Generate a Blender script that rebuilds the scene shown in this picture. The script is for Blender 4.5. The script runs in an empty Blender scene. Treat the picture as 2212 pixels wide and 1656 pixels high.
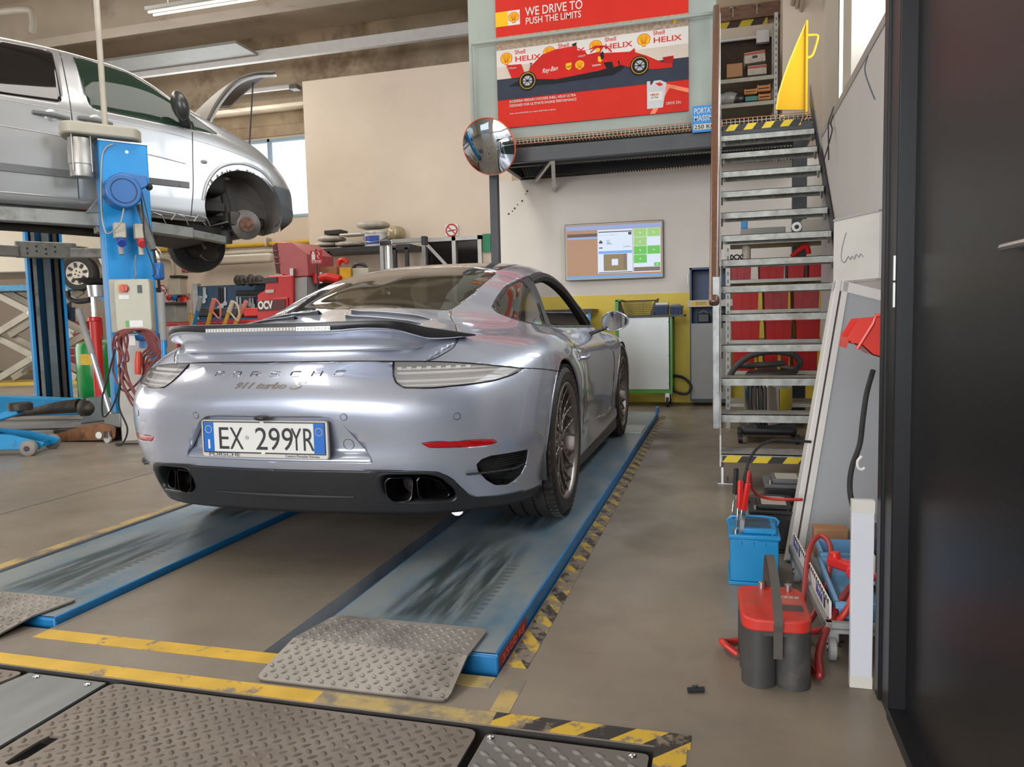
import bpy, bmesh, math, random
import numpy as np
from mathutils import Vector, Matrix
from mathutils.bvhtree import BVHTree
random.seed(7)
SC = bpy.context.scene
COL = SC.collection
# ---------------------------------------------------------------- camera
cam_d = bpy.data.cameras.new('camera'); cam = bpy.data.objects.new('camera', cam_d); COL.objects.link(cam)
RC = [[0.9633944938961234, 0.0009281393095068868, 0.26808615721080153],
      [0.2670192817331267, 0.08586963685690858, -0.959857858564896],
      [-0.02391134277612881, 0.996305949005367, 0.08247850424903254]]
cam.matrix_world = Matrix.Translation((0, 0, .95)) @ Matrix(RC).to_4x4()
cam_d.sensor_width = 36; cam_d.lens = 1632 / 2212 * 36; cam_d.clip_start = .03; cam_d.clip_end = 200
SC.camera = cam
# ---------------------------------------------------------------- light and exposure
SC.view_settings.view_transform = 'Standard'; SC.view_settings.look = 'None'
SC.view_settings.gamma = 1; SC.view_settings.exposure = 0.0; SC.view_settings.use_curve_mapping = False
w = bpy.data.worlds.new('overcast_sky'); SC.world = w; w.use_nodes = True
bg = w.node_tree.nodes['Background']; bg.inputs[0].default_value = (.80, .90, 1.0, 1); bg.inputs[1].default_value = 1.6
def area(name, loc, rot, sx, sy, power, col=(1, 1, 1)):
    l = bpy.data.lights.new(name, 'AREA'); l.shape = 'RECTANGLE'; l.size = sx; l.size_y = sy; l.energy = power; l.color = col
    o = bpy.data.objects.new(name, l); o.location = loc; o.rotation_euler = [math.radians(a) for a in rot]; COL.objects.link(o); return o
# daylight through the strip window high in the right wall, the far window, roof lights and the open gate behind the camera
area('daylight_side_window', (1.28, 5.2, 3.6), (0, 90, 0), 2.0, 7.0, 260, (.93, .97, 1))
area('daylight_far_window', (-10.2, 14.95, 4.2), (-90, 0, 0), 3.6, 1.7, 150, (.93, .97, 1))
area('daylight_roof_light', (-3.6, 3.6, 5.68), (0, 0, 0), 1.1, 8.0, 200, (1, .95, .88))
area('daylight_roof_light', (-8.6, 8.0, 5.68), (0, 0, 0), 1.4, 9.0, 400, (1, .92, .82))
area('daylight_left_gate', (-14.5, 4.5, 2.9), (0, -90, 0), 5.0, 8.0, 280, (1, .93, .84))
area('daylight_open_gate', (-3.0, -8.9, 2.6), (90, 0, 0), 7.0, 4.4, 1000, (.95, .97, 1))

# ---------------------------------------------------------------- materials
MC = {}
def nt(m): return m.node_tree.nodes, m.node_tree.links
def mat(name, col, rough=.5, metal=0, var=.12, vscale=6, coat=0, bump=0, bscale=60, dirt=None, dscale=3, dlo=.52, dhi=.7, alpha=1, emis=0, trans=0, spec=.5, stretch=None):
    if name in MC: return MC[name]
    m = bpy.data.materials.new(name); m.use_nodes = True; N, L = nt(m)
    b = N['Principled BSDF']; b.inputs['Roughness'].default_value = rough; b.inputs['Metallic'].default_value = metal
    b.inputs['Coat Weight'].default_value = coat; b.inputs['Coat Roughness'].default_value = .04
    b.inputs['Alpha'].default_value = alpha; b.inputs['Transmission Weight'].default_value = trans
    b.inputs['Specular IOR Level'].default_value = spec
    c = (*col, 1)
    tc = N.new('ShaderNodeTexCoord'); mp = N.new('ShaderNodeMapping'); L.new(tc.outputs['Object'], mp.inputs[0])
    if stretch: mp.inputs['Scale'].default_value = stretch
    if var > 0:
        n = N.new('ShaderNodeTexNoise'); n.inputs['Scale'].default_value = vscale; n.inputs['Detail'].default_value = 5; L.new(mp.outputs[0], n.inputs[0])
        r = N.new('ShaderNodeValToRGB'); r.color_ramp.elements[0].position = .3; r.color_ramp.elements[1].position = .7
        r.color_ramp.elements[0].color = (*[x * (1 - var) for x in col], 1); r.color_ramp.elements[1].color = (*[min(1, x * (1 + var)) for x in col], 1)
        L.new(n.outputs[0], r.inputs[0]); out = r.outputs[0]
    else:
        out = None
    if dirt:
        n2 = N.new('ShaderNodeTexNoise'); n2.inputs['Scale'].default_value = dscale; n2.inputs['Detail'].default_value = 8; n2.inputs['Roughness'].default_value = .65; L.new(mp.outputs[0], n2.inputs[0])
        r2 = N.new('ShaderNodeValToRGB'); r2.color_ramp.elements[0].position = dlo; r2.color_ramp.elements[1].position = dhi; L.new(n2.outputs[0], r2.inputs[0])
        mx = N.new('ShaderNodeMix'); mx.data_type = 'RGBA'; L.new(r2.outputs[0], mx.inputs[0])
        if out: L.new(out, mx.inputs[6])
        else: mx.inputs[6].default_value = c
        mx.inputs[7].default_value = (*dirt, 1); out = mx.outputs[2]
    if out: L.new(out, b.inputs['Base Color'])
    else: b.inputs['Base Color'].default_value = c
    if emis:
        b.inputs['Emission Strength'].default_value = emis
        if out: L.new(out, b.inputs['Emission Color'])
        else: b.inputs['Emission Color'].default_value = c
    if bump:
        n3 = N.new('ShaderNodeTexNoise'); n3.inputs['Scale'].default_value = bscale; n3.inputs['Detail'].default_value = 6; L.new(mp.outputs[0], n3.inputs[0])
        bp = N.new('ShaderNodeBump'); bp.inputs['Strength'].default_value = bump; bp.inputs['Distance'].default_value = .01; L.new(n3.outputs[0], bp.inputs['Height']); L.new(bp.outputs[0], b.inputs['Normal'])
    MC[name] = m; return m
def stripes(name, c1, c2, width, ang, wear=.45, axis=(0, 1), wearcol=(.20, .17, .14)):
    """diagonal two-colour tape in object space"""
    if name in MC: return MC[name]
    m = bpy.data.materials.new(name); m.use_nodes = True; N, L = nt(m); b = N['Principled BSDF']; b.inputs['Roughness'].default_value = .55
    tc = N.new('ShaderNodeTexCoord'); sp = N.new('ShaderNodeSeparateXYZ'); L.new(tc.outputs['Object'], sp.inputs[0])
    def mul(s, k):
        q = N.new('ShaderNodeMath'); q.operation = 'MULTIPLY'; L.new(s, q.inputs[0]); q.inputs[1].default_value = k; return q.outputs[0]
    a = N.new('ShaderNodeMath'); a.operation = 'ADD'; L.new(mul(sp.outputs[axis[0]], math.cos(ang) / width), a.inputs[0]); L.new(mul(sp.outputs[axis[1]], math.sin(ang) / width), a.inputs[1])
    pp = N.new('ShaderNodeMath'); pp.operation = 'PINGPONG'; L.new(a.outputs[0], pp.inputs[0]); pp.inputs[1].default_value = 1
    gt = N.new('ShaderNodeMath'); gt.operation = 'GREATER_THAN'; L.new(pp.outputs[0], gt.inputs[0]); gt.inputs[1].default_value = .5
    mx = N.new('ShaderNodeMix'); mx.data_type = 'RGBA'; L.new(gt.outputs[0], mx.inputs[0]); mx.inputs[6].default_value = (*c1, 1); mx.inputs[7].default_value = (*c2, 1)
    n = N.new('ShaderNodeTexNoise'); n.inputs['Scale'].default_value = 16; n.inputs['Detail'].default_value = 9; n.inputs['Roughness'].default_value = .7; L.new(tc.outputs['Object'], n.inputs[0])
    r = N.new('ShaderNodeValToRGB'); r.color_ramp.elements[0].position = 1 - wear - .05; r.color_ramp.elements[1].position = 1 - wear + .03; L.new(n.outputs[0], r.inputs[0])
    m2 = N.new('ShaderNodeMix'); m2.data_type = 'RGBA'; L.new(r.outputs[0], m2.inputs[0]); L.new(mx.outputs[2], m2.inputs[6]); m2.inputs[7].default_value = (*wearcol, 1)
    L.new(m2.outputs[2], b.inputs['Base Color']); MC[name] = m; return m
def srgb(h):
    h = h.lstrip('#'); v = [int(h[i:i + 2], 16) / 255 for i in (0, 2, 4)]
    return tuple(x / 12.92 if x <= .04045 else ((x + .055) / 1.055) ** 2.4 for x in v)
def S(h, name=None, rough=.5, metal=0, **k):
    return mat(name or ('paint_' + h.strip('#') + ('m' if metal else '') + str(int(rough * 100))), srgb(h), rough, metal, **k)
CHROME = mat('polished_chrome', (.75, .76, .78), .12, 1, 0)
STEEL = mat('brushed_steel', (.50, .50, .49), .38, 1, .15, 8)
GALV = mat('galvanised_steel', (.30, .31, .30), .45, .5, .25, 14, bump=.15, bscale=30)
BLACK = mat('black_plastic', (.018, .018, .02), .45, 0, .1)
RUBBER = mat('black_rubber', (.02, .02, .021), .75, 0, .2, 20, bump=.2, bscale=90)
DARKST = mat('dark_painted_steel', (.035, .038, .042), .45, .2, .15)
GREASE = mat('oily_dark_metal', (.05, .043, .036), .5, .5, .4, 10, bump=.4, bscale=30)
WHITE = mat('white_paint', (.72, .71, .69), .5, 0, .05)
RED = mat('red_plastic', (.55, .012, .008), .38, 0, .15, 5)
BLUEP = mat('blue_paint', (.02, .27, .62), .42, 0, .15, 4, dirt=(.06, .10, .14), dscale=5, dlo=.62, dhi=.8)
DKBLUE = mat('dark_blue_cabinet_paint', (.01, .04, .12), .45, 0, .1)
# ---------------------------------------------------------------- mesh builder
class MB:
    def __init__(s): s.v = []; s.f = []
    def add(s, v, f):
        o = len(s.v); s.v += [tuple(p) for p in v]; s.f += [tuple(i + o for i in q) for q in f]; return s
    def box(s, x0, x1, y0, y1, z0, z1, M=None):
        v = [Vector(p) for p in ((x0, y0, z0), (x1, y0, z0), (x1, y1, z0), (x0, y1, z0), (x0, y0, z1), (x1, y0, z1), (x1, y1, z1), (x0, y1, z1))]
        if M: v = [M @ p for p in v]
        return s.add(v, [(3, 2, 1, 0), (4, 5, 6, 7), (0, 1, 5, 4), (1, 2, 6, 5), (2, 3, 7, 6), (3, 0, 4, 7)])
    def bar(s, a, b, w, h, up=(0, 0, 1)):
        """rectangular bar from a to b"""
        a, b = Vector(a), Vector(b); d = (b - a); l = d.length; d.normalize(); u = Vector(up)
        if abs(d.dot(u)) > .99: u = Vector((0, 1, 0))
        r = d.cross(u).normalized(); u = r.cross(d)
        M = Matrix((r, d, u)).transposed().to_4x4(); M.translation = a
        return s.box(-w / 2, w / 2, 0, l, -h / 2, h / 2, M)
    def cyl(s, a, b, r0, r1=None, n=16, cap=True):
        a, b = Vector(a), Vector(b); r1 = r0 if r1 is None else r1; d = (b - a).normalized()
        u = d.orthogonal().normalized(); w = d.cross(u); v = []
        for c, r in ((a, r0), (b, r1)):
            v += [c + (u * math.cos(t) + w * math.sin(t)) * r for t in (2 * math.pi * i / n for i in range(n))]
        f = [(i, (i + 1) % n, n + (i + 1) % n, n + i) for i in range(n)]
        if cap: f += [tuple(range(n - 1, -1, -1)), tuple(range(n, 2 * n))]
        return s.add(v, f)
    def tube(s, pts, r, n=8, closed=False, cap=True, smooth=0):
        P = [Vector(p) for p in pts]
        if isinstance(r, (list, tuple)) and smooth: r = [v_.x for v_ in spl([(q_, 0, 0) for q_ in r], smooth, closed)]
        if smooth: P = spl(P, smooth, closed)
        m = len(P); rings = []; u = None; v = []
        for i in range(m):
            if closed: t = (P[(i + 1) % m] - P[i - 1])
            else: t = P[min(i + 1, m - 1)] - P[max(i - 1, 0)]
            if t.length < 1e-9: t = Vector((0, 0, 1))
            t.normalize()
            u = t.orthogonal().normalized() if u is None else (u - t * u.dot(t)).normalized()
            w_ = t.cross(u); rr = r[i] if isinstance(r, (list, tuple)) else r
            v += [P[i] + (u * math.cos(a) + w_ * math.sin(a)) * rr for a in (2 * math.pi * k / n for k in range(n))]
        f = []
        for i in range(m if closed else m - 1):
            j = (i + 1) % m
            f += [(i * n + k, i * n + (k + 1) % n, j * n + (k + 1) % n, j * n + k) for k in range(n)]
        if cap and not closed: f += [tuple(range(n - 1, -1, -1)), tuple(range((m - 1) * n, m * n))]
        return s.add(v, f)
    def lathe(s, prof, c=(0, 0, 0), axis='Z', n=24, a0=0, a1=2 * math.pi):
        """prof: (r, h) list"""
        full = abs(a1 - a0 - 2 * math.pi) < 1e-6; k = n if full else n + 1; v = []
        for r, h in prof:
            for i in range(k):
                t = a0 + (a1 - a0) * i / n; x, y = r * math.cos(t), r * math.sin(t)
                p = {'Z': (x, y, h), 'X': (h, x, y), 'Y': (x, h, y)}[axis]; v.append((p[0] + c[0], p[1] + c[1], p[2] + c[2]))
        f = []
        for j in range(len(prof) - 1):
            for i in range(n): i2 = (i + 1) % k; f.append((j * k + i, j * k + i2, (j + 1) * k + i2, (j + 1) * k + i))
        return s.add(v, f)
    def prism(s, poly, lo, hi, axis='Z', M=None):
        """poly: 2D outline; axis Z->(x,y), X->(y,z), Y->(x,z)"""
        g = {'Z': lambda a, b, h: (a, b, h), 'X': lambda a, b, h: (h, a, b), 'Y': lambda a, b, h: (a, h, b)}[axis]; n = len(poly)
        v = [Vector(g(a, b, lo)) for a, b in poly] + [Vector(g(a, b, hi)) for a, b in poly]
        if M: v = [M @ p for p in v]
        return s.add(v, [tuple(range(n)), tuple(range(2 * n - 1, n - 1, -1))] + [(i, (i + 1) % n, n + (i + 1) % n, n + i) for i in range(n)])
    def ball(s, c, rx, ry=None, rz=None, n=12, m=8):
        ry = ry or rx; rz = rz or rx; v = []; f = []
        for j in range(m + 1):
            p = math.pi * j / m
            for i in range(n): t = 2 * math.pi * i / n; v.append((c[0] + rx * math.sin(p) * math.cos(t), c[1] + ry * math.sin(p) * math.sin(t), c[2] + rz * math.cos(p)))
        for j in range(m):
            for i in range(n): f.append((j * n + i, (j + 1) * n + i, (j + 1) * n + (i + 1) % n, j * n + (i + 1) % n))
        return s.add(v, f)
    def xf(s, M): s.v = [tuple(M @ Vector(p)) for p in s.v]; return s
    def build(s, name, m, parent=None, bevel=0, smooth=None, seg=2, sub=0, loc=None, solid=0, doubles=False):
        me = bpy.data.meshes.new(name); me.from_pydata(s.v, [], s.f)
        bm = bmesh.new(); bm.from_mesh(me)
        bmesh.ops.remove_doubles(bm, verts=bm.verts, dist=1e-5)
        bmesh.ops.recalc_face_normals(bm, faces=bm.faces)
        bm.to_mesh(me); bm.free(); me.materials.append(m)
        o = bpy.data.objects.new(name, me); COL.objects.link(o)
        if parent: o.parent = parent
        if loc: o.location = loc
        if solid: q = o.modifiers.new('s', 'SOLIDIFY'); q.thickness = solid
        if bevel: q = o.modifiers.new('b', 'BEVEL'); q.width = bevel; q.segments = seg; q.limit_method = 'ANGLE'; q.angle_limit = math.radians(35)
        if sub: q = o.modifiers.new('u', 'SUBSURF'); q.levels = sub; q.render_levels = sub
        if smooth or sub or (bevel and smooth is None):
            me.polygons.foreach_set('use_smooth', [True] * len(me.polygons))
            if not sub:
                try: me.set_sharp_from_angle(angle=math.radians(38 if smooth in (None, True) else smooth))
                except Exception: pass
        return o
def spl(P, k, closed=False):
    P = [Vector(p) for p in P]; n = len(P); out = []
    for i in range(n if closed else n - 1):
        a, b, c, d = (P[(i - 1) % n], P[i], P[(i + 1) % n], P[(i + 2) % n]) if closed else (P[max(i - 1, 0)], P[i], P[i + 1], P[min(i + 2, n - 1)])
        for j in range(k):
            t = j / k; out.append(.5 * ((2 * b) + (c - a) * t + (2 * a - 5 * b + 4 * c - d) * t * t + (3 * b - a - 3 * c + d) * t ** 3))
    if not closed: out.append(P[-1])
    return out
def empty(name, loc, rz=0, label=None, cat=None, group=None, parent=None):
    o = bpy.data.objects.new(name, None); COL.objects.link(o); o.location = loc; o.rotation_euler.z = rz; o.empty_display_size = .1
    if parent: o.parent = parent
    return tag(o, label, cat, group)
def tag(o, label=None, cat=None, group=None, kind=None):
    if label: o['label'] = label
    if cat: o['category'] = cat
    if group: o['group'] = group
    if kind: o['kind'] = kind
    return o
def struct(o): o['kind'] = 'structure'; return o
def dup(root, loc=None, rz=None, label=None, scale=None):
    r = root.copy(); COL.objects.link(r)
    if loc is not None: r.location = loc
    if rz is not None: r.rotation_euler.z = rz
    if scale is not None: r.scale = scale
    if label: r['label'] = label
    for ch in list(root.children):
        c = ch.copy(); COL.objects.link(c); c.parent = r
        for g in list(ch.children):
            d = g.copy(); COL.objects.link(d); d.parent = c
    return r
def text(body, size, m, parent, loc, right=(1, 0, 0), up=(0, 0, 1), name='lettering', align='LEFT', depth=.0006, width=1.0, bold=0, shear=0, fit=None, spacing=1, label=None):
    """real lettering standing on a surface; right/up give its plane; fit = wanted length"""
    c = bpy.data.curves.new(name, 'FONT'); c.body = body; c.size = size; c.align_x = align; c.extrude = depth; c.offset = bold; c.shear = shear; c.space_character = spacing; c.resolution_u = 4
    t = bpy.data.objects.new(name, c); COL.objects.link(t)
    dg = bpy.context.evaluated_depsgraph_get(); me = bpy.data.meshes.new_from_object(t.evaluated_get(dg)); me.name = name
    COL.objects.unlink(t); bpy.data.objects.remove(t); bpy.data.curves.remove(c)
    if fit and len(me.vertices):
        xs = [v.co.x for v in me.vertices]; k = fit / max(1e-6, max(xs) - min(xs)); width = k
    r, u = Vector(right).normalized(), Vector(up).normalized(); n = r.cross(u)
    M = Matrix((r * width, u, n)).transposed().to_4x4(); M.translation = Vector(loc)
    me.transform(M); me.materials.clear(); me.materials.append(m)
    o = bpy.data.objects.new(name, me); COL.objects.link(o)
    if parent: o.parent = parent
    if label: o['label'] = label
    return o
# ================================================================ sports car
CAR = empty('sports_car', (-1.625, 3.37, .05), 0, 'silver-blue sports coupe with black rear spoiler standing on the blue lift ramps', 'car')
PAINT = mat('metallic_silver_blue', (.425, .462, .56), .30, .55, 0, coat=1.0)
def paint_flakes():
    N, L = nt(PAINT); b = N['Principled BSDF']; tc = N.new('ShaderNodeTexCoord'); n = N.new('ShaderNodeTexVoronoi'); n.inputs['Scale'].default_value = 900
    L.new(tc.outputs['Object'], n.inputs[0]); r = N.new('ShaderNodeMapRange'); r.inputs[3].default_value = .25; r.inputs[4].default_value = .36; L.new(n.outputs['Distance'], r.inputs[0]); L.new(r.outputs[0], b.inputs['Roughness'])
paint_flakes()
GLASSD = mat('tinted_car_glass', (.040, .032, .020), .02, 0, 0, alpha=.62, coat=.6)
GLASSL = mat('clear_car_glass', (.05, .07, .055), .02, 0, 0, alpha=.28)
GBLK = mat('gloss_black', (.008, .008, .009), .12, 0, 0, coat=.5)
SATIN = mat('satin_black_trim', (.022, .023, .026), .34, 0, .05)
DIFF = mat('charcoal_bumper_plastic', (.018, .019, .022), .55, 0, .08, coat=.15)
INT = mat('dark_cabin_lining', (.02, .017, .016), .75, 0, .1)
TYRE = mat('dirty_tyre_rubber', (.022, .020, .019), .62, 0, .3, 16, bump=.25, bscale=70, dirt=(.055, .045, .036), dscale=9, dlo=.5, dhi=.75)
RIM = mat('titanium_grey_alloy', (.26, .24, .225), .28, .8, 0, coat=.3)
def col(y, L): return [(x, (y if yy is None else yy), z) for x, yy, z in L]
COLS = [
 [(0,-.84,.185),(0,-.915,.375),(0,-.925,.46),(0,-.957,.60),(0,-.935,.68),(0,-.875,.76),(0,-.862,.81),(0,-.86,.865),(0,-.80,.888),(0,-.70,.90),(0,-.52,.925),(0,-.38,.945)],
 [(.32,-.82,.185),(.33,-.895,.375),(.33,-.905,.46),(.33,-.935,.60),(.32,-.905,.68),(.31,-.835,.76),(.31,-.82,.81),(.31,-.835,.862),(.29,-.76,.886),(.25,-.64,.905),(.16,-.45,.94),(0,-.26,.965)],
 [(.58,-.75,.18),(.59,-.835,.36),(.59,-.85,.45),(.585,-.865,.60),(.57,-.825,.68),(.545,-.735,.755),(.535,-.70,.80),(.545,-.665,.838),(.50,-.60,.868),(.42,-.46,.90),(.25,-.28,.955),(0,-.12,1.0)],
 [(.75,-.61,.175),(.775,-.70,.35),(.785,-.725,.45),(.785,-.73,.60),(.77,-.70,.675),(.745,-.635,.745),(.71,-.58,.795),(.665,-.53,.833),(.585,-.42,.868),(.475,-.26,.912),(.29,-.10,.99),(0,.02,1.05)],
 [(.86,-.45,.175),(.89,-.52,.35),(.905,-.54,.45),(.905,-.545,.60),(.895,-.52,.68),(.87,-.475,.745),(.82,-.42,.80),(.755,-.36,.835),(.655,-.25,.868),(.52,-.10,.935),(.31,.05,1.04),(0,.15,1.095)],
 [(.90,-.30,.18),(.93,-.33,.35),(.94,-.34,.45),(.942,-.33,.60),(.935,-.31,.69),(.908,-.27,.765),(.855,-.24,.815),(.785,-.19,.845),(.685,-.10,.882),(.555,.04,.965),(.32,.19,1.085),(0,.28,1.13)],
 [(.91,-.05,.18),(.935,-.05,.35),(.945,-.05,.47),(.947,-.05,.61),(.942,-.04,.70),(.915,-.02,.778),(.86,0,.828),(.79,.02,.857),(.70,.06,.905),(.585,.19,1.01),(.33,.34,1.13),(0,.42,1.165)],
 [(.91,.2,.18),(.935,.2,.35),(.945,.2,.47),(.947,.2,.61),(.94,.2,.70),(.912,.2,.775),(.858,.2,.825),(.79,.2,.855),(.712,.22,.905),(.60,.38,1.065),(.335,.50,1.165),(0,.58,1.195)],
 [(.905,.47,.18),(.925,.47,.35),(.935,.47,.47),(.935,.47,.61),(.918,.46,.69),(.888,.46,.76),(.838,.45,.81),(.782,.45,.843),(.72,.45,.888),(.592,.60,1.12),(.335,.70,1.207),(0,.78,1.23)],
 [(.895,.8,.18),(.888,.8,.32),(.888,.8,.46),(.887,.8,.60),(.88,.8,.68),(.86,.8,.745),(.82,.8,.79),(.777,.8,.827),(.725,.8,.868),(.583,.9,1.172),(.34,.95,1.24),(0,1.0,1.255)],
 [(.89,1.15,.18),(.87,1.15,.32),(.872,1.15,.46),(.876,1.15,.60),(.868,1.15,.68),(.85,1.15,.742),(.815,1.15,.785),(.775,1.15,.82),(.73,1.15,.856),(.578,1.2,1.188),(.345,1.25,1.258),(0,1.3,1.270)],
 [(.885,1.55,.18),(.865,1.55,.32),(.87,1.55,.46),(.873,1.55,.60),(.865,1.55,.68),(.845,1.55,.738),(.81,1.55,.78),(.77,1.55,.812),(.73,1.55,.847),(.582,1.56,1.15),(.35,1.58,1.235),(0,1.62,1.25)],
 [(.88,1.9,.18),(.868,1.9,.32),(.873,1.9,.46),(.876,1.9,.60),(.865,1.9,.68),(.845,1.9,.738),(.81,1.9,.775),(.772,1.9,.805),(.735,1.9,.838),(.622,1.88,1.055),(.38,1.9,1.12),(0,1.95,1.14)],
 [(.88,2.15,.18),(.882,2.15,.32),(.892,2.15,.46),(.894,2.15,.60),(.882,2.15,.68),(.857,2.15,.743),(.812,2.15,.78),(.77,2.15,.805),(.73,2.15,.826),(.665,2.15,.90),(.42,2.25,.95),(0,2.35,.965)],
 [(.885,2.45,.18),(.895,2.45,.32),(.904,2.45,.46),(.904,2.45,.60),(.89,2.45,.68),(.86,2.45,.745),(.80,2.45,.79),(.73,2.45,.808),(.66,2.45,.81),(.52,2.5,.82),(.28,2.6,.84),(0,2.65,.85)],
 [(.87,2.8,.18),(.885,2.8,.32),(.892,2.8,.46),(.886,2.8,.58),(.87,2.8,.65),(.83,2.8,.71),(.77,2.8,.752),(.70,2.8,.77),(.62,2.8,.765),(.48,2.8,.765),(.26,2.85,.78),(0,2.9,.785)],
 [(.80,3.12,.18),(.83,3.12,.32),(.83,3.12,.46),(.81,3.12,.55),(.78,3.12,.61),(.73,3.12,.655),(.68,3.12,.683),(.62,3.12,.697),(.52,3.12,.695),(.40,3.1,.70),(.2,3.1,.71),(0,3.12,.715)],
 [(.55,3.36,.18),(.58,3.38,.32),(.58,3.38,.42),(.56,3.34,.50),(.52,3.28,.56),(.46,3.22,.61),(.40,3.2,.63),(.34,3.2,.64),(.28,3.2,.645),(.2,3.2,.65),(.1,3.2,.655),(0,3.22,.66)],
 [(0,3.44,.18),(0,3.46,.32),(0,3.44,.42),(0,3.40,.50),(0,3.36,.55),(0,3.32,.59),(0,3.30,.605),(0,3.29,.615),(0,3.28,.625),(0,3.27,.635),(0,3.26,.645),(0,3.25,.655)]]
def cr_sample(P, sub, mirror_start=False):
    """centripetal Catmull-Rom through the rows of P (n, ..., 3)"""
    n = P.shape[0]; out = []
    def kn(a, b): return np.maximum(np.linalg.norm(b - a, axis=-1, keepdims=True), 1e-5) ** .5
    ref0 = 2 * P[0] - P[1]; ref1 = 2 * P[-1] - P[-2]
    if mirror_start:
        ref0 = P[1].copy(); ref0[..., 0] *= -1; ref1 = P[-2].copy(); ref1[..., 0] *= -1
    for i in range(n - 1):
        p0 = P[i - 1] if i else ref0; p1 = P[i]; p2 = P[i + 1]; p3 = P[i + 2] if i + 2 < n else ref1
        t0 = 0; t1 = t0 + kn(p0, p1); t2 = t1 + kn(p1, p2); t3 = t2 + kn(p2, p3)
        for j in range(sub + (i == n - 2)):
            t = t1 + (t2 - t1) * j / sub
            A1 = (t1 - t) / (t1 - t0) * p0 + (t - t0) / (t1 - t0) * p1; A2 = (t2 - t) / (t2 - t1) * p1 + (t - t1) / (t2 - t1) * p2; A3 = (t3 - t) / (t3 - t2) * p2 + (t - t2) / (t3 - t2) * p3
            B1 = (t2 - t) / (t2 - t0) * A1 + (t - t0) / (t2 - t0) * A2; B2 = (t3 - t) / (t3 - t1) * A2 + (t - t1) / (t3 - t1) * A3
            out.append((t2 - t) / (t2 - t1) * B1 + (t - t1) / (t2 - t1) * B2)
    return np.array(out)
def car_grid():
    P = np.array(COLS, float)                                   # columns x rows x 3
    G = cr_sample(P, 10, True); G = cr_sample(np.swapaxes(G, 0, 1), 12); G = np.swapaxes(G, 0, 1)
    nu, nv = G.shape[:2]
    for _ in range(26):                                          # fair the surface, keep the rims
        Q = G.copy()
        E = np.concatenate([G[1:2] * np.array([-1, 1, 1]), G, G[-2:-1] * np.array([-1, 1, 1])], 0)
        Q[:, 1:-1] = .5 * G[:, 1:-1] + .125 * (E[:-2, 1:-1] + E[2:, 1:-1] + G[:, :-2] + G[:, 2:])
        Q[:, 0] = .5 * G[:, 0] + .25 * (E[:-2, 0] + E[2:, 0])
        Q[0, :, 0] = 0; Q[-1, :, 0] = 0
        Q[:, -1, 0] = 0; Q[:, -1, 1:] = .6 * G[:, -1, 1:] + .2 * (E[:-2, -1, 1:] + E[2:, -1, 1:])
        G = Q
    return G
def smooth01(t): t = np.clip(t, 0, 1); return t * t * (3 - 2 * t)
def dent_number_recess(G):
    """shallow trapezoid recess for the number plate in the bumper"""
    x = np.abs(G[..., 0]); z = G[..., 2]; y = G[..., 1]
    half = .288 + (.392 - .288) * np.clip((.560 - z) / (.560 - .430), 0, 1.2)
    m = smooth01((half - x) / .032 + .3) * smooth01((.574 - z) / .018) * smooth01((z - .392) / .020) * (y < -.6)
    G[..., 1] += .046 * m
    return G
G_ = car_grid()
def grid_bm(G):
    bm = bmesh.new(); nu, nv = G.shape[:2]
    V = [[bm.verts.new(G[i, j]) for j in range(nv)] for i in range(nu)]
    for i in range(nu - 1):
        for j in range(nv - 1): bm.faces.new((V[i][j], V[i + 1][j], V[i + 1][j + 1], V[i][j + 1]))
    bmesh.ops.remove_doubles(bm, verts=bm.verts, dist=2e-4)
    return bm
BODY = grid_bm(G_); TG = BODY.faces.layers.int.new('region')
def inpoly(p, poly):
    c = False; n = len(poly); j = n - 1
    for i in range(n):
        a, b = poly[i], poly[j]
        if (a[1] > p[1]) != (b[1] > p[1]) and p[0] < (b[0] - a[0]) * (p[1] - a[1]) / (b[1] - a[1] + 1e-12) + a[0]: c = not c
        j = i
    return c
def rounded(poly, k=4, r=.35):
    """round a polygon's corners"""
    out = []; n = len(poly)
    for i in range(n):
        a, b, c = Vector(poly[i - 1]), Vector(poly[i]), Vector(poly[(i + 1) % n])
        if abs(b.x + .02) < 1e-6: out.append(tuple(b)); continue
        l = min((a - b).length, (c - b).length) * r; p, q = b + (a - b).normalized() * l, b + (c - b).normalized() * l
        for j in range(k + 1): t = j / k; out.append(tuple((1 - t) ** 2 * p + 2 * t * (1 - t) * b + t * t * q))
    return out
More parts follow.
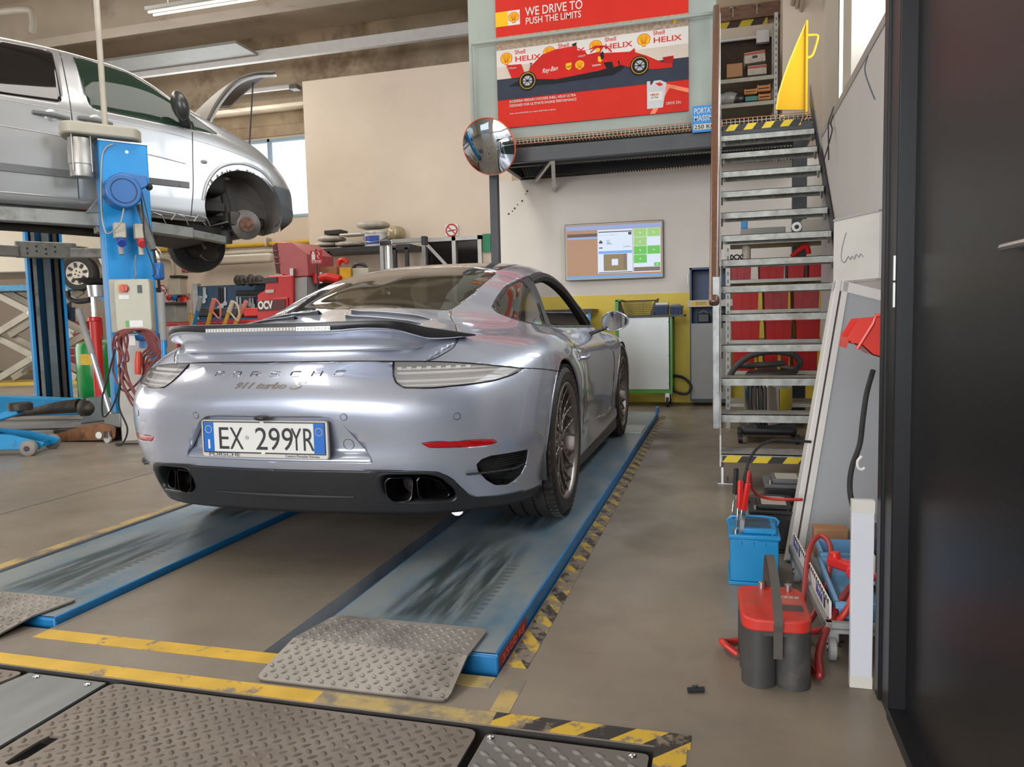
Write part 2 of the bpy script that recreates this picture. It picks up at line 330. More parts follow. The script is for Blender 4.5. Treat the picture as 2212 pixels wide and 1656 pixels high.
def cut(bm, poly, pr, U, V, region, ok=lambda c: True, only=None, tgl=None):
    """cut the outline poly (in coordinates pr(co)) into the surface; U,V = world vectors of those coordinates"""
    tgl = tgl or TG; U, V = Vector(U), Vector(V); n = len(poly); e = .004
    x0 = min(p[0] for p in poly) - .05; x1 = max(p[0] for p in poly) + .05; y0 = min(p[1] for p in poly) - .05; y1 = max(p[1] for p in poly) + .05
    def near(f):
        c = f.calc_center_median(); q = pr(c); return x0 < q[0] < x1 and y0 < q[1] < y1 and ok(c) and (only is None or f[tgl] in only)
    L_ = [f for f in bm.faces if near(f)]
    for i in range(n):
        a, b = poly[i], poly[(i + 1) % n]; d = (b[0] - a[0], b[1] - a[1])
        if abs(d[0]) + abs(d[1]) < 1e-6: continue
        lx, hx, ly, hy = min(a[0], b[0]) - e, max(a[0], b[0]) + e, min(a[1], b[1]) - e, max(a[1], b[1]) + e
        F = []
        for f in L_:
            q = [pr(v.co) for v in f.verts]
            if max(t[0] for t in q) < lx or min(t[0] for t in q) > hx or max(t[1] for t in q) < ly or min(t[1] for t in q) > hy: continue
            F.append(f)
        if not F: continue
        no = (U * -d[1] + V * d[0]).normalized(); co = U * a[0] / U.dot(U) + V * a[1] / V.dot(V)
        geom = set(F)
        for f in F: geom.update(f.edges); geom.update(f.verts)
        rt = bmesh.ops.bisect_plane(bm, geom=list(geom), dist=1e-5, plane_co=co, plane_no=no)
        L_ = list({f for f in L_ if f.is_valid} | {g for g in rt['geom'] if isinstance(g, bmesh.types.BMFace) and g.is_valid})
    for f in bm.faces:
        c = f.calc_center_median()
        if ok(c) and (only is None or f[tgl] in only) and inpoly(pr(c), poly): f[tgl] = region
SIDE = (lambda c: (c[1], c[2]), (0, 1, 0), (0, 0, 1))
REAR = (lambda c: (c[0], c[2]), (1, 0, 0), (0, 0, 1))
TOP = (lambda c: (c[0], c[1]), (1, 0, 0), (0, 1, 0))
OBL = (lambda c: (c[0], c[1] + c[2]), (1, 0, 0), (0, 1, 1))
def circ(cx, cy, r, a0, a1, n): return [(cx + r * math.cos(math.radians(a0 + (a1 - a0) * i / n)), cy + r * math.sin(math.radians(a0 + (a1 - a0) * i / n))) for i in range(n + 1)]
# regions: 0 shell 1 rear glass 2 engine lid 3 bumper 4 quarter glass 5 door window 6 door 7 lamp 8 reflector 9 diffuser 10 side vent 11 arch hole 12 windscreen 13 roof panel 14 window surround
lat = lambda c: c[0] > .3
cut(BODY, [(-1.2, .766), (-.86, .766), (-.74, .757), (-.69, .750), (-.62, .736), (-.53, .717), (-.35, .699), (-.186, .68), (-.15, 0), (-1.2, 0)], *SIDE, 3, lambda c: c[1] < -.15)
cut(BODY, [(-.01, -.112), (.20, -.098), (.40, -.035), (.55, .022), (.593, .115), (.630, .213), (.618, .31), (.580, .424), (.525, .58), (.466, .724), (.430, .90), (.20, .838), (-.01, .833)], *OBL, 2, lambda c: c[1] < .3 and c[2] > .7)
cut(BODY, rounded([(-.02, -.243), (.20, -.225), (.34, -.180), (.432, -.130), (.455, .09), (.462, .36), (.455, .60), (.2, .68), (-.02, .69)], 3, .25), *TOP, 1, lambda c: c[2] > .93)
cut(BODY, rounded([(-.02, .72), (.20, .705), (.445, .635), (.45, 1.2), (.42, 1.56), (-.02, 1.60)], 3, .1), *TOP, 13, lambda c: c[2] > .93)
cut(BODY, rounded([(-.02, 1.66), (.43, 1.62), (.545, 1.72), (.64, 2.10), (.40, 2.25), (-.02, 2.33)], 3, .2), *TOP, 12, lambda c: c[2] > .83)
OUTER = rounded([(.015, .935), (.05, .962), (.20, 1.022), (.39, 1.086), (.72, 1.147), (1.08, 1.180), (1.30, 1.176), (1.55, 1.130), (1.80, 1.040), (2.10, .862), (2.11, .838), (1.60, .846), (1.1, .852), (.60, .862), (.30, .872), (.10, .888), (.03, .905)], 3, .4)
cut(BODY, OUTER, *SIDE, 14, lambda c: c[0] > .45)
cut(BODY, rounded([(.024, .934), (.056, .959), (.205, 1.016), (.393, 1.080), (.62, 1.125), (.62, 1.0), (.50, .876), (.30, .880), (.105, .896), (.036, .911)], 3, .35), *SIDE, 4, lambda c: c[0] > .45, (14,))
cut(BODY, rounded([(.77, 1.140), (1.08, 1.164), (1.28, 1.160), (1.52, 1.116), (1.78, 1.028), (2.02, .880), (2.02, .856), (1.60, .862), (1.1, .866), (.64, .876), (.72, 1.0)], 3, .25), *SIDE, 5, lambda c: c[0] > .45, (14,))
cut(BODY, rounded([(.60, .862), (.57, .70), (.55, .52), (.55, .352), (1.1, .300), (1.73, .262), (1.95, .30), (2.0, .50), (2.03, .70), (2.06, .842), (1.40, .852)], 3, .2), *SIDE, 6, lambda c: c[0] > .45, (0,))
cut(BODY, circ(0, .352, .375, -20, 200, 40) + [(-.36, .0), (.36, .0)], *SIDE, 11, lambda c: c[0] > .6)
cut(BODY, circ(2.45, .335, .362, -20, 200, 36) + [(2.11, .0), (2.79, .0)], *SIDE, 11, lambda c: c[0] > .6)
REC = rounded([(-.02, .569), (.262, .569), (.300, .548), (.392, .425), (.40, .398), (-.02, .398)], 4, .30)
cut(BODY, REC, *REAR, 16, lambda c: c[1] < -.3, (3,))
def rdepth(z): return .030 * float(smooth01((z - .402) / .040))
LAMP = rounded([(.440, .775), (.462, .715), (.482, .688), (.514, .669), (.61, .664), (.73, .671), (.80, .678), (.85, .694), (.885, .718), (.86, .735), (.7, .79)], 3, .3)
cut(BODY, LAMP, *REAR, 7, lambda c: c[1] < -.3 and c[2] > .6, (3,))
cut(BODY, rounded([(.575, .470), (.600, .448), (.70, .443), (.80, .442), (.816, .450), (.802, .464), (.68, .468)], 2, .25), *REAR, 8, lambda c: c[1] < -.3, (3,))
cut(BODY, rounded([(-.02, .366), (.36, .366), (.53, .366), (.62, .358), (.655, .335), (.678, .298), (.705, .238), (.78, .222), (1.0, .216), (1.0, .05), (-.02, .05)], 3, .25), *REAR, 9, lambda c: c[1] < -.2, (3,))
cut(BODY, rounded([(.395, .309), (.403, .345), (.430, .356), (.585, .353), (.630, .337), (.665, .277), (.666, .243), (.645, .226), (.445, .236), (.402, .26)], 3, .4), *REAR, 15, lambda c: c[1] < -.2, (9, 3))
cut(BODY, rounded([(-.735, .372), (-.726, .390), (-.70, .400), (-.535, .398), (-.525, .348), (-.535, .295), (-.58, .264), (-.635, .272), (-.68, .302), (-.722, .345)], 3, .16), *SIDE, 10, lambda c: c[0] > .6 and c[1] < -.3, (3,))
BTREE = BVHTree.FromBMesh(BODY)
def region_mesh(name, regs, m, solid=.004, parent=CAR, mirror=True, push=0, gap=.0016, flip=False, side=None):
    bm = BODY.copy(); t = bm.faces.layers.int['region']; bm.normal_update()
    bound = {}
    for v in bm.verts:
        a = [f for f in v.link_faces if f[t] in regs]
        if a and len(a) < len(v.link_faces):
            c = sum((f.calc_center_median() for f in a), Vector()) / len(a); bound[v.index] = (c, len({f[t] for f in v.link_faces}))
    bm.verts.ensure_lookup_table()
    for i, (c, k) in bound.items():
        v = bm.verts[i]; d = c - v.co; l = d.length
        if l > 1e-6: v.co += d / l * min(gap, l * .4)
    bmesh.ops.delete(bm, geom=[f for f in bm.faces if f[t] not in regs], context='FACES')
    if push:
        bm.normal_update()
        for v in bm.verts: v.co -= v.normal * push * (-1 if flip else 1)
    if mirror:
        for v in bm.verts:
            if abs(v.co.x) < 3e-4 : v.co.x = 0
        g = bmesh.ops.duplicate(bm, geom=bm.verts[:] + bm.edges[:] + bm.faces[:])
        for e in g['geom']:
            if isinstance(e, bmesh.types.BMVert): e.co.x *= -1
        bmesh.ops.reverse_faces(bm, faces=[e for e in g['geom'] if isinstance(e, bmesh.types.BMFace)])
        bmesh.ops.remove_doubles(bm, verts=bm.verts, dist=1e-5)
    bmesh.ops.recalc_face_normals(bm, faces=bm.faces)
    me = bpy.data.meshes.new(name); bm.to_mesh(me); bm.free(); me.materials.append(m); me.polygons.foreach_set('use_smooth', [True] * len(me.polygons))
    # outward normals
    s_ = sum((p.normal.x * p.center.x * .5 + p.normal.z * (p.center.z - .5) + p.normal.y * (p.center.y - 1.2) * .3) * p.area for p in me.polygons)
    if s_ < 0: me.flip_normals()
    o = bpy.data.objects.new(name, me); COL.objects.link(o); o.parent = parent
    if side == -1: o.scale.x = -1
    if solid: q = o.modifiers.new('s', 'SOLIDIFY'); q.thickness = solid; q.offset = -1
    return o
region_mesh('body_shell', {0}, PAINT)
region_mesh('engine_lid', {2}, PAINT)
region_mesh('rear_bumper', {3}, PAINT)
rcs = region_mesh('plate_recess', {16}, PAINT, gap=0)
for v_ in rcs.data.vertices: v_.co.y += rdepth(v_.co.z)
region_mesh('rear_window', {1}, GLASSD, .003)
region_mesh('roof_panel', {13}, GBLK)
region_mesh('windscreen', {12}, GLASSL, .003)
region_mesh('diffuser', {9}, DIFF)
for sd in (1, -1):
    region_mesh('door', {6}, PAINT, mirror=False, side=sd)
    region_mesh('quarter_window', {4}, GLASSD, .003, mirror=False, side=sd, push=.002)
    region_mesh('window_surround', {14}, SATIN, .012, mirror=False, side=sd)
    if sd == -1: region_mesh('door_window', {5}, GLASSL, .003, mirror=False, side=sd)
    region_mesh('tail_lamp', {7}, mat('clear_lamp_lens', (.62, .60, .58), .03, 0, 0, alpha=.22, coat=1), .002, mirror=False, side=sd)
    region_mesh('lamp_housing', {7}, mat('lamp_reflector', (.42, .42, .43), .25, .6, 0), .004, mirror=False, side=sd, push=.028)
    region_mesh('rear_reflector', {8}, mat('red_reflector', (.42, .0, .006), .15, 0, .12, 120, coat=1), .004, mirror=False, side=sd)
    region_mesh('air_outlet', {10}, BLACK, .004, mirror=False, side=sd, push=.045)
def on_body(x, y, z, d, off=0.0):
    """nearest hit on the body going along d from (x, y, z)"""
    h = BTREE.ray_cast(Vector((x, y, z)), Vector(d).normalized())
    if h[0] is None: return None
    n = h[1]; n = n if n.dot(Vector(d)) < 0 else -n
    return h[0] + n * off
# ---- panel gap lines, seen as thin dark joints
def gap_line(name, pts, d, r=.0018, m=GBLK, off=.0, smooth=6, sides=(1, -1)):
    P = spl(pts, smooth) if smooth else [Vector(p) for p in pts]; Q = [on_body(p.x, p.y, p.z, d, off) for p in P]; Q = [q for q in Q if q]
    for s_ in sides:
        MB().tube([(q.x * s_, q.y, q.z) for q in Q], r, 5).build(name, m, CAR, smooth=True)
gap_line('panel_gap', [(0, -1.5, .7665), (.3, -1.5, .7655), (.545, -1.5, .757), (.65, -1.5, .750), (.76, -1.5, .737), (.86, -1.5, .7175)], (0, 1, 0), .0030, off=-.0006)
gap_line('panel_gap', [(1.5, -.53, .7165), (1.5, -.35, .699), (1.5, -.20, .681), (1.5, -.16, .677)], (-1, 0, 0), .0030, off=-.0006)
gap_line('panel_gap', [(.55, -.735, 2), (.595, -.69, 2), (.632, -.62, 2), (.618, -.53, 2), (.580, -.45, 2), (.525, -.32, 2), (.466, -.21, 2), (.435, -.13, 2)], (0, 0, -1), .0026, off=-.0006)
gap_line('panel_gap', [(1.5, .60, .858), (1.5, .57, .70), (1.5, .55, .52), (1.5, .55, .356), (1.5, 1.1, .302), (1.5, 1.73, .264), (1.5, 1.94, .30), (1.5, 2.0, .50), (1.5, 2.03, .70), (1.5, 2.055, .835)], (-1, 0, 0), .0026, off=-.0006)
# ---- lamp internals
for sd in (1, -1):
    for k, (z0, xa, xb) in enumerate(((.742, .47, .80), (.728, .47, .86), (.700, .48, .84), (.684, .49, .78))):
        P = []
        for i in range(13):
            x = xa + (xb - xa) * i / 12; q = on_body(x, -1.5, z0 - .0 * i, (0, 1, 0), -.016)
            if q: P.append((q.x * sd, q.y, q.z))
        MB().tube(P, .0035 if k in (0, 3) else .005, 6).build('light_guide', mat('lamp_guide', (.8, .78, .75), .12, .1, 0), CAR, smooth=True)
    for k in range(8):
        x = .475 + .033 * k; q = on_body(x, -1.5, .735, (0, 1, 0), -.018)
        MB().box(q.x * sd - .009, q.x * sd + .009, q.y - .002, q.y + .004, .729, .739).build('lamp_led', WHITE, CAR)
    B_ = [on_body(p[0], -1.5, p[1], (0, 1, 0), .0008) for p in LAMP if p[1] < np.interp(p[0], [.44, .545, .65, .76, .86, .90], [.765, .756, .749, .736, .7165, .704])]; B_ = [q for q in B_ if q]
    MB().tube([(q.x * sd, q.y, q.z) for q in B_], .0032, 6).build('lamp_seal', GBLK, CAR, smooth=True)
# ---- side vent slats
for sd in (1, -1):
    for k in range(6):
        z = .392 - .010 * k; P = []
        for i in range(7):
            y = -.66 + (.125) * i / 6; q = on_body(1.5, y, z, (-1, 0, 0), -.020)
            if q: P.append((q.x * sd, q.y, q.z))
        MB().tube(P, .0028, 5).build('vent_slat', BLACK, CAR)
    q0 = on_body(1.5, -.69, .352, (-1, 0, 0), -.002); P = [on_body(1.5, -.752 + .225 * i / 8, .340 - .006 * i / 8, (-1, 0, 0), .006 if i < 7 else -.01) for i in range(9)]
    mb = MB()
    for a, b in zip(P[:-1], P[1:]): mb.bar((a.x * sd, a.y, a.z), (b.x * sd, b.y, b.z), .022, .006)
    mb.build('vent_blade', SATIN, CAR, bevel=.002)
# ---- rear spoiler blade
WR = [(0, -.918, .8825), (.15, -.915, .8825), (.27, -.905, .883), (.37, -.882, .889), (.44, -.856, .886), (.49, -.830, .877), (.53, -.79, .861), (.565, -.725, .845), (.61, -.645, .842), (.655, -.58, .845), (.69, -.535, .848)]
def wing():
    """silver wing lip flaring up and out from the lid to the black blade"""
    Bc = [(0, -.862, .802), (.15, -.857, .802), (.27, -.842, .802), (.37, -.812, .802), (.44, -.780, .802), (.49, -.745, .802), (.525, -.70, .805), (.540, -.65, .812), (.555, -.60, .825), (.575, -.55, .835), (.60, -.50, .838)]
    R_ = spl(WR, 5); B_ = spl(Bc, 5); m = 9; v = []; f = []
    full = [(Vector((-r.x, r.y, r.z)), Vector((-b.x, b.y, b.z))) for r, b in reversed(list(zip(R_[1:], B_[1:])))] + list(zip(R_, B_))
    for r, b in full:
        for j in range(m + 1):
            t = j / m; h = t; out = t ** 2.6; p = Vector((b.x + (r.x - b.x) * out, b.y + (r.y - b.y) * out, b.z + (r.z - b.z) * h)); p.y -= .006 * (1 - t) ** 2; v.append(p)
    for i in range(len(full) - 1):
        for j in range(m): a_ = i * (m + 1) + j; f.append((a_, a_ + 1, a_ + m + 2, a_ + m + 1))
    return MB().add(v, f).build('spoiler_wing', PAINT, CAR, smooth=60, solid=.003)
wing()
def spoiler():
    st = [(0, .898, .09, .031), (.15, .898, .09, .031), (.27, .898, .09, .031), (.37, .901, .09, .027), (.44, .900, .09, .029), (.49, .894, .09, .034), (.53, .882, .085, .040), (.565, .864, .08, .046), (.61, .856, .07, .036), (.655, .851, .055, .020), (.69, .849, .02, .006)]
    L = [Vector((w_[0], w_[1] - .004, s_[1])) for w_, s_ in zip(WR, st)]; K = spl(L, 6); Kc = spl([(s_[2], s_[3], 0) for s_ in st], 6); prof = [(-.02, 0), (.02, .42), (.22, .5), (.7, .32), (1, 0), (.85, -.30), (.4, -.48), (.06, -.45)]
    v = []; f = []; full = [Vector((-k.x, k.y, k.z)) for k in reversed(K[1:])] + K; fc = list(reversed(Kc[1:])) + Kc; n = len(prof)
    for i, (p, c) in enumerate(zip(full, fc)):
        a, b = full[max(i - 1, 0)], full[min(i + 1, len(full) - 1)]; t = (b - a).normalized(); fw = Vector((-t.y, t.x, 0)).normalized()
        if fw.y < 0: fw = -fw
        for u_, w_ in prof: v.append(p + fw * u_ * c.x + Vector((0, 0, 1)) * (w_ * c.y))
    for i in range(len(full) - 1):
        for k in range(n): f.append((i * n + k, i * n + (k + 1) % n, (i + 1) * n + (k + 1) % n, (i + 1) * n + k))
    f += [tuple(range(n)), tuple(range((len(full) - 1) * n, len(full) * n))[::-1]]
    return MB().add(v, f).build('rear_spoiler', SATIN, CAR, smooth=60)
SP = spoiler()
def rimy(x): return -.9235 + .19 * abs(x) ** 2 * (1 if abs(x) > .15 else .6)
P = [(x, rimy(x), .890) for x in [(-.262 + .524 * i / 16) for i in range(17)]]
mb = MB(); [mb.bar(a, b, .006, .015) for a, b in zip(P[:-1], P[1:])]; mb.build('brake_light', mat('clear_led_strip', (.42, .40, .38), .15, .2, 0, coat=1), SP)
mb = MB()
for i in range(40):
    x = -.256 + .512 * i / 39; mb.box(x - .0038, x + .0038, rimy(x) - .0045, rimy(x) - .002, .885, .895)
mb.build('led_row', mat('pale_led', (.62, .60, .57), .3, .2, 0), SP)
# ---- gills on the engine cover
for sd in (1, -1):
    for k, (yy, xa, xb, hh) in enumerate(((-.40, .08, .43, .014), (-.53, .12, .44, .012))):
        v = []; f = []; v2 = []; n = 24
        for i in range(n + 1):
            t = i / n; x = xa + (xb - xa) * t; base = on_body(x, yy + .06 * t * t, 2, (0, 0, -1)); h = hh * min(1, (1 - t) * 6) ** .5 * (1 + .6 * max(0, 1 - t * 7))
            v += [(x * sd, base.y + .05, base.z + .004), (x * sd, base.y + .012, base.z + h + .001), (x * sd, base.y, base.z + h), (x * sd, base.y - .001, base.z + h - .004), (x * sd, base.y + .006, base.z + h - .005)]
            v2 += [(x * sd, base.y + .006, base.z - .002), (x * sd, base.y + .006, base.z + h - .004)]
        for i in range(n):
            for c in range(4): f.append((i * 5 + c, (i + 1) * 5 + c, (i + 1) * 5 + c + 1, i * 5 + c + 1))
        MB().add(v, f).build('engine_cover_gill', PAINT, CAR, smooth=50, solid=.0015)
        MB().add(v2, [(2 * i, 2 * i + 2, 2 * i + 3, 2 * i + 1) for i in range(n)]).build('gill_shadow', BLACK, CAR)  # black strip painted in as the shadow under each gill
# ---- exhaust: surround pocket and twin tips each side
POCK = rounded([(.395, .309), (.403, .345), (.430, .356), (.585, .353), (.630, .337), (.665, .277), (.666, .243), (.645, .226), (.445, .236), (.402, .26)], 3, .4)
for sd in (1, -1):
    v = []; n = len(POCK); cx = .53; cz = .292
    rim = []
    for x, z in POCK:
        q = on_body(x, -1.5, z, (0, 1, 0), .001); rim.append(q)
    for q in rim: v.append((q.x * sd, q.y, q.z))
    for q in rim: v.append(((cx + (q.x - cx) * .90) * sd, q.y + .012, cz + (q.z - cz) * .88))
    for q in rim: v.append(((cx + (q.x - cx) * .86) * sd, q.y + .16, cz + (q.z - cz) * .84))
    f = [(r * n + i, r * n + (i + 1) % n, (r + 1) * n + (i + 1) % n, (r + 1) * n + i) for r in range(2) for i in range(n)] + [tuple(range(2 * n, 3 * n))]
    MB().add(v, f).build('exhaust_surround', SATIN, CAR, smooth=50, solid=.003)
    for k, pts in enumerate(([(.420, .316), (.426, .262), (.448, .240), (.512, .240), (.520, .318), (.510, .333), (.434, .333)], [(.530, .320), (.534, .244), (.614, .238), (.634, .250), (.628, .270), (.604, .307), (.573, .326), (.540, .332)])):
        o_ = rounded(pts, 4, .35); n = len(o_); cxx = sum(p[0] for p in o_) / n; czz = sum(p[1] for p in o_) / n; v = []
        for sc, y in ((1, .16), (1, 0), (.99, -.004), (.93, -.004), (.90, .004), (.88, .15)):
            for x, z in o_:
                yb = -.850 + 1.15 * max(0, x - .42) ** 1.5; v.append(((cxx + (x - cxx) * sc) * sd, yb + y + .01, czz + (z - czz) * sc))
        f = [(r * n + i, r * n + (i + 1) % n, (r + 1) * n + (i + 1) % n, (r + 1) * n + i) for r in range(5) for i in range(n)] + [tuple(range(5 * n, 6 * n))]
        MB().add(v, f).build('exhaust_tip', mat('sooty_black_chrome', (.035, .032, .032), .22, .8, .3, 18, dirt=(.10, .035, .02), dscale=14, dlo=.6, dhi=.85), CAR, smooth=50)
mb = MB(); q = .0; mb.tube([(.62, -.62, .17), (.60, -.50, .165), (.5, -.3, .17)], .028, 12, smooth=4); mb.build('exhaust_pipe', STEEL, CAR, smooth=True)
# crease on the diffuser
mb = MB(); P = []
for i in range(21):
    x = -.30 + .6 * i / 20; q = on_body(abs(x), -1.5, .258, (0, 1, 0), .001); P.append((x, q.y, q.z))
mb.tube(P, [.004 + .006 * math.sin(math.pi * i / 20) for i in range(21)], 8); mb.build('diffuser_crease', DIFF, CAR, smooth=True)
# ---- underbody, wheel housings, cabin
mb = MB(); mb.prism([(-.50, -.66), (.50, -.66), (.64, -.42), (.70, .5), (.80, .6), (.80, 1.9), (.66, 2.0), (.6, 3.1), (-.6, 3.1), (-.66, 2.0), (-.80, 1.9), (-.80, .6), (-.70, .5), (-.64, -.42)], .17, .19); mb.build('underbody', BLACK, CAR)
for y, r, w0 in ((0, .392, .93), (2.45, .378, .885)):
    for sd in (1, -1):
        mb = MB(); n = 28; v = []
        for i in range(n + 1):
            t = math.radians(-15 + 210 * i / n)
            for x in (w0, .58): v.append((x * sd, y + r * math.cos(t), .345 + r * math.sin(t)))
        f = [(2 * i, 2 * i + 2, 2 * i + 3, 2 * i + 1) for i in range(n)]; mb.add(v, f)
        mb.add([(.58 * sd, y + r * math.cos(math.radians(-15 + 210 * i / n)), .345 + r * math.sin(math.radians(-15 + 210 * i / n))) for i in range(n + 1)], [tuple(range(n + 1))])
        mb.build('wheel_housing', BLACK, CAR, smooth=True)
        # painted flare lip round the arch
        R0, R1 = (.376, .352) if y == 0 else (.363, .335); P = []
        for i in range(41):
            t = math.radians(-22 + 224 * i / 40); yy = y + R0 * math.cos(t); zz = R1 + R0 * math.sin(t)
            q = on_body(1.5, y + (R0 + .014) * math.cos(t), max(.2, R1 + (R0 + .014) * math.sin(t)), (-1, 0, 0), 0)
            if q: P.append((min(q.x, .945) * sd - .004 * sd, yy, zz))
        MB().tube(P, .008, 8).build('arch_lip', PAINT, CAR, smooth=True)
mb = MB(); mb.box(-.72, .72, -.15, 2.1, .30, .32); mb.build('cabin_floor', INT, CAR)
mb = MB(); mb.box(-.60, .60, -.12, .28, .55, .86); mb.build('rear_shelf', INT, CAR, bevel=.05)
for sx in (-1, 1):
    for y, z0, z1, w_ in ((.95, .40, 1.06, .24), (.32, .75, .98, .17)):
        mb = MB(); x = sx * (.36 if y > .5 else .26)
        mb.prism([(y + .02, z0), (y + .16, z0), (y + .08, z1 - .14), (y, z1 - .10), (y - .10, z1 - .12)], x - w_, x + w_, 'X'); s_ = mb.build('seat_back' if y > .5 else 'rear_seat', INT, CAR, bevel=.045, seg=3)
        if y > .5:
            mb = MB(); mb.box(x - .13, x + .13, y - .11, y - .01, z1 - .16, z1 + .02); mb.build('headrest', mat('grey_headrest', (.10, .10, .085), .7), CAR, bevel=.04, seg=3)
mb = MB(); mb.box(-.68, .68, 1.85, 2.15, .60, .84); mb.build('dashboard', INT, CAR, bevel=.05)
mb = MB(); mb.tube([(-.36 + .18 * math.cos(2 * math.pi * i / 20), 1.62, .80 + .18 * math.sin(2 * math.pi * i / 20)) for i in range(20)], .014, 8, closed=True); mb.build('steering_wheel', INT, CAR, smooth=True)
mb = MB(); mb.tube([(-.60, 1.52, .84), (-.57, 1.0, 1.155), (-.56, .5, 1.08)], .02, 8, smooth=6); mb.build('window_pillar_trim', INT, CAR, smooth=True); mb = MB(); mb.tube([(.672, 2.02, .865), (.632, 1.80, .995), (.600, 1.55, 1.095), (.578, 1.3, 1.148), (.573, 1.05, 1.155), (.575, .76, 1.115)], .032, 8, smooth=6); mb.build('window_pillar_trim', INT, CAR, smooth=True)
mb = MB(); mb.box(-.10, .10, 1.76, 1.80, 1.10, 1.17); mb.build('rear_view_mirror', INT, CAR, bevel=.015)
# dark B-pillar post between quarter glass and open door window
mb = MB()
v = [on_body(1.5, y, z, (-1, 0, 0), .0015) for y, z in ((.64, 1.120), (.755, 1.138), (.705, 1.0), (.63, .870), (.52, .875), (.635, 1.0))]
mb.add([q for q in v], [(0, 1, 2, 5), (5, 2, 3, 4)]); mb.build('pillar_cover', SATIN, CAR, solid=.004)
# ---- door mirror
for sd in (1, -1):
    M = Matrix.Translation((.945 * sd, 1.60, .885)) @ Matrix.Rotation(math.radians(2 * sd), 4, 'Z') @ Matrix.Rotation(math.radians(9), 4, 'X')
    mb = MB(); mb.lathe([(0, .085), (.04, .082), (.075, .06), (.095, .02), (.10, -.015), (.095, -.02), (.088, -.012), (0, -.010)], axis='Y', n=32)
    mb.v = [(p[0] * .86 * (1 + .12 * (1 if p[0] * sd > 0 else -.1)), p[1], p[2] * .68 * (1 - .22 * max(0, p[0] * sd) / .1)) for p in mb.v]; mb.xf(M)
    mo = mb.build('door_mirror', PAINT, CAR, smooth=60)
    mb = MB(); mb.lathe([(0, -.0125), (.088, -.0125)], axis='Y', n=32); mb.v = [(p[0] * .845 * (1 + .12 * (1 if p[0] * sd > 0 else -.1)), p[1] - .002, p[2] * .66 * (1 - .22 * max(0, p[0] * sd) / .1)) for p in mb.v]; mb.xf(M)
    mb.build('mirror_glass', mat('mirror_silver', (.80, .84, .82), .02, 1, 0), mo)
    mb = MB(); mb.bar((.775 * sd, 1.62, .80), (.90 * sd, 1.61, .845), .05, .022); mb.bar((.80 * sd, 1.66, .81), (.90 * sd, 1.64, .855), .03, .016); mb.build('mirror_arm', SATIN, mo, bevel=.006)
# ---- door handle
for sd in (1, -1):
    q = on_body(1.5, .76, .69, (-1, 0, 0))
    mb = MB(); mb.lathe([(0, -.003), (.045, -.003), (.062, .001)], axis='X', n=28); mb.v = [((q.x + p[0] * 1) * sd, .76 + p[1] * 1.4, .690 + p[2] * .85) for p in mb.v]; hb = mb.build('handle_recess', PAINT, CAR, smooth=60)
    mb = MB(); P = spl([(q.x + .002, .69, .690), (q.x + .026, .71, .692), (q.x + .032, .76, .694), (q.x + .028, .81, .695), (q.x + .003, .84, .695)], 6); mb.tube([(p.x * sd, p.y, p.z) for p in P], .011, 8); mb.build('door_handle', PAINT, CAR, smooth=True)
# ---- wall round the number plate recess
RW = [p for p in REC if p[0] > 0 and p[1] > .3985]; RW = [(0, .569)] + RW[:]; RW = [RW[0]] + sorted(RW[1:], key=lambda p: (p[0] - p[1]))
for sd in (1, -1):
    v = []
    for x, z in RW:
        q = on_body(x, -1.5, z, (0, 1, 0)); v += [(q.x * sd, q.y - .0008, q.z), (q.x * sd, q.y + rdepth(z) + .001, q.z)]
    MB().add(v, [(2 * i, 2 * i + 2, 2 * i + 3, 2 * i + 1) for i in range(len(RW) - 1)]).build('recess_wall', PAINT, CAR, smooth=50)
# ---- parking sensors, tow cover, camera
for x, z in ((.312, .570), (-.312, .570), (.697, .560), (-.697, .560)):
    q = on_body(abs(x), -1.5, z, (0, 1, 0), .0); q2 = on_body(abs(x) + .01, -1.5, z, (0, 1, 0), .0); s_ = 1 if x > 0 else -1; t = (q2 - q).normalized(); n_ = Vector((t.y, -t.x, 0)); hn = BTREE.ray_cast(Vector((abs(x), -1.5, z)), Vector((0, 1, 0)))[1]; hn = hn if hn.y < 0 else -hn; n_ = Vector((hn.x * s_, hn.y, hn.z)).normalized(); c = Vector((x, q.y, z))
    MB().cyl(c + n_ * -.004, c + n_ * .0015, .0115, n=24).build('parking_sensor', PAINT, CAR, smooth=30)
    mb = MB(); u = n_.cross(Vector((1, 0, 0))).normalized(); w_ = n_.cross(u); mb.tube([c + (u * math.cos(a) + w_ * math.sin(a)) * .0125 + n_ * .0006 for a in (2 * math.pi * i / 24 for i in range(24))], .0010, 4, closed=True); mb.build('sensor_ring', GBLK, CAR)
q = on_body(.28, -1.5, .443, (0, 1, 0), .001)
mb = MB(); mb.tube([(.300 + .020 * math.cos(a), on_body(.300 + .020 * math.cos(a), -1.5, .462 + .020 * math.sin(a), (0, 1, 0), .0005).y + rdepth(.462 + .020 * math.sin(a)), .462 + .020 * math.sin(a)) for a in (2 * math.pi * i / 32 for i in range(32))], .0012, 4, closed=True); mb.build('tow_eye_cover', SATIN, CAR)
q = on_body(0.02, -1.5, .575, (0, 1, 0)); mb = MB(); mb.ball((-.01, q.y - .010, .566), .030, .016, .010); mb.build('reversing_camera', BLACK, CAR, smooth=True)
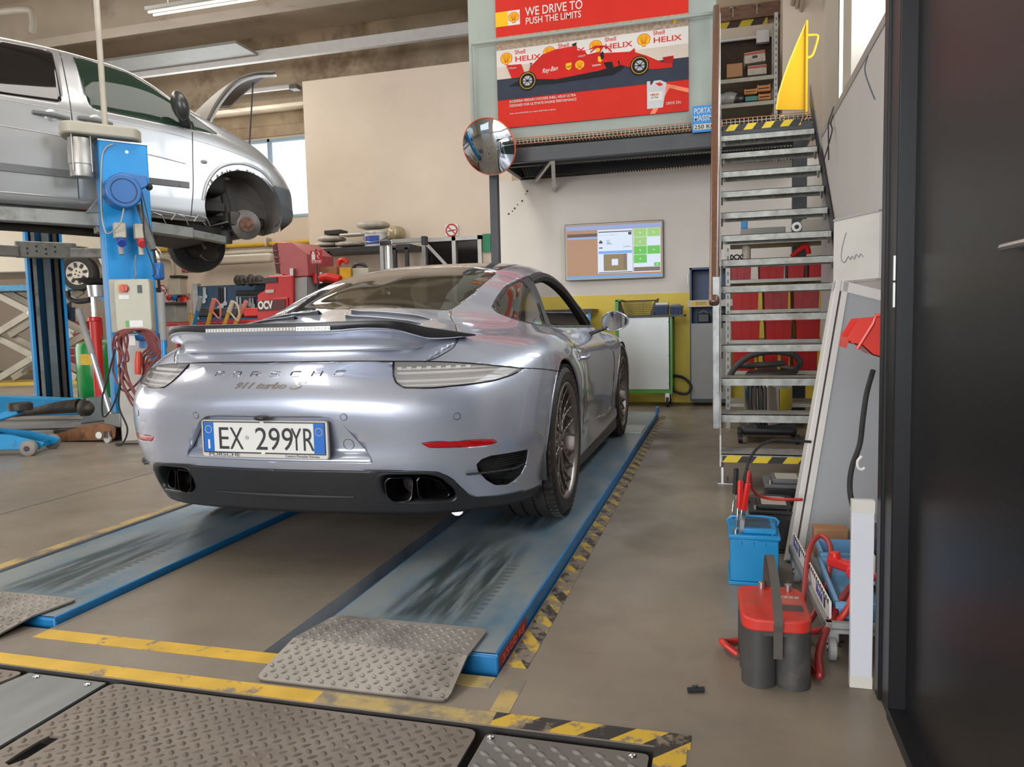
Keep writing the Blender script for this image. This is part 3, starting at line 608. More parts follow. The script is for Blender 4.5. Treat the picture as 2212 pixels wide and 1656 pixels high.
# ---- number plate
PY = -.930
pl = empty('number_plate', (-.022, PY, .484), parent=CAR); pl['label'] = 'white number plate in a pale dealer frame'
mb = MB(); mb.prism(rounded([(-.268, -.072), (.268, -.072), (.268, .070), (-.268, .070)], 4, .1), -.004, .010, 'Y'); fr = mb.build('plate_frame', mat('pale_plate_frame', (.62, .59, .55), .4, .2, 0), pl, bevel=.003)
mb = MB(); mb.box(-.252, .252, -.006, -.003, -.050, .060); mb.build('plate_field', mat('white_reflective_plate', (.70, .70, .68), .35, 0, .03), pl)
mb = MB(); mb.box(-.256, -.212, -.0068, -.004, -.050, .060); mb.build('blue_band', mat('eu_blue', (.005, .13, .50), .4, 0, 0), pl); mb = MB(); mb.box(.212, .256, -.0068, -.004, -.050, .060); mb.build('blue_band', mat('eu_blue', (.005, .13, .50), .4, 0, 0), pl)
mb = MB(); mb.tube([(-.258, -.006, -.053), (.258, -.006, -.053), (.258, -.006, .063), (-.258, -.006, .063)], .0028, 4, closed=True); mb.build('plate_rim', BLACK, pl)
CH = mat('plate_character_black', (.02, .02, .022), .5, 0, 0)
for t_, x, fit in (('E', -.197, .042), ('X', -.143, .058), ('2', -.036, .050), ('9', .021, .046), ('9', .076, .046), ('Y', .118, .044), ('R', .163, .044)):
    text(t_, .121, CH, pl, (x, -.0068, -.040), name='plate_character', fit=fit, bold=-.0002, depth=.0006)
mb = MB(); mb.tube([(-.234 + .014 * math.cos(a), -.0072, .034 + .014 * math.sin(a)) for a in (2 * math.pi * i / 12 for i in range(12))], .0011, 4, closed=True); mb.build('star_ring', mat('pale_yellow', (.7, .62, .25), .5, 0, 0), pl)
mb = MB(); mb.tube([(.234 + .014 * math.cos(a), -.0072, .030 + .014 * math.sin(a)) for a in (2 * math.pi * i / 24 for i in range(24))], .0009, 4, closed=True); mb.build('year_ring', mat('pale_yellow'  , (.7, .62, .25)), pl)
mb = MB(); mb.box(-.238, -.230, -.0075, -.006, -.040, -.005); mb.build('country_letter', WHITE, pl)
mb = MB(); mb.cyl((-.068, -.0062, .005), (-.068, -.008, .005), .008, n=16); mb.build('plate_stamp', STEEL, pl)
text('PORSCHE', .019, BLACK, pl, (-.240, -.0045, -.0675), fit=.135, name='frame_lettering'); text('Centro Porsche Verona', .014, BLACK, pl, (.09, -.0045, -.0665), fit=.14, name='frame_lettering')
mb = MB(); mb.box(-.008, .008, -.009, -.003, .060, .066); mb.build('frame_clip', WHITE, pl); mb = MB(); mb.box(-.008, .008, -.009, -.003, -.056, -.050); mb.build('frame_clip', WHITE, pl)
# ---- badges on the bumper
def badge(body, x0, x1, z, size, m, nm, bold=0, shear=0, thick=.002, strokes=None):
    n = 22
    ob = text(body, size, m, CAR, (0, 0, 0), name=nm, fit=x1 - x0, bold=bold, shear=shear, depth=thick)
    xs = [v.co.x for v in ob.data.vertices]; mn = min(xs)
    for v in ob.data.vertices:
        x = v.co.x - mn + x0; q = on_body(abs(x), -1.5, z + v.co.z, (0, 1, 0)); v.co = Vector((x, q.y + v.co.y - .0005, z + v.co.z))
    return ob
BADGE = mat('badge_silver', (.62, .63, .66), .16, 1, 0)
def letters(specs, x0, x1, z0, h, nm):
    """wide block letters drawn as strokes"""
    n = len(specs); wl = .030
    for i, S_ in enumerate(specs):
        cx = x0 + (x1 - x0) * i / (n - 1)
        mb = MB()
        for st in S_:
            P = []
            for u_, v_ in st:
                x = cx + (u_ - .5) * wl * 1.1 + v_ * .004; z = z0 + v_ * h; q = on_body(abs(x), -1.5, z, (0, 1, 0), .0015); P.append(q if x >= 0 else Vector((-q.x, q.y, q.z)))
            mb.tube(P, .0020, 5)
        mb.build(nm, BADGE, CAR, smooth=True)
LT = {'P': [[(0, 0), (0, 1), (.9, 1), (1, .9), (1, .55), (.9, .45), (0, .45)]], 'O': [[(.1, 0), (0, .1), (0, .9), (.1, 1), (.9, 1), (1, .9), (1, .1), (.9, 0), (.1, 0)]], 'R': [[(0, 0), (0, 1), (.9, 1), (1, .9), (1, .55), (.9, .45), (0, .45)], [(.55, .45), (1, 0)]], 'S': [[(0, 0), (.9, 0), (1, .1), (1, .42), (.9, .5), (.1, .5), (0, .6), (0, .9), (.1, 1), (1, 1)]], 'C': [[(1, 1), (.1, 1), (0, .9), (0, .1), (.1, 0), (1, 0)]], 'H': [[(0, 0), (0, 1)], [(1, 0), (1, 1)], [(0, .5), (1, .5)]], 'E': [[(1, 1), (0, 1), (0, 0), (1, 0)], [(0, .5), (.95, .5)]]}
letters([LT[c] for c in 'PORSCHE'], -.236, .270, .7155, .016, 'badge_letter')
badge('911 turbo', -.135, .083, .674, .030, BADGE, 'model_badge', shear=.5, bold=.0006); badge('S', .098, .160, .672, .038, BADGE, 'model_badge', shear=.5, bold=.0004)
# ---- wheels
def wheel(x, y, R, W, sd, rimr):
    w = empty('wheel', (x * sd, y, R), parent=CAR); w.scale.x = sd
    h = W / 2
    mb = MB(); prof = [(rimr, -h + .012), (rimr + .012, -h), (R - .035, -h - .004), (R - .012, -h + .012), (R - .003, -h + .03)]
    for k, xx in enumerate((-.6, -.2, .2, .6)): prof += [(R, xx * (h - .03) * 1.18 - .028), (R, xx * (h - .03) * 1.18 + .018), (R - .008, xx * (h - .03) * 1.18 + .020), (R - .008, xx * (h - .03) * 1.18 + .026)]
    prof += [(R - .003, h - .028), (R - .012, h - .012), (R - .035, h + .004), (rimr + .012, h), (rimr, h - .012), (rimr - .004, h - .03)]
    mb.lathe(prof, axis='X', n=72)
    ty = mb.build('tyre', TYRE, w, smooth=32)
    mb = MB()
    for i in range(60):
        a = 2 * math.pi * i / 60
        for s_ in (1,):
            c, s2 = math.cos(a), math.sin(a); M = Matrix(((1, 0, 0, 0), (0, c, -s2, 0), (0, s2, c, 0), (0, 0, 0, 1)))
            mb.box(h - .045, h - .004, -.009, .009, R - .010, R - .001, M @ Matrix.Rotation(.25, 4, 'Z') if False else M)
    tag(mb.build('tread_block', TYRE, w), kind='stuff')
    mb = MB(); mb.lathe([(rimr + .004, h - .010), (rimr + .006, h - .002), (rimr, h + .002), (rimr - .008, h - .004), (rimr - .014, h - .02), (rimr - .02, h - .08), (rimr - .03, -h + .02), (rimr, -h + .006)], axis='X', n=64); mb.build('rim_barrel', RIM, w, smooth=50)
    fx = h - .012
    mb = MB()
    for i in range(10):
        a = 2 * math.pi * i / 10 + .1
        for da in (-1, 1):
            P = []
            for k in range(7):
                t = k / 6; r = .045 + (rimr - .055) * t; aa = a + da * (.055 + .105 * max(0, t - .35) / .65); dep = fx - .028 + .020 * t - .015 * math.sin(math.pi * t)
                P.append(Vector((dep, r * math.cos(aa), r * math.sin(aa))))
            for k, (p, q) in enumerate(zip(P[:-1], P[1:])): mb.bar(p, q, .0165 - .0010 * k, .020 - .001 * k, up=(1, 0, 0))
    mb.build('spoke', RIM, w, bevel=.003, seg=2)
    mb = MB(); mb.lathe([(0, fx - .018), (.028, fx - .020), (.034, fx - .026), (.06, fx - .035), (.07, fx - .06), (.05, fx - .1)], axis='X', n=32); mb.build('wheel_hub', RIM, w, smooth=50)
    mb = MB(); mb.cyl((fx - .12, 0, 0), (fx - .09, 0, 0), .185, n=48); mb.build('brake_disc', STEEL, w, smooth=30)
    mb = MB(); mb.box(fx - .13, fx - .065, -.09, .09, .10, .19); mb.build('brake_caliper', mat('yellow_caliper', (.55, .36, .02), .4), w, bevel=.015)
    for i in range(5):
        a = 2 * math.pi * i / 5; MB().cyl((fx - .03, .045 * math.cos(a), .045 * math.sin(a)), (fx - .022, .045 * math.cos(a), .045 * math.sin(a)), .008, n=8).build('wheel_bolt', STEEL, w)
    return w
for sd in (1, -1):
    wheel(.790, 0, .350, .305, sd, .262); wheel(.768, 2.45, .342, .245, sd, .262)
# ---- sill blade, gap lines, filler detail
for sd in (1, -1):
    mb = MB(); mb.prism([(.42, .10), (2.10, .10), (2.10, .19), (.42, .19)], .80 * sd, .885 * sd, 'X'); mb.build('sill_trim', SATIN, CAR, bevel=.02)
# ================================================================ building
RCV = [Vector(r) for r in RC]
def ray(px, py):
    c = Vector((px - 1106, 828 - py, -1632)); return Vector((RCV[0].dot(c), RCV[1].dot(c), RCV[2].dot(c)))
def atY(px, py, y): d = ray(px, py); return d * (y / d.y) + Vector((0, 0, .95))
def atX(px, py, x): d = ray(px, py); return d * (x / d.x) + Vector((0, 0, .95))
def atZ(px, py, z=0): d = ray(px, py); return d * ((z - .95) / d.z) + Vector((0, 0, .95))
CONC = mat('worn_concrete_floor', (.240, .202, .158), .42, 0, .16, 1.6, bump=.06, bscale=40, dirt=(.15, .13, .108), dscale=1.1, dlo=.48, dhi=.72)
def floor_scratches():
    N, L = nt(CONC); b = N['Principled BSDF']; tc = N.new('ShaderNodeTexCoord'); n = N.new('ShaderNodeTexNoise'); n.inputs['Scale'].default_value = 2.2; n.inputs['Detail'].default_value = 9
    L.new(tc.outputs['Object'], n.inputs[0]); r = N.new('ShaderNodeMapRange'); r.inputs[1].default_value = .3; r.inputs[2].default_value = .7; r.inputs[3].default_value = .24; r.inputs[4].default_value = .62; L.new(n.outputs[0], r.inputs[0]); L.new(r.outputs[0], b.inputs['Roughness'])
floor_scratches()
WALLM = mat('cream_wall_plaster', (.64, .545, .445), .8, 0, .05, 1.2, bump=.05, bscale=14, dirt=(.50, .44, .37), dscale=.7, dlo=.55, dhi=.8)
WHITEW = mat('off_white_wall', (.76, .70, .63), .8, 0, .04, 1.5, bump=.04, bscale=20)
CONCW = mat('raw_concrete_wall', (.46, .365, .255), .85, 0, .2, 1.5, bump=.25, bscale=9, dirt=(.26, .19, .12), dscale=1.1, dlo=.5, dhi=.64)
YEL = mat('yellow_wall_paint', (.84, .64, .09), .6, 0, .08, 2)
DARKGAP = mat('joint_and_pit_shade', (.035, .032, .03), .85, 0, .2)  # near black for floor joints, and for shade painted into the foreground pit
def rects_minus(x0, x1, y0, y1, holes):
    xs = sorted({x0, x1, *[h[0] for h in holes], *[h[1] for h in holes]}); ys = sorted({y0, y1, *[h[2] for h in holes], *[h[3] for h in holes]}); out = []
    for a, b in zip(xs[:-1], xs[1:]):
        for c, d in zip(ys[:-1], ys[1:]):
            m = ((a + b) / 2, (c + d) / 2)
            if not any(h[0] < m[0] < h[1] and h[2] < m[1] < h[3] for h in holes): out.append((a, b, c, d))
    return out
HOLES = [(-1.30, -.583, 1.865, 7.35), (-2.80, -2.085, 1.865, 7.35), (-3.3, -.075, .2, 1.625)]
v = []; f = []
for a, b, c, d in rects_minus(-18.5, 1.6, -9.2, 15.6, HOLES):
    o = len(v); v += [(a, c, 0), (b, c, 0), (b, d, 0), (a, d, 0)]; f.append((o, o + 1, o + 2, o + 3))
struct(MB().add(v, f).build('floor', CONC))
struct(MB().box(-40, 40, -40, -9.2, -.05, 0).build('floor_yard', mat('grey_asphalt_yard', (.16, .155, .15), .8, 0, .2, 3)))
PITW = mat('pit_edge_concrete', (.42, .39, .35), .7, 0, .2, 6)
for i, (a, b, c, d) in enumerate(HOLES):
    mb = MB(); z = -.22; mb.add([(a, c, z), (b, c, z), (b, d, z), (a, d, z), (a, c, 0), (b, c, 0), (b, d, 0), (a, d, 0)], [(0, 1, 2, 3), (0, 1, 5, 4), (1, 2, 6, 5), (2, 3, 7, 6), (3, 0, 4, 7)])
    struct(mb.build('trim_pit_%d' % (i + 1), PITW if i < 2 else DARKGAP))
# expansion joints and painted lines
mb = MB(); 
for x in (-3.66, ): mb.box(x - .004, x + .004, -3, 14, 0, .0006)
for y in (4.35,): mb.box(-9, -3.1, y - .003, y + .003, 0, .0006)
mb2 = MB(); mb2.box(-3.664, -3.656, -3, 14, 0, .0006); struct(mb2.build('trim_joint_1', DARKGAP))
YLINE = mat('worn_yellow_floor_paint', (.62, .38, .035), .55, 0, .15, 9, dirt=(.22, .18, .13), dscale=10, dlo=.56, dhi=.62)
YLINE2 = mat('faded_yellow_floor_paint', (.45, .33, .12), .55, 0, .15, 9, dirt=(.20, .175, .14), dscale=7, dlo=.46, dhi=.58)
def line(n, a, b, c, d, m=YLINE): struct(MB().box(a, b, c, d, .0002, .0016).build('trim_line_%d' % n, m))
line(1, -2.08, -1.235, 1.800, 1.862); line(2, -3.3, -1.0, 1.632, 1.688); line(3, -1.0, -.53, 1.632, 1.688, YLINE2); line(4, -2.87, -2.81, 1.9, 7.3, YLINE2); line(5, -.72, -.585, 1.80, 1.86, YLINE2)
HT = stripes('floor_hazard_tape', (.035, .03, .026), (.55, .37, .04), .042, .55, .50, (0, 1), (.22, .18, .14))
HT2 = stripes('floor_hazard_tape_bright', (.03, .027, .025), (.62, .40, .035), .055, -.75, .42, (0, 1), (.24, .19, .13))
struct(MB().box(-.578, -.515, 1.93, 7.4, .0002, .0014).build('trim_tape_1', HT))
struct(MB().box(-.53, -.068, 1.632, 1.69, .0002, .0014).build('trim_tape_2', HT2)); struct(MB().box(-.145, -.075, 1.25, 1.632, -.004, .0014).build('trim_tape_3', HT2))
mb = MB(); mb.box(-.55, -.50, 1.69, 1.86, .0002, .001); struct(mb.build('trim_line_6', YLINE2))
# walls
def wall(name, x0, x1, y0, y1, z0, z1, m): return struct(MB().box(x0, x1, y0, y1, z0, z1).build(name, m))
def wall_open(name, x0, x1, y0, y1, z0, z1, op, axis, m):
    """wall with rectangular openings; op: (a0, a1, z0, z1) along axis"""
    mb = MB(); A = (x0, x1) if axis == 'X' else (y0, y1)
    for a, b, c, d in rects_minus(A[0], A[1], z0, z1, op):
        if axis == 'X': mb.box(a, b, y0, y1, c, d)
        else: mb.box(x0, x1, a, b, c, d)
    return struct(mb.build(name, m))
wall_open('wall_far', -18.5, -2.0, 15.0, 15.3, 0, 5.55, [(-12.2, -8.2, 3.34, 5.06)], 'X', WALLM)
wall('wall_far_beam', -18.5, 1.6, 14.3, 15.3, 5.6, 7.4, CONCW)
struct(MB().box(-18.5, -3.2, 14.1, 14.32, 5.50, 5.60).build('trim_beam_flange', CONCW))
wall('wall_partition', -6.40, -3.0, 11.0, 11.15, 0, 4.80, WALLM)
wall('wall_partition_side', -6.40, -6.25, 11.15, 15.0, 0, 4.80, WALLM)
wall('wall_back', -2.58, 1.3, 8.6, 8.72, 0, 2.565, WHITEW)
wall('wall_back_side', -2.58, -2.46, 8.72, 11.0, 0, 2.50, WHITEW)
wall('wall_loft', -3.0, 1.3, 11.0, 11.2, 0, 7.0, CONCW)
struct(MB().box(-2.58, 1.3, 8.592, 8.6, 0, 1.215).build('trim_yellow_band', YEL))
wall_open('wall_right', 1.15, 1.35, -9.2, 15.3, 0, 7.0, [(2.2, 8.4, 2.75, 4.85)], 'Y', WHITEW)
wall_open('wall_left', -18.5, -18.3, -9.2, 15.3, 0, 7.0, [(1.0, 8.0, .0, 4.4)], 'Y', WALLM)
wall_open('wall_front', -18.5, 1.35, -9.2, -9.0, 0, 7.0, [(-6.6, .6, 0, 4.9), (-15, -9, 0, 4.4)], 'X', WHITEW)
CEIL = mat('ceiling_precast_concrete', (.46, .39, .30), .85, 0, .12, 1.2, bump=.1, bscale=8, dirt=(.28, .22, .16), dscale=.9, dlo=.55, dhi=.75)
struct(MB().box(-18.5, 1.35, -9.2, 15.3, 6.95, 7.1).build('ceiling', CEIL))
for i, y in enumerate((2.0, 5.2, 8.4, 11.6)):
    struct(MB().box(-18.3, 1.15, y - .18, y + .18, 6.25, 6.95).build('trim_ceiling_beam_%d' % (i + 1), CEIL))
GP = mat('grey_ceiling_panel', (.30, .30, .28), .6, 0, .06)
struct(MB().box(-18.3, -8.6, 12.5, 13.2, 6.15, 6.2).build('trim_ceiling_panel', GP)); struct(MB().box(-18.3, -3.2, 13.2, 13.3, 6.05, 6.25).build('trim_ceiling_panel_edge', WHITE))
# windows
WF = mat('blue_grey_window_frame', (.30, .42, .52), .5, 0, .05); AL = mat('aluminium_frame', (.45, .45, .43), .4, .6, .1)
def frame(name, horiz, a0, a1, z0, z1, d0, d1, w_, m, bars=()):
    mb = MB(); bx = (lambda p, q, r, s_: mb.box(p, q, d0, d1, r, s_)) if horiz else (lambda p, q, r, s_: mb.box(d0, d1, p, q, r, s_))
    bx(a0, a1, z0, z0 + w_); bx(a0, a1, z1 - w_, z1); bx(a0, a0 + w_, z0, z1); bx(a1 - w_, a1, z0, z1)
    for b in bars: bx(b - w_ / 2, b + w_ / 2, z0, z1)
    return struct(mb.build(name, m))
frame('window_1', True, -12.2, -8.2, 3.34, 5.06, 14.98, 15.08, .06, WF, (-9.62, -11))
frame('window_2', False, 2.2, 8.4, 2.75, 4.85, 1.12, 1.2, .07, AL, (3.5, 5.0, 5.2, 6.6))
# concrete pillar beside the stairs, slats
mb = MB(); p = atY(1712, 0, 9.0); q = atY(1790, 400, 6.6)
struct(MB().box(.90, 1.15, 6.1, 6.5, 0, 6.95).build('trim_pillar_1', mat('pale_concrete_pillar', (.52, .48, .42), .8, 0, .08, 2, bump=.1, bscale=12)))
struct(MB().box(.70, 1.15, 9.9, 10.3, 2.8, 6.95).build('trim_pillar_2', WALLM))
# ================================================================ lift ramps, chequer plates
RAMPM = mat('scuffed_blue_ramp', (.075, .20, .31), .33, .15, .25, 5, bump=.05, bscale=60, dirt=(.26, .295, .30), dscale=2.0, dlo=.32, dhi=.56, stretch=(1.6, .8, 1))
def ramp_marks():
    """tyre rubber laid along the ramp: long soft dark tracks with tread notches"""
    N, L = nt(RAMPM); b = N['Principled BSDF']; src = b.inputs['Base Color'].links[0].from_socket
    tc = N.new('ShaderNodeTexCoord'); sp = N.new('ShaderNodeSeparateXYZ'); L.new(tc.outputs['Object'], sp.inputs[0])
    def M_(op, a, b_=None, c=None):
        q = N.new('ShaderNodeMath'); q.operation = op
        for i, s_ in enumerate((a, b_, c)):
            if s_ is None: continue
            if isinstance(s_, (int, float)): q.inputs[i].default_value = s_
            else: L.new(s_, q.inputs[i])
        return q.outputs[0]
    def rng(s_, a, b_, lo=0, hi=1):
        q = N.new('ShaderNodeMapRange'); q.interpolation_type = 'SMOOTHSTEP'; q.inputs[1].default_value = a; q.inputs[2].default_value = b_; q.inputs[3].default_value = lo; q.inputs[4].default_value = hi; L.new(s_, q.inputs[0]); return q.outputs[0]
    x, y = sp.outputs[0], sp.outputs[1]; mp = N.new('ShaderNodeMapping'); mp.inputs['Scale'].default_value = (16, 1.6, 1); L.new(tc.outputs['Object'], mp.inputs[0])
    n = N.new('ShaderNodeTexNoise'); n.inputs['Scale'].default_value = 1.6; n.inputs['Detail'].default_value = 7; L.new(mp.outputs[0], n.inputs[0])
    band = M_('MULTIPLY', rng(x, -.17, -.11), rng(x, .10, .17, 1, 0)); yr = M_('MULTIPLY', rng(y, .10, .24), rng(y, .72, 1.15, 1, 0)); yr2 = M_('MULTIPLY', rng(y, 1.15, 1.3), rng(y, 1.35, 2.4, 1, 0))
    msk = M_('MULTIPLY', M_('MULTIPLY', band, M_('MAXIMUM', yr, yr2)), rng(n.outputs[0], .32, .60, .15, .95))
    # notches on the right edge of the track
    nb = M_('MULTIPLY', M_('MULTIPLY', rng(x, .105, .115), rng(x, .15, .165, 1, 0)), M_('MULTIPLY', rng(y, .16, .2), rng(y, .7, .8, 1, 0)))
    fr = M_('FRACT', M_('MULTIPLY', y, 26)); nb = M_('MULTIPLY', M_('MULTIPLY', nb, M_('GREATER_THAN', fr, .45)), .55)
    msk = M_('MAXIMUM', msk, nb)
    mx = N.new('ShaderNodeMix'); mx.data_type = 'RGBA'; L.new(msk, mx.inputs[0]); L.new(src, mx.inputs[6]); mx.inputs[7].default_value = (.045, .062, .060, 1); L.new(mx.outputs[2], b.inputs['Base Color'])
ramp_marks()
RBLUE = mat('bright_blue_ramp_edge', (.01, .17, .42), .4, 0, .15, 8)
def ramp(x0, x1, label, dz=0):
    c = (x0 + x1) / 2; r = empty('lift_ramp', (c, 1.90, 0), 0, label, 'lift ramp'); w_ = x1 - x0
    mb = MB(); mb.box(-w_ / 2 + .008, w_ / 2 - .008, .0, 5.38, .046, .05); mb.build('ramp_deck', RAMPM, r)
    mb = MB(); mb.box(-w_ / 2, w_ / 2, -.006, 5.40, -.22, .0455); mb.build('ramp_body', RBLUE, r, bevel=.006)
    mb = MB(); mb.tube([(-w_ / 2 + .008, -.003, .042), (-w_ / 2 + .008, 5.39, .042), (w_ / 2 - .008, 5.39, .042), (w_ / 2 - .008, -.003, .042)], .0082, 8, closed=True); mb.build('ramp_edge', RBLUE, r, smooth=True)
    r.location.z = dz; return r
rr = ramp(-1.17, -.588, 'right blue lift ramp, nearer the stairs, under the car\'s right wheels')
rl = ramp(-2.70, -2.09, 'left blue lift ramp under the car\'s left wheels', -.024)
MB().box(.28, .30, 5.2, 5.36, .05, .11).build('wheel_stop', RBLUE, rr); MB().cyl((0, .13, .05), (0, .13, .0505), .02, n=20).build('screw_cap', BLUEP, rl)
MB().box(-.24, .27, 4.0, 4.45, .05, .056).build('turn_plate', STEEL, rr, bevel=.002); MB().box(-.25, .25, 4.0, 4.45, .05, .056).build('turn_plate', STEEL, rl, bevel=.002)
mb = MB(); mb.box(.2912, .2922, .01, .30, .002, .036); mb.build('capacity_label', mat('dark_red_label', (.30, .02, .02), .5), rr); text('3500 kg', .032, mat('red_label_text', (.75, .12, .09), .5, 0, 0), rr, (.2930, .03, .008), right=(0, 1, 0), up=(0, 0, 1), fit=.24, name='label_lettering')
STP = mat('worn_chequer_plate', (.275, .25, .225), .50, .30, .15, 5, bump=.05, bscale=50, dirt=(.07, .055, .045), dscale=3.2, dlo=.50, dhi=.72)
STP2 = mat('brown_chequer_plate', (.20, .168, .14), .5, .25, .15, 5, bump=.05, bscale=50, dirt=(.13, .10, .08), dscale=6, dlo=.5, dhi=.75)
def chequer(name, outline, z, m, label, tilt=None, pitch=.034, one=False, ang=0.0, hole=None):
    """steel plate with raised diamond lugs, outline in x, y"""
    xs = [p[0] for p in outline]; ys = [p[1] for p in outline]; r = empty(name, (min(xs), min(ys), 0), 0, label, 'floor plate')
    O = [(a - min(xs), b - min(ys)) for a, b in outline]
    zf = (lambda x, y: z) if tilt is None else (lambda x, y: tilt[0] + (tilt[1] - tilt[0]) * min(1, y / .15) + .004 * max(0, y - .15))
    mb = MB(); n = len(O)
    if hole:
        H = [(a - min(xs), b - min(ys)) for a, b in hole]; me = bmesh.new(); ev = [me.verts.new((a, b, zf(a, b))) for a, b in O]; hv = [me.verts.new((a, b, zf(a, b))) for a, b in H]
        es = [me.edges.new((ev[i], ev[(i + 1) % n])) for i in range(n)] + [me.edges.new((hv[i], hv[(i + 1) % len(H)])) for i in range(len(H))]
        bmesh.ops.triangle_fill(me, edges=es, use_beauty=True); me.verts.index_update()
        mb.add([v.co.copy() for v in me.verts], [tuple(v.index for v in fc.verts) for fc in me.faces]); me.free()
        pl_ = mb.build('plate', m, r, solid=.006); pl_.modifiers[0].offset = -1
        if pl_.data.polygons[0].normal.z < 0: pl_.data.flip_normals()
    else:
        H = None; mb.add([(a, b, 0) for a, b in O], [tuple(range(n))]); pl_ = mb.build('plate', m, r, solid=.006)
        if tilt:
            bq = bmesh.new(); bq.from_mesh(pl_.data); bmesh.ops.bisect_plane(bq, geom=bq.faces[:] + bq.edges[:] + bq.verts[:], plane_co=(0, .15, 0), plane_no=(0, 1, 0)); bq.to_mesh(pl_.data); bq.free()
        for v in pl_.data.vertices: v.co.z = zf(v.co.x, v.co.y) - .0
        if pl_.data.polygons[0].normal.z < 0: pl_.data.flip_normals()
        pl_.modifiers[0].offset = -1
    mb = MB(); nx = int((max(xs) - min(xs)) / pitch) + 2; ny = int((max(ys) - min(ys)) / pitch) + 2; L_ = pitch * .36; W_ = pitch * .165; h = .0026
    for i in range(nx * 2):
        for j in range(ny * 2):
            if (i + j) % 2: continue
            x, y = i * pitch * .5, j * pitch * .5
            if not inpoly((x, y), O) or not all(inpoly((x + dx, y + dy), O) for dx, dy in ((.012, 0), (-.012, 0), (0, .012), (0, -.012))): continue
            if H and any(inpoly((x + dx, y + dy), H) for dx, dy in ((0, 0), (.012, 0), (-.012, 0), (0, .012), (0, -.012))): continue
            a = ang + (math.pi / 4 if (one or i % 2 == 0) else -math.pi / 4)
            c, s_ = math.cos(a), math.sin(a); zz = zf(x, y)
            P = [(L_, 0, 0), (L_ * .4, W_, 0), (-L_ * .4, W_, 0), (-L_, 0, 0), (-L_ * .4, -W_, 0), (L_ * .4, -W_, 0), (L_ * .45, 0, h), (-L_ * .45, 0, h)]
            mb.add([(x + p[0] * c - p[1] * s_, y + p[0] * s_ + p[1] * c, zz + p[2]) for p in P], [(0, 1, 6), (1, 2, 7, 6), (2, 3, 7), (3, 4, 7), (4, 5, 6, 7), (5, 0, 6)])
    tag(mb.build('raised_lug', mat('dirty_raised_lug', (.125, .10, .08), .5, .25, .3, 12) if m is STP2 else m, pl_), kind='stuff'); return r
chequer('chequer_plate', rounded([(-1.215, 1.70), (-.662, 1.70), (-.655, 2.03), (-1.15, 2.03)], 3, .08), 0, STP, 'pale grey oil-stained chequer plate bridging onto the right blue lift ramp', tilt=(.008, .060))
chequer('chequer_plate', rounded([(-2.70, 1.72), (-2.18, 1.72), (-2.13, 2.03), (-2.70, 2.03)], 3, .08), 0, STP, 'grey chequer plate bridging onto the left blue lift ramp, at the photo\'s left edge', tilt=(.008, .036))
chequer('pit_cover_plate', rounded([(-1.60, .85), (-.552, .85), (-.552, 1.612), (-1.60, 1.612)], 3, .04), -.004, STP2, 'large brown chequer plate with a slotted hand hole in the foreground', pitch=.038, hole=[(-1.540, 1.357), (-1.506, 1.361), (-1.507, 1.317), (-1.508, 1.267), (-1.524, 1.237), (-1.543, 1.243), (-1.546, 1.289), (-1.544, 1.332)])
chequer('pit_cover_plate', rounded([(-.535, .85), (-.165, .85), (-.155, 1.605), (-.53, 1.605)], 3, .04), -.006, mat('dull_chequer_plate', (.17, .165, .15), .45, .3, .12, 5, dirt=(.33, .33, .32), dscale=2, dlo=.6, dhi=.8), 'dull grey pit plate with single-direction lugs beside the yellow and black tape', pitch=.05, one=True, ang=-1.4)
chequer('pit_cover_plate', rounded([(-3.2, 1.0), (-2.06, 1.0), (-1.90, 1.612), (-3.2, 1.612)], 3, .04), -.006, STP2, 'brown chequer plate left of the smooth steel strip, cut by the photo\'s left edge', pitch=.038)
mb = MB(); mb.prism([(-2.03, .9), (-1.62, .9), (-1.62, 1.612), (-1.885, 1.612)], -.012, -.006); ss = tag(mb.build('steel_strip', mat('smooth_steel_sheet', (.20, .215, .22), .45, .4, .15, 2.5, stretch=(6, 1, 1))), 'smooth grey steel sheet strip between two brown chequer plates', 'floor plate')
for x, y in ((-1.84, 1.595), (-1.66, 1.59)): MB().ball((x, y, -.004), .009, .009, .004).build('bolt_head', CHROME, ss, smooth=True)
for x, y in ((-.515, 1.59), (-.19, 1.59)): tag(MB().ball((x, y, -.004), .009, .009, .004).build('bolt_head', CHROME, smooth=True), ('left' if x < -.3 else 'right') + ' domed bolt head on the dull grey pit plate', 'bolt', 'bolts of the dull grey pit plate')
mb = MB(); mb.cyl((-.085, 1.892, .007), (-.045, 1.905, .007), .007, n=10); mb.cyl((-.075, 1.90, .012), (-.06, 1.9, .016), .004, n=6); tag(mb.build('black_fitting', BLACK), 'small black plastic pipe fitting lying alone on the bare floor', 'fitting')
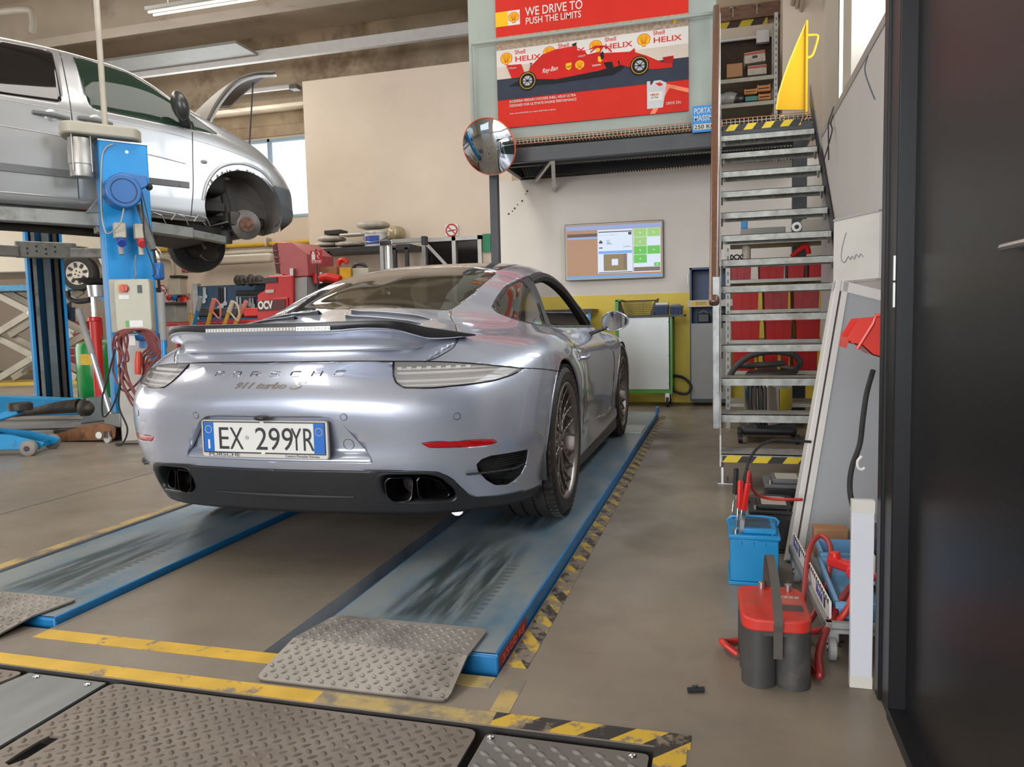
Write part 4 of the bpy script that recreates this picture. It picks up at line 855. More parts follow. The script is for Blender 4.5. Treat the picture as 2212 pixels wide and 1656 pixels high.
# ================================================================ stairs
T_ = mat('galvanised_tread', (.33, .335, .315), .5, .35, .25, 18, bump=.15, bscale=40, dirt=(.23, .21, .18), dscale=6)
ST = empty('metal_staircase', (0, 4.4, 0), 0, 'galvanised open-tread steel staircase climbing to the loft', 'stairs')
RISE = .19; GO = .218
def step(i, y0, z, w_):
    o = empty('tread', (0, y0 - 4.4, z), parent=ST) if False else None
    mb = MB(); mb.box(-.005, w_, y0 - 4.4, y0 - 4.4 + .012, z - .045, z); mb.box(-.005, w_, y0 - 4.4 + .222, y0 - 4.4 + .23, z - .045, z)
    mb.box(-.005, w_, y0 - 4.4, y0 - 4.4 + .23, z - .004, z)
    for k in range(6): mb.box(.11 * (k + .4), .11 * (k + .4) + .006, y0 - 4.4 + .012, y0 - 4.4 + .222, z - .03, z + .002)
    t = mb.build('tread', T_, ST)
    MB().bar((-.0, y0 - 4.35, z - .04), (.0, y0 - 4.30, z - .08), .012, .03).build('tread_bracket', STEEL, t)
    MB().bar((w_, y0 - 4.35, z - .03), (w_, y0 - 4.27, z - .065), .014, .035).build('tread_bracket', STEEL, t)
    return t
for i in range(13):
    z = .20 + RISE * i; y = 4.23 + GO * i; step(i, y, z, .735)
HAZ = stripes('hazard_tape_stairs', (.02, .018, .016), (.68, .50, .02), .062, 2.5, .12, (0, 2))
MB().box(0, .745, -.1725, -.1705, .155, .19).build('hazard_tape', HAZ, ST)
SL = (RISE / GO)
def stringer(x0, x1, name, ya=4.30, yb=7.35, h0=.13, m=DARKST):
    mb = MB(); za = .20 + (ya - 4.23) * SL; zb = .20 + (yb - 4.23) * SL
    mb.prism([(ya - 4.4 - .02, za - .14), (yb - 4.4, zb - .12), (yb - 4.4, zb + .05), (ya - 4.4, za + .03)], x0, x1, 'X'); return mb.build(name, m, ST)
stringer(-.014, -.006, 'stringer', m=GALV); stringer(.748, .758, 'stringer')
MB().bar((.0, .0, 0), (.0, .0, .16), .012, .05).build('stair_foot', STEEL, ST); fp = MB().box(-.025, .06, -.03, .05, 0, .008).build('foot_plate', STEEL, ST, bevel=.002); MB().cyl((.03, .01, 0), (.03, .01, .04), .006, n=8).build('anchor_bolt', CHROME, fp)
MB().bar((.75, .0, 0), (.75, .0, .16), .012, .05).build('stair_foot', STEEL, ST)
# hand rail and its posts in the plane of the left stringer
WOOD = mat('varnished_handrail_wood', (.11, .05, .028), .3, 0, .25, 8, coat=.4, stretch=(8, 1, 8))
hr = MB(); P0 = Vector((-.046, 4.60 - 4.4, 1.02)); P1_ = Vector((-.046, 7.25 - 4.4, 3.70)); hr.bar(P0, P1_, .060, .05); hr.build('handrail', WOOD, ST, bevel=.018, seg=3)
for y, zb in ((4.62, .30), (7.2, 2.75)):
    MB().box(-.055, -.012, y - 4.4, y - 4.4 + .035, zb - .02, zb + .88).build('rail_post', GALV, ST, bevel=.004)
MB().box(-.034, -.018, .20, .22, .50, 1.0).build('rail_post', GALV, ST)
# ================================================================ loft deck
GR = mat('loft_grating_steel', (.06, .055, .05), .6, .4, .2)
LO = empty('loft_deck', (-2.25, 7.3, 2.512), 0, 'dark steel loft platform with grating floor above the white wall', 'loft')
x0, x1 = -.0, 3.05; mb = MB(); mb.box(x0, x1, 0, .06, -.02, .12); mb.build('front_beam', DARKST, LO, bevel=.004)
mb = MB(); mb.box(x0, x1, -.002, .0, .152, .160); mb.box(x0, x1, -.002, .0, .205, .213); mb.build('wood_edge', mat('rusty_wood_edge', (.32, .13, .06), .7), LO)
mb = MB()
for i in range(80): mb.box(x0 + .0381 * i, x0 + .0381 * i + .006, -.002, .03, .160, .205)
mb.box(x0, x1, -.001, .004, .178, .184); mb.build('grating_edge', mat('grating_edge_beige', (.38, .30, .21), .6, .2), LO)
mb = MB()
for i in range(96): mb.box(x0 + .0318 * i, x0 + .0318 * i + .005, .03, 3.6, .17, .20)
for j in range(14): mb.box(x0, x1, .03 + .26 * j, .036 + .26 * j, .175, .2)
mb.build('grating', GR, LO)
for y in (.62, 1.22, 2.4): MB().box(x0, x1, y, y + .05, .07, .17).build('cross_beam', DARKST, LO)
MB().box(x0, x0 + .05, .06, 3.6, .06, .17).build('side_beam', DARKST, LO); MB().box(x1 - .05, x1, .06, 3.6, .06, .17).build('side_beam', DARKST, LO)
MB().bar((.42, 1.22, -.1), (.62, .25, .05), .04, .03).build('brace', STEEL, LO); MB().bar((.20, 1.2, .0), (.62, .25, .05), .03, .03).build('brace', STEEL, LO)
MB().box(.02, .10, .02, .10, -2.512, -.02).build('support_post', DARKST, LO, bevel=.003); MB().box(2.86, 2.98, .02, .12, -2.512, -.02).build('support_post', DARKST, LO, bevel=.003)
MB().box(2.26, 3.0, -.03, -.002, .0, .128).build('landing_edge', DARKST, LO); MB().box(2.28, 2.92, -.034, -.031, .098, .152).build('hazard_tape', HAZ, LO)
# grey sheet panel and rail
PG = mat('grey_green_sheet_panel', (.25, .28, .245), .5, 0, .06, 3)
lp = empty('sheet_panel', (-1.24, 7.39, 2.722), 0, 'tall grey-green sheet panel standing on the loft edge behind the poster', 'panel'); MB().box(-1.18, 1.19, -.02, .0, 0, 1.95).build('sheet', PG, lp)
lr = empty('loft_railing', (-1.24, 7.27, 2.722), 0, 'thin grey-green pipe railing crossing in front of the big red poster', 'railing'); MB().tube([(-1.12, 0, 0), (-1.12, 0, .933), (1.18, 0, .933), (1.18, 0, 0)], .017, 10).build('rail_pipe', PG, lr, smooth=50)
# ================================================================ poster on the panel
PO = empty('advert_poster', (-2.13, 7.35, 2.845), 0, 'big red poster with racing car and yellow shell emblems on the loft panel', 'poster')
PW, PH = 1.835, 1.24; RK = dict(right=(1, 0, 0), up=(0, 0, 1)); yy = -.004
REDP = mat('poster_red', (.50, .022, .012), .6, 0, .04, spec=.15); PWH = mat('poster_white', (.58, .54, .50), .6, 0, 0, spec=.15); PYL = mat('poster_yellow', (.70, .40, .01), .6, 0, 0, spec=.15)
MB().box(0, PW, 0, .012, 0, PH).build('poster_board', REDP, PO)
def flat(name, poly, m, k=1, par=PO, th=.0012): return MB().prism(poly, -.0005 - th * k, -.0005 - th * (k - 1), 'Y').build(name, m, par)
GRV = mat('poster_gravel', (.30, .22, .155), .6, 0, .35, 30); flat('gravel_bank', [(0, .70), (PW, .70), (PW, .87), (0, .87)], GRV, 1)
flat('track_edge', [(0, .45), (PW, .45), (PW, .62), (0, .62)], mat('poster_sand', (.50, .42, .34), .6, 0, .1), 1); flat('asphalt', [(0, .27), (PW, .28), (PW, .48), (0, .468)], mat('poster_asphalt', (.030, .036, .055), .6, 0, .1, spec=.15), 2)
flat('barrier', [(0, .583), (PW, .60), (PW, .755), (.9, .75), (0, .742)], PWH, 2)
def pecten(cx, cz, r, k=3):
    P = [(cx - r * .28, cz - r * .92), (cx - r * .32, cz - r * .70), (cx - r * .85, cz - r * .45)] + [(cx + r * math.cos(math.radians(a)) * 1.0, cz + r * .15 + r * .85 * math.sin(math.radians(a))) for a in range(190, -11, -20)] + [(cx + r * .85, cz - r * .45), (cx + r * .32, cz - r * .70), (cx + r * .28, cz - r * .92)]
    o = flat('shell_emblem', [(cx + (a - cx) * 1.1, cz + (b - cz) * 1.1) for a, b in P], REDP, k); flat('shell_face', P, PYL, k + 1)
    mb = MB()
    for a in range(30, 151, 20): yr_ = -.0008 - .0012 * (k + 1); mb.bar((cx + .25 * r * math.cos(math.radians(a)), yr_, cz - r * .6), (cx + r * .85 * math.cos(math.radians(a)), yr_, cz + r * .1 + r * .78 * math.sin(math.radians(a))), .0007, r * .07, up=(0, 0, 1))
    mb.build('shell_rib', REDP, PO); return o
flat('yellow_square', [(0, .967), (.125, .967), (.125, 1.105), (0, 1.105)], PYL, 1); flat('white_square', [(.125, .967), (.245, .967), (.245, 1.105), (.125, 1.105)], PWH, 1); pecten(.183, 1.037, .048)
text('WE DRIVE TO', .115, PWH, PO, (.30, -.003, 1.035), fit=.56, bold=.0009, **RK); text('PUSH THE LIMITS', .088, PWH, PO, (.30, -.003, .957), fit=.54, bold=.0007, **RK)
for x, z in ((.10, .675), (.53, .685), (.98, .69), (1.43, .695)):
    pecten(x, z - .02, .055); text('Shell', .055, REDP, PO, (x + .085, -.004, z + .015), fit=.105, bold=.0004, **RK); text('HELIX', .068, REDP, PO, (x + .085, -.004, z - .055), fit=.255, bold=.001, **RK)
DZ = -.045
RC_ = mat('race_car_red', (.46, .012, .008), .5, 0, .10, 8, spec=.15); K_ = mat('race_car_black', (.008, .008, .010), .5, 0, 0, spec=.15)
flat('race_car_floor', [(a_, b_ + DZ) for a_, b_ in [(.12, .44), (.30, .425), (.60, .42), (1.15, .44), (1.25, .50), (1.1, .56), (.3, .52)]], K_, 6)
flat('race_car_body', [(a_, b_ + DZ) for a_, b_ in [(.30, .505), (.34, .60), (.46, .70), (.60, .735), (.80, .745), (.805, .70), (.90, .69), (.98, .725), (1.05, .70), (1.02, .65), (1.3, .63), (1.345, .66), (1.35, .62), (1.45, .58), (1.60, .50), (1.69, .50), (1.69, .445), (1.55, .445), (1.35, .47), (1.22, .52), (1.18, .52), (1.0, .49), (.60, .455), (.42, .475)]], RC_, 7)
flat('rear_wing', [(a_, b_ + DZ) for a_, b_ in [(.10, .64), (.25, .635), (.28, .55), (.24, .51), (.15, .51)]], RC_, 7); flat('airbox', [(a_, b_ + DZ) for a_, b_ in [(.75, .76), (.80, .775), (.79, .745), (.76, .745)]], K_, 8); flat('cockpit_gap', [(a_, b_ + DZ) for a_, b_ in [(.88, .685), (.98, .70), (1.02, .665), (.90, .65)]], PWH, 8)
flat('side_pod_shadow', [(a_, b_ + DZ) for a_, b_ in [(1.05, .56), (1.2, .56), (1.22, .47), (1.1, .47)]], K_, 8)
for x, z in ((.31, .425), (1.39, .45)):
    a0 = MB().cyl((x, -.0115, z), (x, -.0095, z), .088, n=36).build('race_tyre', K_, PO); MB().tube([(x + .074 * math.cos(t), -.012, z + .074 * math.sin(t)) for t in (2 * math.pi * i / 30 for i in range(30))], .0032, 4, closed=True).build('yellow_ring', PYL, a0)
    MB().cyl((x, -.0125, z), (x, -.0115, z), .046, n=24).build('race_rim', mat('poster_grey', (.35, .35, .36), .5, 0, 0), a0); mb = MB()
    for i in range(8): mb.bar((x, -.0128, z), (x + .045 * math.cos(i * math.pi / 4), -.0128, z + .045 * math.sin(i * math.pi / 4)), .0004, .008)
    mb.build('rim_spoke', K_, a0)
text('Ray-Ban', .06, PWH, PO, (.455, -.0095, 0.480), fit=.155, shear=.3, bold=.0004, right=(1, 0, .10)); pecten(.825, .515, .044, 8); flat('brown_shield', [(a_, b_ + DZ) for a_, b_ in [(.69, .59), (.745, .595), (.745, .55), (.72, .525), (.69, .545)]], PYL, 8); text('ups', .034, K_, PO, (.695, -.0108, 0.505), fit=.045, right=(1, 0, .05)); text('Lenovo', .028, PWH, PO, (.945, -.0102, 0.490), fit=.08, bold=.0006, right=(1, 0, .03)); text('HUBLOT', .02, PWH, PO, (.81, -.0102, 0.590), fit=.07, right=(1, 0, .03)); text('V-Power', .022, PWH, PO, (.12, -.0102, 0.555), fit=.085)
text('7', .05, K_, PO, (.335, -.0102, 0.555), fit=.022, bold=.001); flat('yellow_badge', [(a_, b_ + DZ) for a_, b_ in [(1.0, .62), (1.04, .62), (1.04, .58), (1.02, .565), (1.0, .58)]], PYL, 8); flat('yellow_badge', [(a_, b_ + DZ) for a_, b_ in [(1.70, .87), (1.725, .87), (1.725, .845), (1.712, .835), (1.70, .845)]], PYL, 3)
MB().tube([(.93, -.0115, .62), (1.0, -.0115, .665), (1.08, -.0115, .655), (1.13, -.0115, .605)], .006, 6, smooth=5).build('halo_bar', RC_, PO, smooth=True); MB().ball((1.0, -.0115, .635), .022, .002, .02).build('driver_helmet', PYL, PO, smooth=True); flat('side_inlet', [(1.02, .60), (1.05, .62), (1.06, .56), (1.03, .54)], K_, 9); flat('barge_board', [(1.12, .56), (1.16, .57), (1.20, .47), (1.15, .46)], RC_, 9); flat('front_wing_plate', [(1.60, .50), (1.70, .505), (1.70, .445), (1.62, .45)], mat('race_car_dark_red', (.30, .008, .006), .5, 0, .05, spec=.15), 9)
text('SCUDERIA FERRARI CHOOSES SHELL HELIX ULTRA', .034, PWH, PO, (.12, -.003, .235), fit=.66, bold=.0002, **RK); text('DESIGNED FOR ULTIMATE ENGINE PERFORMANCE', .034, PWH, PO, (.12, -.003, .195), fit=.665, bold=.0002, **RK); text('Visita www.shell.it/helix per vedere Shell Helix in azione', .022, PWH, PO, (.12, -.003, .125), fit=.46, **RK); text('DRIVE ON', .038, PWH, PO, (1.63, -.004, .07), fit=.13, **RK)
flat('oil_bottle', [(1.455, .05), (1.60, .05), (1.625, .20), (1.635, .27), (1.58, .30), (1.52, .30), (1.50, .265), (1.485, .265), (1.485, .30), (1.455, .30)], mat('poster_silver', (.40, .40, .41), .4, .2, .05), 3); flat('bottle_handle_gap', [(1.53, .275), (1.58, .28), (1.605, .255), (1.57, .245)], REDP, 4); flat('bottle_label', [(1.47, .12), (1.59, .12), (1.60, .20), (1.47, .20)], PWH, 4); text('HELIX', .026, REDP, PO, (1.485, -.006, .165), fit=.08, bold=.0006); text('ULTRA', .022, K_, PO, (1.49, -.006, .14), fit=.07); flat('light_streak', [(1.48, .0), (1.53, .0), (1.66, .22), (1.835, .16), (1.835, .20), (1.64, .26)], mat('poster_glow_orange', (.72, .16, .07), .5, 0, .2, 8), 2)
# capacity sign
CS = empty('capacity_sign', (-.26, 7.255, 2.62), 0, 'blue sign reading PORTATA MASSIMA 250 KG at the loft edge', 'sign')
MB().box(0, .215, 0, .012, 0, .235).build('sign_board', mat('sign_blue', (.01, .20, .50), .5, 0, .05), CS); text('PORTATA', .07, PWH, CS, (.014, -.002, .165), fit=.20, bold=.0005); text('MASSIMA', .07, PWH, CS, (.012, -.002, .10), fit=.205, bold=.0005); MB().box(.012, .205, -.0015, 0, .022, .072).build('weight_field', PWH, CS); text('250 KG', .05, K_, CS, (.016, -.003, .03), fit=.18, bold=.0005)
# convex mirror on the post
MI = empty('convex_mirror', (-2.135, 7.02, 2.60), 0, 'round convex safety mirror with thin orange rim on the loft post', 'mirror')
mb = MB(); R_ = .262; mb.lathe([(0, -.055)] + [(R_ * t, -.055 + .055 * t * t) for t in (.2, .4, .6, .8, 1.0)], axis='Y', n=56); mb.build('mirror_dome', mat('convex_mirror_glass', (.55, .60, .64), .03, 1, 0), MI, smooth=True)
MB().lathe([(R_ - .004, .004), (R_ + .006, -.002), (R_ + .010, .008), (R_ + .006, .022), (0, .03)], axis='Y', n=56).build('mirror_rim', mat('orange_rim', (.55, .10, .04), .5), MI, smooth=50); MB().bar((0, .03, 0), (-.03, .24, -.05), .04, .04).build('mirror_bracket', BLACK, MI)
MI.rotation_euler = (math.radians(24), 0, math.radians(-8))
# ================================================================ screen on the wall
TV = empty('wall_television', (-1.165, 8.50, 1.70), 0, 'wall-mounted television showing workshop software with green tiles', 'television'); tw, th = .545, .315
TV.rotation_euler = (0, math.radians(0), math.radians(3))
MB().box(-tw, tw, 0, .035, -th, th).build('tv_case', mat('tv_bezel', (.10, .075, .05), .25, .3, 0), TV, bevel=.006)
def SM(n, c, e=.9):
    new = n not in MC; m = mat(n, c, .3, 0, 0, emis=e, spec=.15)
    if new: nt(m)[0]['Principled BSDF'].inputs['Base Color'].default_value = (.004, .004, .004, 1); nt(m)[0]['Principled BSDF'].inputs['Emission Strength'].default_value = e * 1.5
    return m
def scr(n, a, b, c, d, m, k=1): return MB().box(a, b, -.0010 - .0008 * k, -.0006, c, d).build(n, m, TV)
scr('screen', -tw + .022, tw - .018, -th + .022, th - .022, SM('screen_warm', (.36, .20, .11), .75)); scr('taskbar', -tw + .022, tw - .018, -th + .022, -th + .048, SM('screen_blue', (.10, .26, .50)), 2); scr('title_bar', -tw + .022, tw - .018, th - .075, th - .030, SM('screen_lavender', (.24, .30, .52), .8), 2)
scr('menu_bar', -tw + .03, -.17, th - .15, th - .115, SM('screen_brown', (.14, .09, .06), .5), 2); scr('menu_bar', -tw + .03, -.17, th - .175, th - .150, SM('screen_lavender', (.24, .30, .52)), 2)
scr('data_panel', -.175, .21, -.245, .235, SM('screen_white', (.50, .56, .66), .9), 3); scr('green_area', .215, tw - .03, -.245, .235, SM('screen_white', (.5, .56, .66)), 3)
GT = SM('screen_green', (.10, .40, .06), .85); GT2 = SM('screen_pale_green', (.26, .46, .14), .85)
for a, b, c, d, m in ((.222, .365, .14, .232, GT2), (.372, .51, .14, .232, GT2), (.222, .365, .045, .135, GT2), (.222, .365, -.05, .040, GT), (.372, .51, -.05, .040, GT), (.222, .365, -.145, -.055, GT), (.445, .51, -.185, -.145, GT)):
    t_ = scr('green_tile', a, b, c, d, m, 4); MB().cyl(((a + b) / 2, -.0046, (c + d) / 2), ((a + b) / 2, -.0042, (c + d) / 2), .008, n=12).build('tile_icon', SM('screen_white', (.5, .56, .66)), t_)
scr('brown_bar', .222, .51, -.235, -.19, SM('screen_taupe', (.20, .15, .11), .6), 4); scr('blue_bar', -.165, .205, -.03, .0, SM('screen_mid_blue', (.12, .28, .58)), 4); scr('photo_tile', -.11, .15, -.22, -.035, SM('screen_photo', (.24, .17, .07), .7), 4); scr('photo_highlight', -.02, .05, -.16, -.09, SM('screen_white', (.5, .56, .66)), 5); scr('photo_highlight', .11, .14, -.20, -.035, SM('screen_taupe', (.20, .15, .11)), 5)
DT = SM('screen_dark', (.08, .09, .11), .3); scr('panel_header', -.165, .205, .205, .215, DT, 4); scr('panel_footer', -.165, .205, -.24, -.232, DT, 4)
scr('screen_icon', -.16, -.12, .085, .105, DT, 4); scr('screen_icon', -.152, -.128, .105, .118, DT, 4); scr('screen_icon', -.16, -.12, .03, .042, DT, 4); scr('screen_icon', .165, .2, .17, .20, DT, 4)
text('FIAT 500 1.2 EASY', .022, DT, TV, (-.16, -.0046, .172), fit=.19) if False else text('- - - -- ----- -', .030, DT, TV, (-.16, -.0046, .168), fit=.20, name='screen_text')
text('KM', .02, DT, TV, (-.075, -.0046, .108), fit=.03, name='screen_text'); text('KM,MKM S.', .02, DT, TV, (.11, -.0046, .035), fit=.085, name='screen_text')
mb = MB(); [mb.box(-.075, -.075 + l_, -.0045, -.004, z, z + .004) for l_, z in ((.03, .095), (.05, .085), (.06, .075))]; mb.build('screen_text_line', DT, TV)
MB().box(-.2, .2, .035, .095, -.15, .15).build('tv_bracket', BLACK, TV)
# holes in the white wall
for k, (px, py) in enumerate(((1139, 413), (1136, 419), (1128, 434), (1118, 442), (1112, 450), (1107, 456), (1099, 462))):
    p = atY(px, py, 8.6); tag(MB().cyl((p.x, 8.597, p.z), (p.x, 8.602, p.z), .008 if k % 2 else .012, n=10).build('wall_plug', BLACK), ('topmost', 'second from the top', 'third from the top', 'middle', 'third from the bottom', 'second from the bottom', 'lowest')[k] + ' dark screw hole in the slanting row on the white wall', 'hole', 'screw holes in the white wall')
# ================================================================ shelf of red bins behind the stairs
def bin_box(name, w_, d, h, m, label, loc, cat='bin', group=None, taper=.95, ribs=2):
    r = empty(name, loc, 0, label, cat, group); a, b = w_ / 2, w_ / 2 * taper; t = .004
    mb = MB(); O0 = [(-b, .012), (b, .012), (b, d * .96), (-b, d * .96)]; O1 = [(-a, 0), (a, 0), (a, d), (-a, d)]
    I1 = [(-a + t, t), (a - t, t), (a - t, d - t), (-a + t, d - t)]; I0 = [(-b + t, .012 + t), (b - t, .012 + t), (b - t, d * .96 - t), (-b + t, d * .96 - t)]
    v = [(x, y, 0) for x, y in O0] + [(x, y, h) for x, y in O1] + [(x, y, h) for x, y in I1] + [(x, y, t) for x, y in I0]
    f = [(3, 2, 1, 0)] + [(i, (i + 1) % 4, 4 + (i + 1) % 4, 4 + i) for i in range(4)] + [(4 + i, 4 + (i + 1) % 4, 8 + (i + 1) % 4, 8 + i) for i in range(4)] + [(8 + i, 8 + (i + 1) % 4, 12 + (i + 1) % 4, 12 + i) for i in range(4)] + [(12, 13, 14, 15)]
    mb.add(v, f); mb.build('bin_body', m, r, bevel=.004)
    mb = MB()
    for x0_, x1_, y0_, y1_ in ((-a - .006, a + .006, -.008, .004), (-a - .006, a + .006, d - .004, d + .006), (-a - .006, -a + .004, 0, d), (a - .004, a + .006, 0, d)): mb.box(x0_, x1_, y0_, y1_, h - .016, h + .001)
    mb.build('bin_rim', m, r)
    for k in range(ribs):
        x = (k + 1) / (ribs + 1) * 2 - 1; MB().bar((x * b, .009, .006), (x * a, -.002, h - .014), .006, .006).build('bin_rib', m, r)
    return r
SHX, SHY = .03, 6.62
SHM = mat('galvanised_shelf', (.36, .35, .32), .5, .4, .15, 8)
SH = empty('shelf_unit', (SHX, SHY, 0), 0, 'galvanised slotted-angle shelf unit behind the stairs carrying red bins', 'shelf')
for i, z in enumerate((.21, .485, .745, .995, 1.245, 1.565)):
    mb = MB(); mb.box(0, .90, 0, .45, z - .03, z); mb.build('shelf_board', SHM, SH, bevel=.002)
for x in (0, .87):
    for y in (-.006, .42):
        up = MB().box(x, x + .035, y, y + .035, 0, 1.60 if x == 0 else 1.62).build('upright', SHM, SH); mb = MB()
        if y < 0:
            for k in range(24): mb.box(x + .013, x + .021, y - .001, y, .05 + .065 * k, .08 + .065 * k)
            mb.build('slot_row', BLACK, up)
REDB = [mat('glossy_red_bin', (.42, .006, .005), .4, 0, .08, 5, spec=.3), mat('faded_red_bin', (.34, .014, .014), .5, 0, .2, 8, dirt=(.30, .07, .06), dscale=9, dlo=.5, dhi=.7)]
rows = [(1.245, ((1573, 1625), (1639, 1697), (1700, 1740), (1746, 1785)), .165), (.995, ((1581, 1641), (1649, 1706), (1713, 1773)), .165), (.745, ((1578, 1644), (1653, 1713), (1719, 1775)), .165), (.485, ((1582, 1642), (1650, 1708), (1712, 1770)), .17)]
rn = ('top row of red bins, ', 'second row down of red bins, ', 'third row down of red bins, ', 'lowest row of red bins, behind the vacuum hose, '); pn = (('leftmost', 'second from left', 'third from left', 'rightmost'), ('leftmost, glossy', 'middle, scuffed', 'rightmost, scratched'), ('leftmost, with a hook', 'middle', 'rightmost'), ('leftmost, grubby', 'middle', 'rightmost'))
for i, (z, L_, h) in enumerate(rows):
    for j, (a, b) in enumerate(L_):
        p, q = atY(a, 650, SHY - .02), atY(b, 650, SHY - .02); bin_box('red_bin', q.x - p.x - .014, .36, h, REDB[1 if (i == 1 and j > 0) or (i == 0 and j == 0) else 0], 'red plastic bin, ' + pn[i][j] + ' in the ' + rn[i].split(',')[0], ((p.x + q.x) / 2, SHY + .01, z), group='red bins on the shelf')
def thing_box(name, px0, px1, z, h, d, y, m, label, cat, bevel=.006):
    p, q = atY(px0, 500, y), atY(px1, 500, y); return tag(MB().box(p.x, q.x, y, y + d, z, z + h).build(name, m, bevel=bevel), label, cat)
CREAMP = mat('cream_plastic', (.48, .44, .36), .5, 0, .06); GREYP = mat('grey_clear_plastic', (.28, .27, .25), .3, 0, .1)
thing_box('grey_case', 1600, 1697, 1.567, .10, .25, SHY + .02, GREYP, 'long grey plastic case on top of the shelf behind the stairs', 'case')
thing_box('blue_carton', 1601, 1615, 1.668, .08, .10, SHY + .04, BLUEP, 'small blue carton standing on the grey case above the red bins', 'box'); thing_box('white_tub', 1733, 1780, 1.567, .15, .22, SHY + .02, CREAMP, 'cream plastic tub at the right end of the shelf top', 'tub')
thing_box('blue_tray', 1699, 1728, 1.567, .05, .2, SHY + .02, mat('violet_blue_plastic', (.08, .08, .25), .5), 'dark blue tray under the round reel on the shelf top', 'tray')
p = atY(1722, 490, SHY); rl_ = empty('round_reel', (p.x, SHY + .04, 1.66), 0, 'small silver round reel standing on the shelf top', 'reel'); MB().cyl((0, 0, 0), (0, .05, 0), .042, n=28).build('reel_disc', STEEL, rl_, bevel=.004); MB().cyl((0, -.004, 0), (0, .0, 0), .018, n=16).build('reel_hub', BLACK, rl_)
p = atY(1613, 556, SHY); btl = tag(MB().lathe([(0, 0), (.035, 0), (.036, .10), (.022, .125), (.013, .13), (.013, .155), (0, .156)], (p.x, SHY + .1, 1.413), n=20).build('white_bottle', CREAMP, smooth=True), 'white squeeze bottle on the top-row red bins', 'bottle')
p = atY(1592, 556, SHY); tag(MB().tube([(p.x + .05 * math.cos(t), SHY + .08, 1.425 + .02 * math.sin(3 * t) + .015) for t in (i * .5 for i in range(13))], .006, 6, smooth=3).build('cable_coil', BLACK, smooth=True), 'small tangle of black cable on the left red bin', 'cable')
p = atY(1735, 552, SHY); tag(MB().tube([(p.x - .08, SHY + .08, 1.42), (p.x - .03, SHY + .07, 1.47), (p.x + .03, SHY + .07, 1.50), (p.x + .05, SHY + .08, 1.44)], .022, 8, smooth=4).build('red_strap', RED, smooth=True), 'crumpled red strap lying on the third top-row bin', 'strap')
# ---- vacuum cleaner
VC = empty('workshop_vacuum', (.33, 6.02, 0), 0, 'yellow and steel drum vacuum with hose looped on top behind the lower steps', 'vacuum')
VY = mat('dull_yellow_plastic', (.42, .33, .015), .45, 0, .1); mb = MB(); mb.lathe([(.0, .13), (.165, .13), (.17, .15), (.17, .40), (.176, .41), (.176, .43), (0, .44)], n=32); mb.build('steel_drum', CHROME, VC, smooth=40)
MB().lathe([(.172, .24), (.178, .25), (.178, .40), (.172, .41)], n=32, a0=-1.1, a1=.5).build('yellow_side', VY, VC, smooth=True, solid=.003); MB().lathe([(0, .43), (.18, .43), (.185, .46), (.15, .52), (.06, .55), (0, .55)], n=32).build('vacuum_head', BLACK, VC, smooth=40)
MB().box(-.20, .20, -.20, .20, .06, .13).build('vacuum_base', BLACK, VC, bevel=.03)
for x, y in ((-.2, -.18), (.2, -.18), (-.2, .18), (.2, .18)): MB().cyl((x - .015, y, .035), (x + .015, y, .035), .035, n=16).build('caster', BLACK, VC, bevel=.004)
HOSE = mat('ribbed_grey_hose', (.045, .042, .038), .6, 0, .1)
def ribbed(pts, r, k=10): 
    P = spl(pts, k); mb = MB(); mb.tube(P, [r * (1 + (.10 if i % 2 else -.06)) for i in range(len(P))], 12); return mb
ribbed([(-.30, -.15, .44), (-.24, -.16, .56), (-.13, -.17, .65), (.02, -.17, .68), (.16, -.15, .66), (.22, -.12, .60), (.20, -.10, .55)], .022, 14).build('vacuum_hose', HOSE, VC, smooth=50); ribbed([(.20 * math.cos(t), .17 * math.sin(t) - .0, .53 + .012 * t) for t in (i * .7 - 2.4 for i in range(12))], .021, 8).build('vacuum_hose', HOSE, VC, smooth=50)
MB().tube([(-.08, -.03, .54), (-.07, -.03, .68), (.07, -.03, .68), (.08, -.03, .54)], .012, 8, smooth=3).build('carry_handle', VY, VC, smooth=True)
for k in range(4): MB().tube([(-.12 + .03 * k, -.175, .50), (-.13 + .035 * k, -.20, .35), (-.11 + .03 * k, -.20, .2), (-.07 + .02 * k, -.19, .12)], .009, 6, smooth=5).build('power_cord', BLACK, VC, smooth=True)
# ---- green trolley and what stands on it
GREEN = mat('bright_green_frame', (.06, .30, .03), .4, 0, .1); SHEET = mat('matt_aluminium_sheet', (.55, .58, .57), .42, .35, .08, 2)
TR = empty('green_trolley', (-1.10, 8.10, 0), 0, 'wheeled trolley with green frame and plain metal panel beside the car nose', 'trolley')
MB().box(.03, .57, 0, .012, .19, .95).build('front_panel', SHEET, TR); MB().box(.575, .59, .03, .40, .2, .93).build('side_panel', GREEN, TR)
for x, y, z1 in ((0, 0, 1.14), (.56, 0, .97), (0, .38, .97), (.56, .38, .97)): MB().box(x, x + .035, y, y + .03, .15, z1).build('frame_post', GREEN, TR)
MB().box(0, .595, -.004, .41, .15, .185).build('frame_rail', GREEN, TR); MB().box(0, .72, -.02, .42, .955, .975).build('top_tray', DARKST, TR); MB().box(0, .06, -.0, .38, 1.13, 1.15).build('push_handle', GREEN, TR)
for x, y in ((.54, .03), (.05, .03), (.54, .36), (.05, .36)): cs = MB().cyl((x - .015, y, .055), (x + .015, y, .055), .055, n=20).build('caster', RUBBER, TR, bevel=.005); MB().box(x - .022, x + .022, y - .02, y + .02, .06, .15).build('caster_fork', STEEL, cs)
for z in (.25, .55, .9):
    MB().cyl((.56, -.003, z), (.56, .0, z), .006, n=8).build('panel_screw', BLACK, TR)
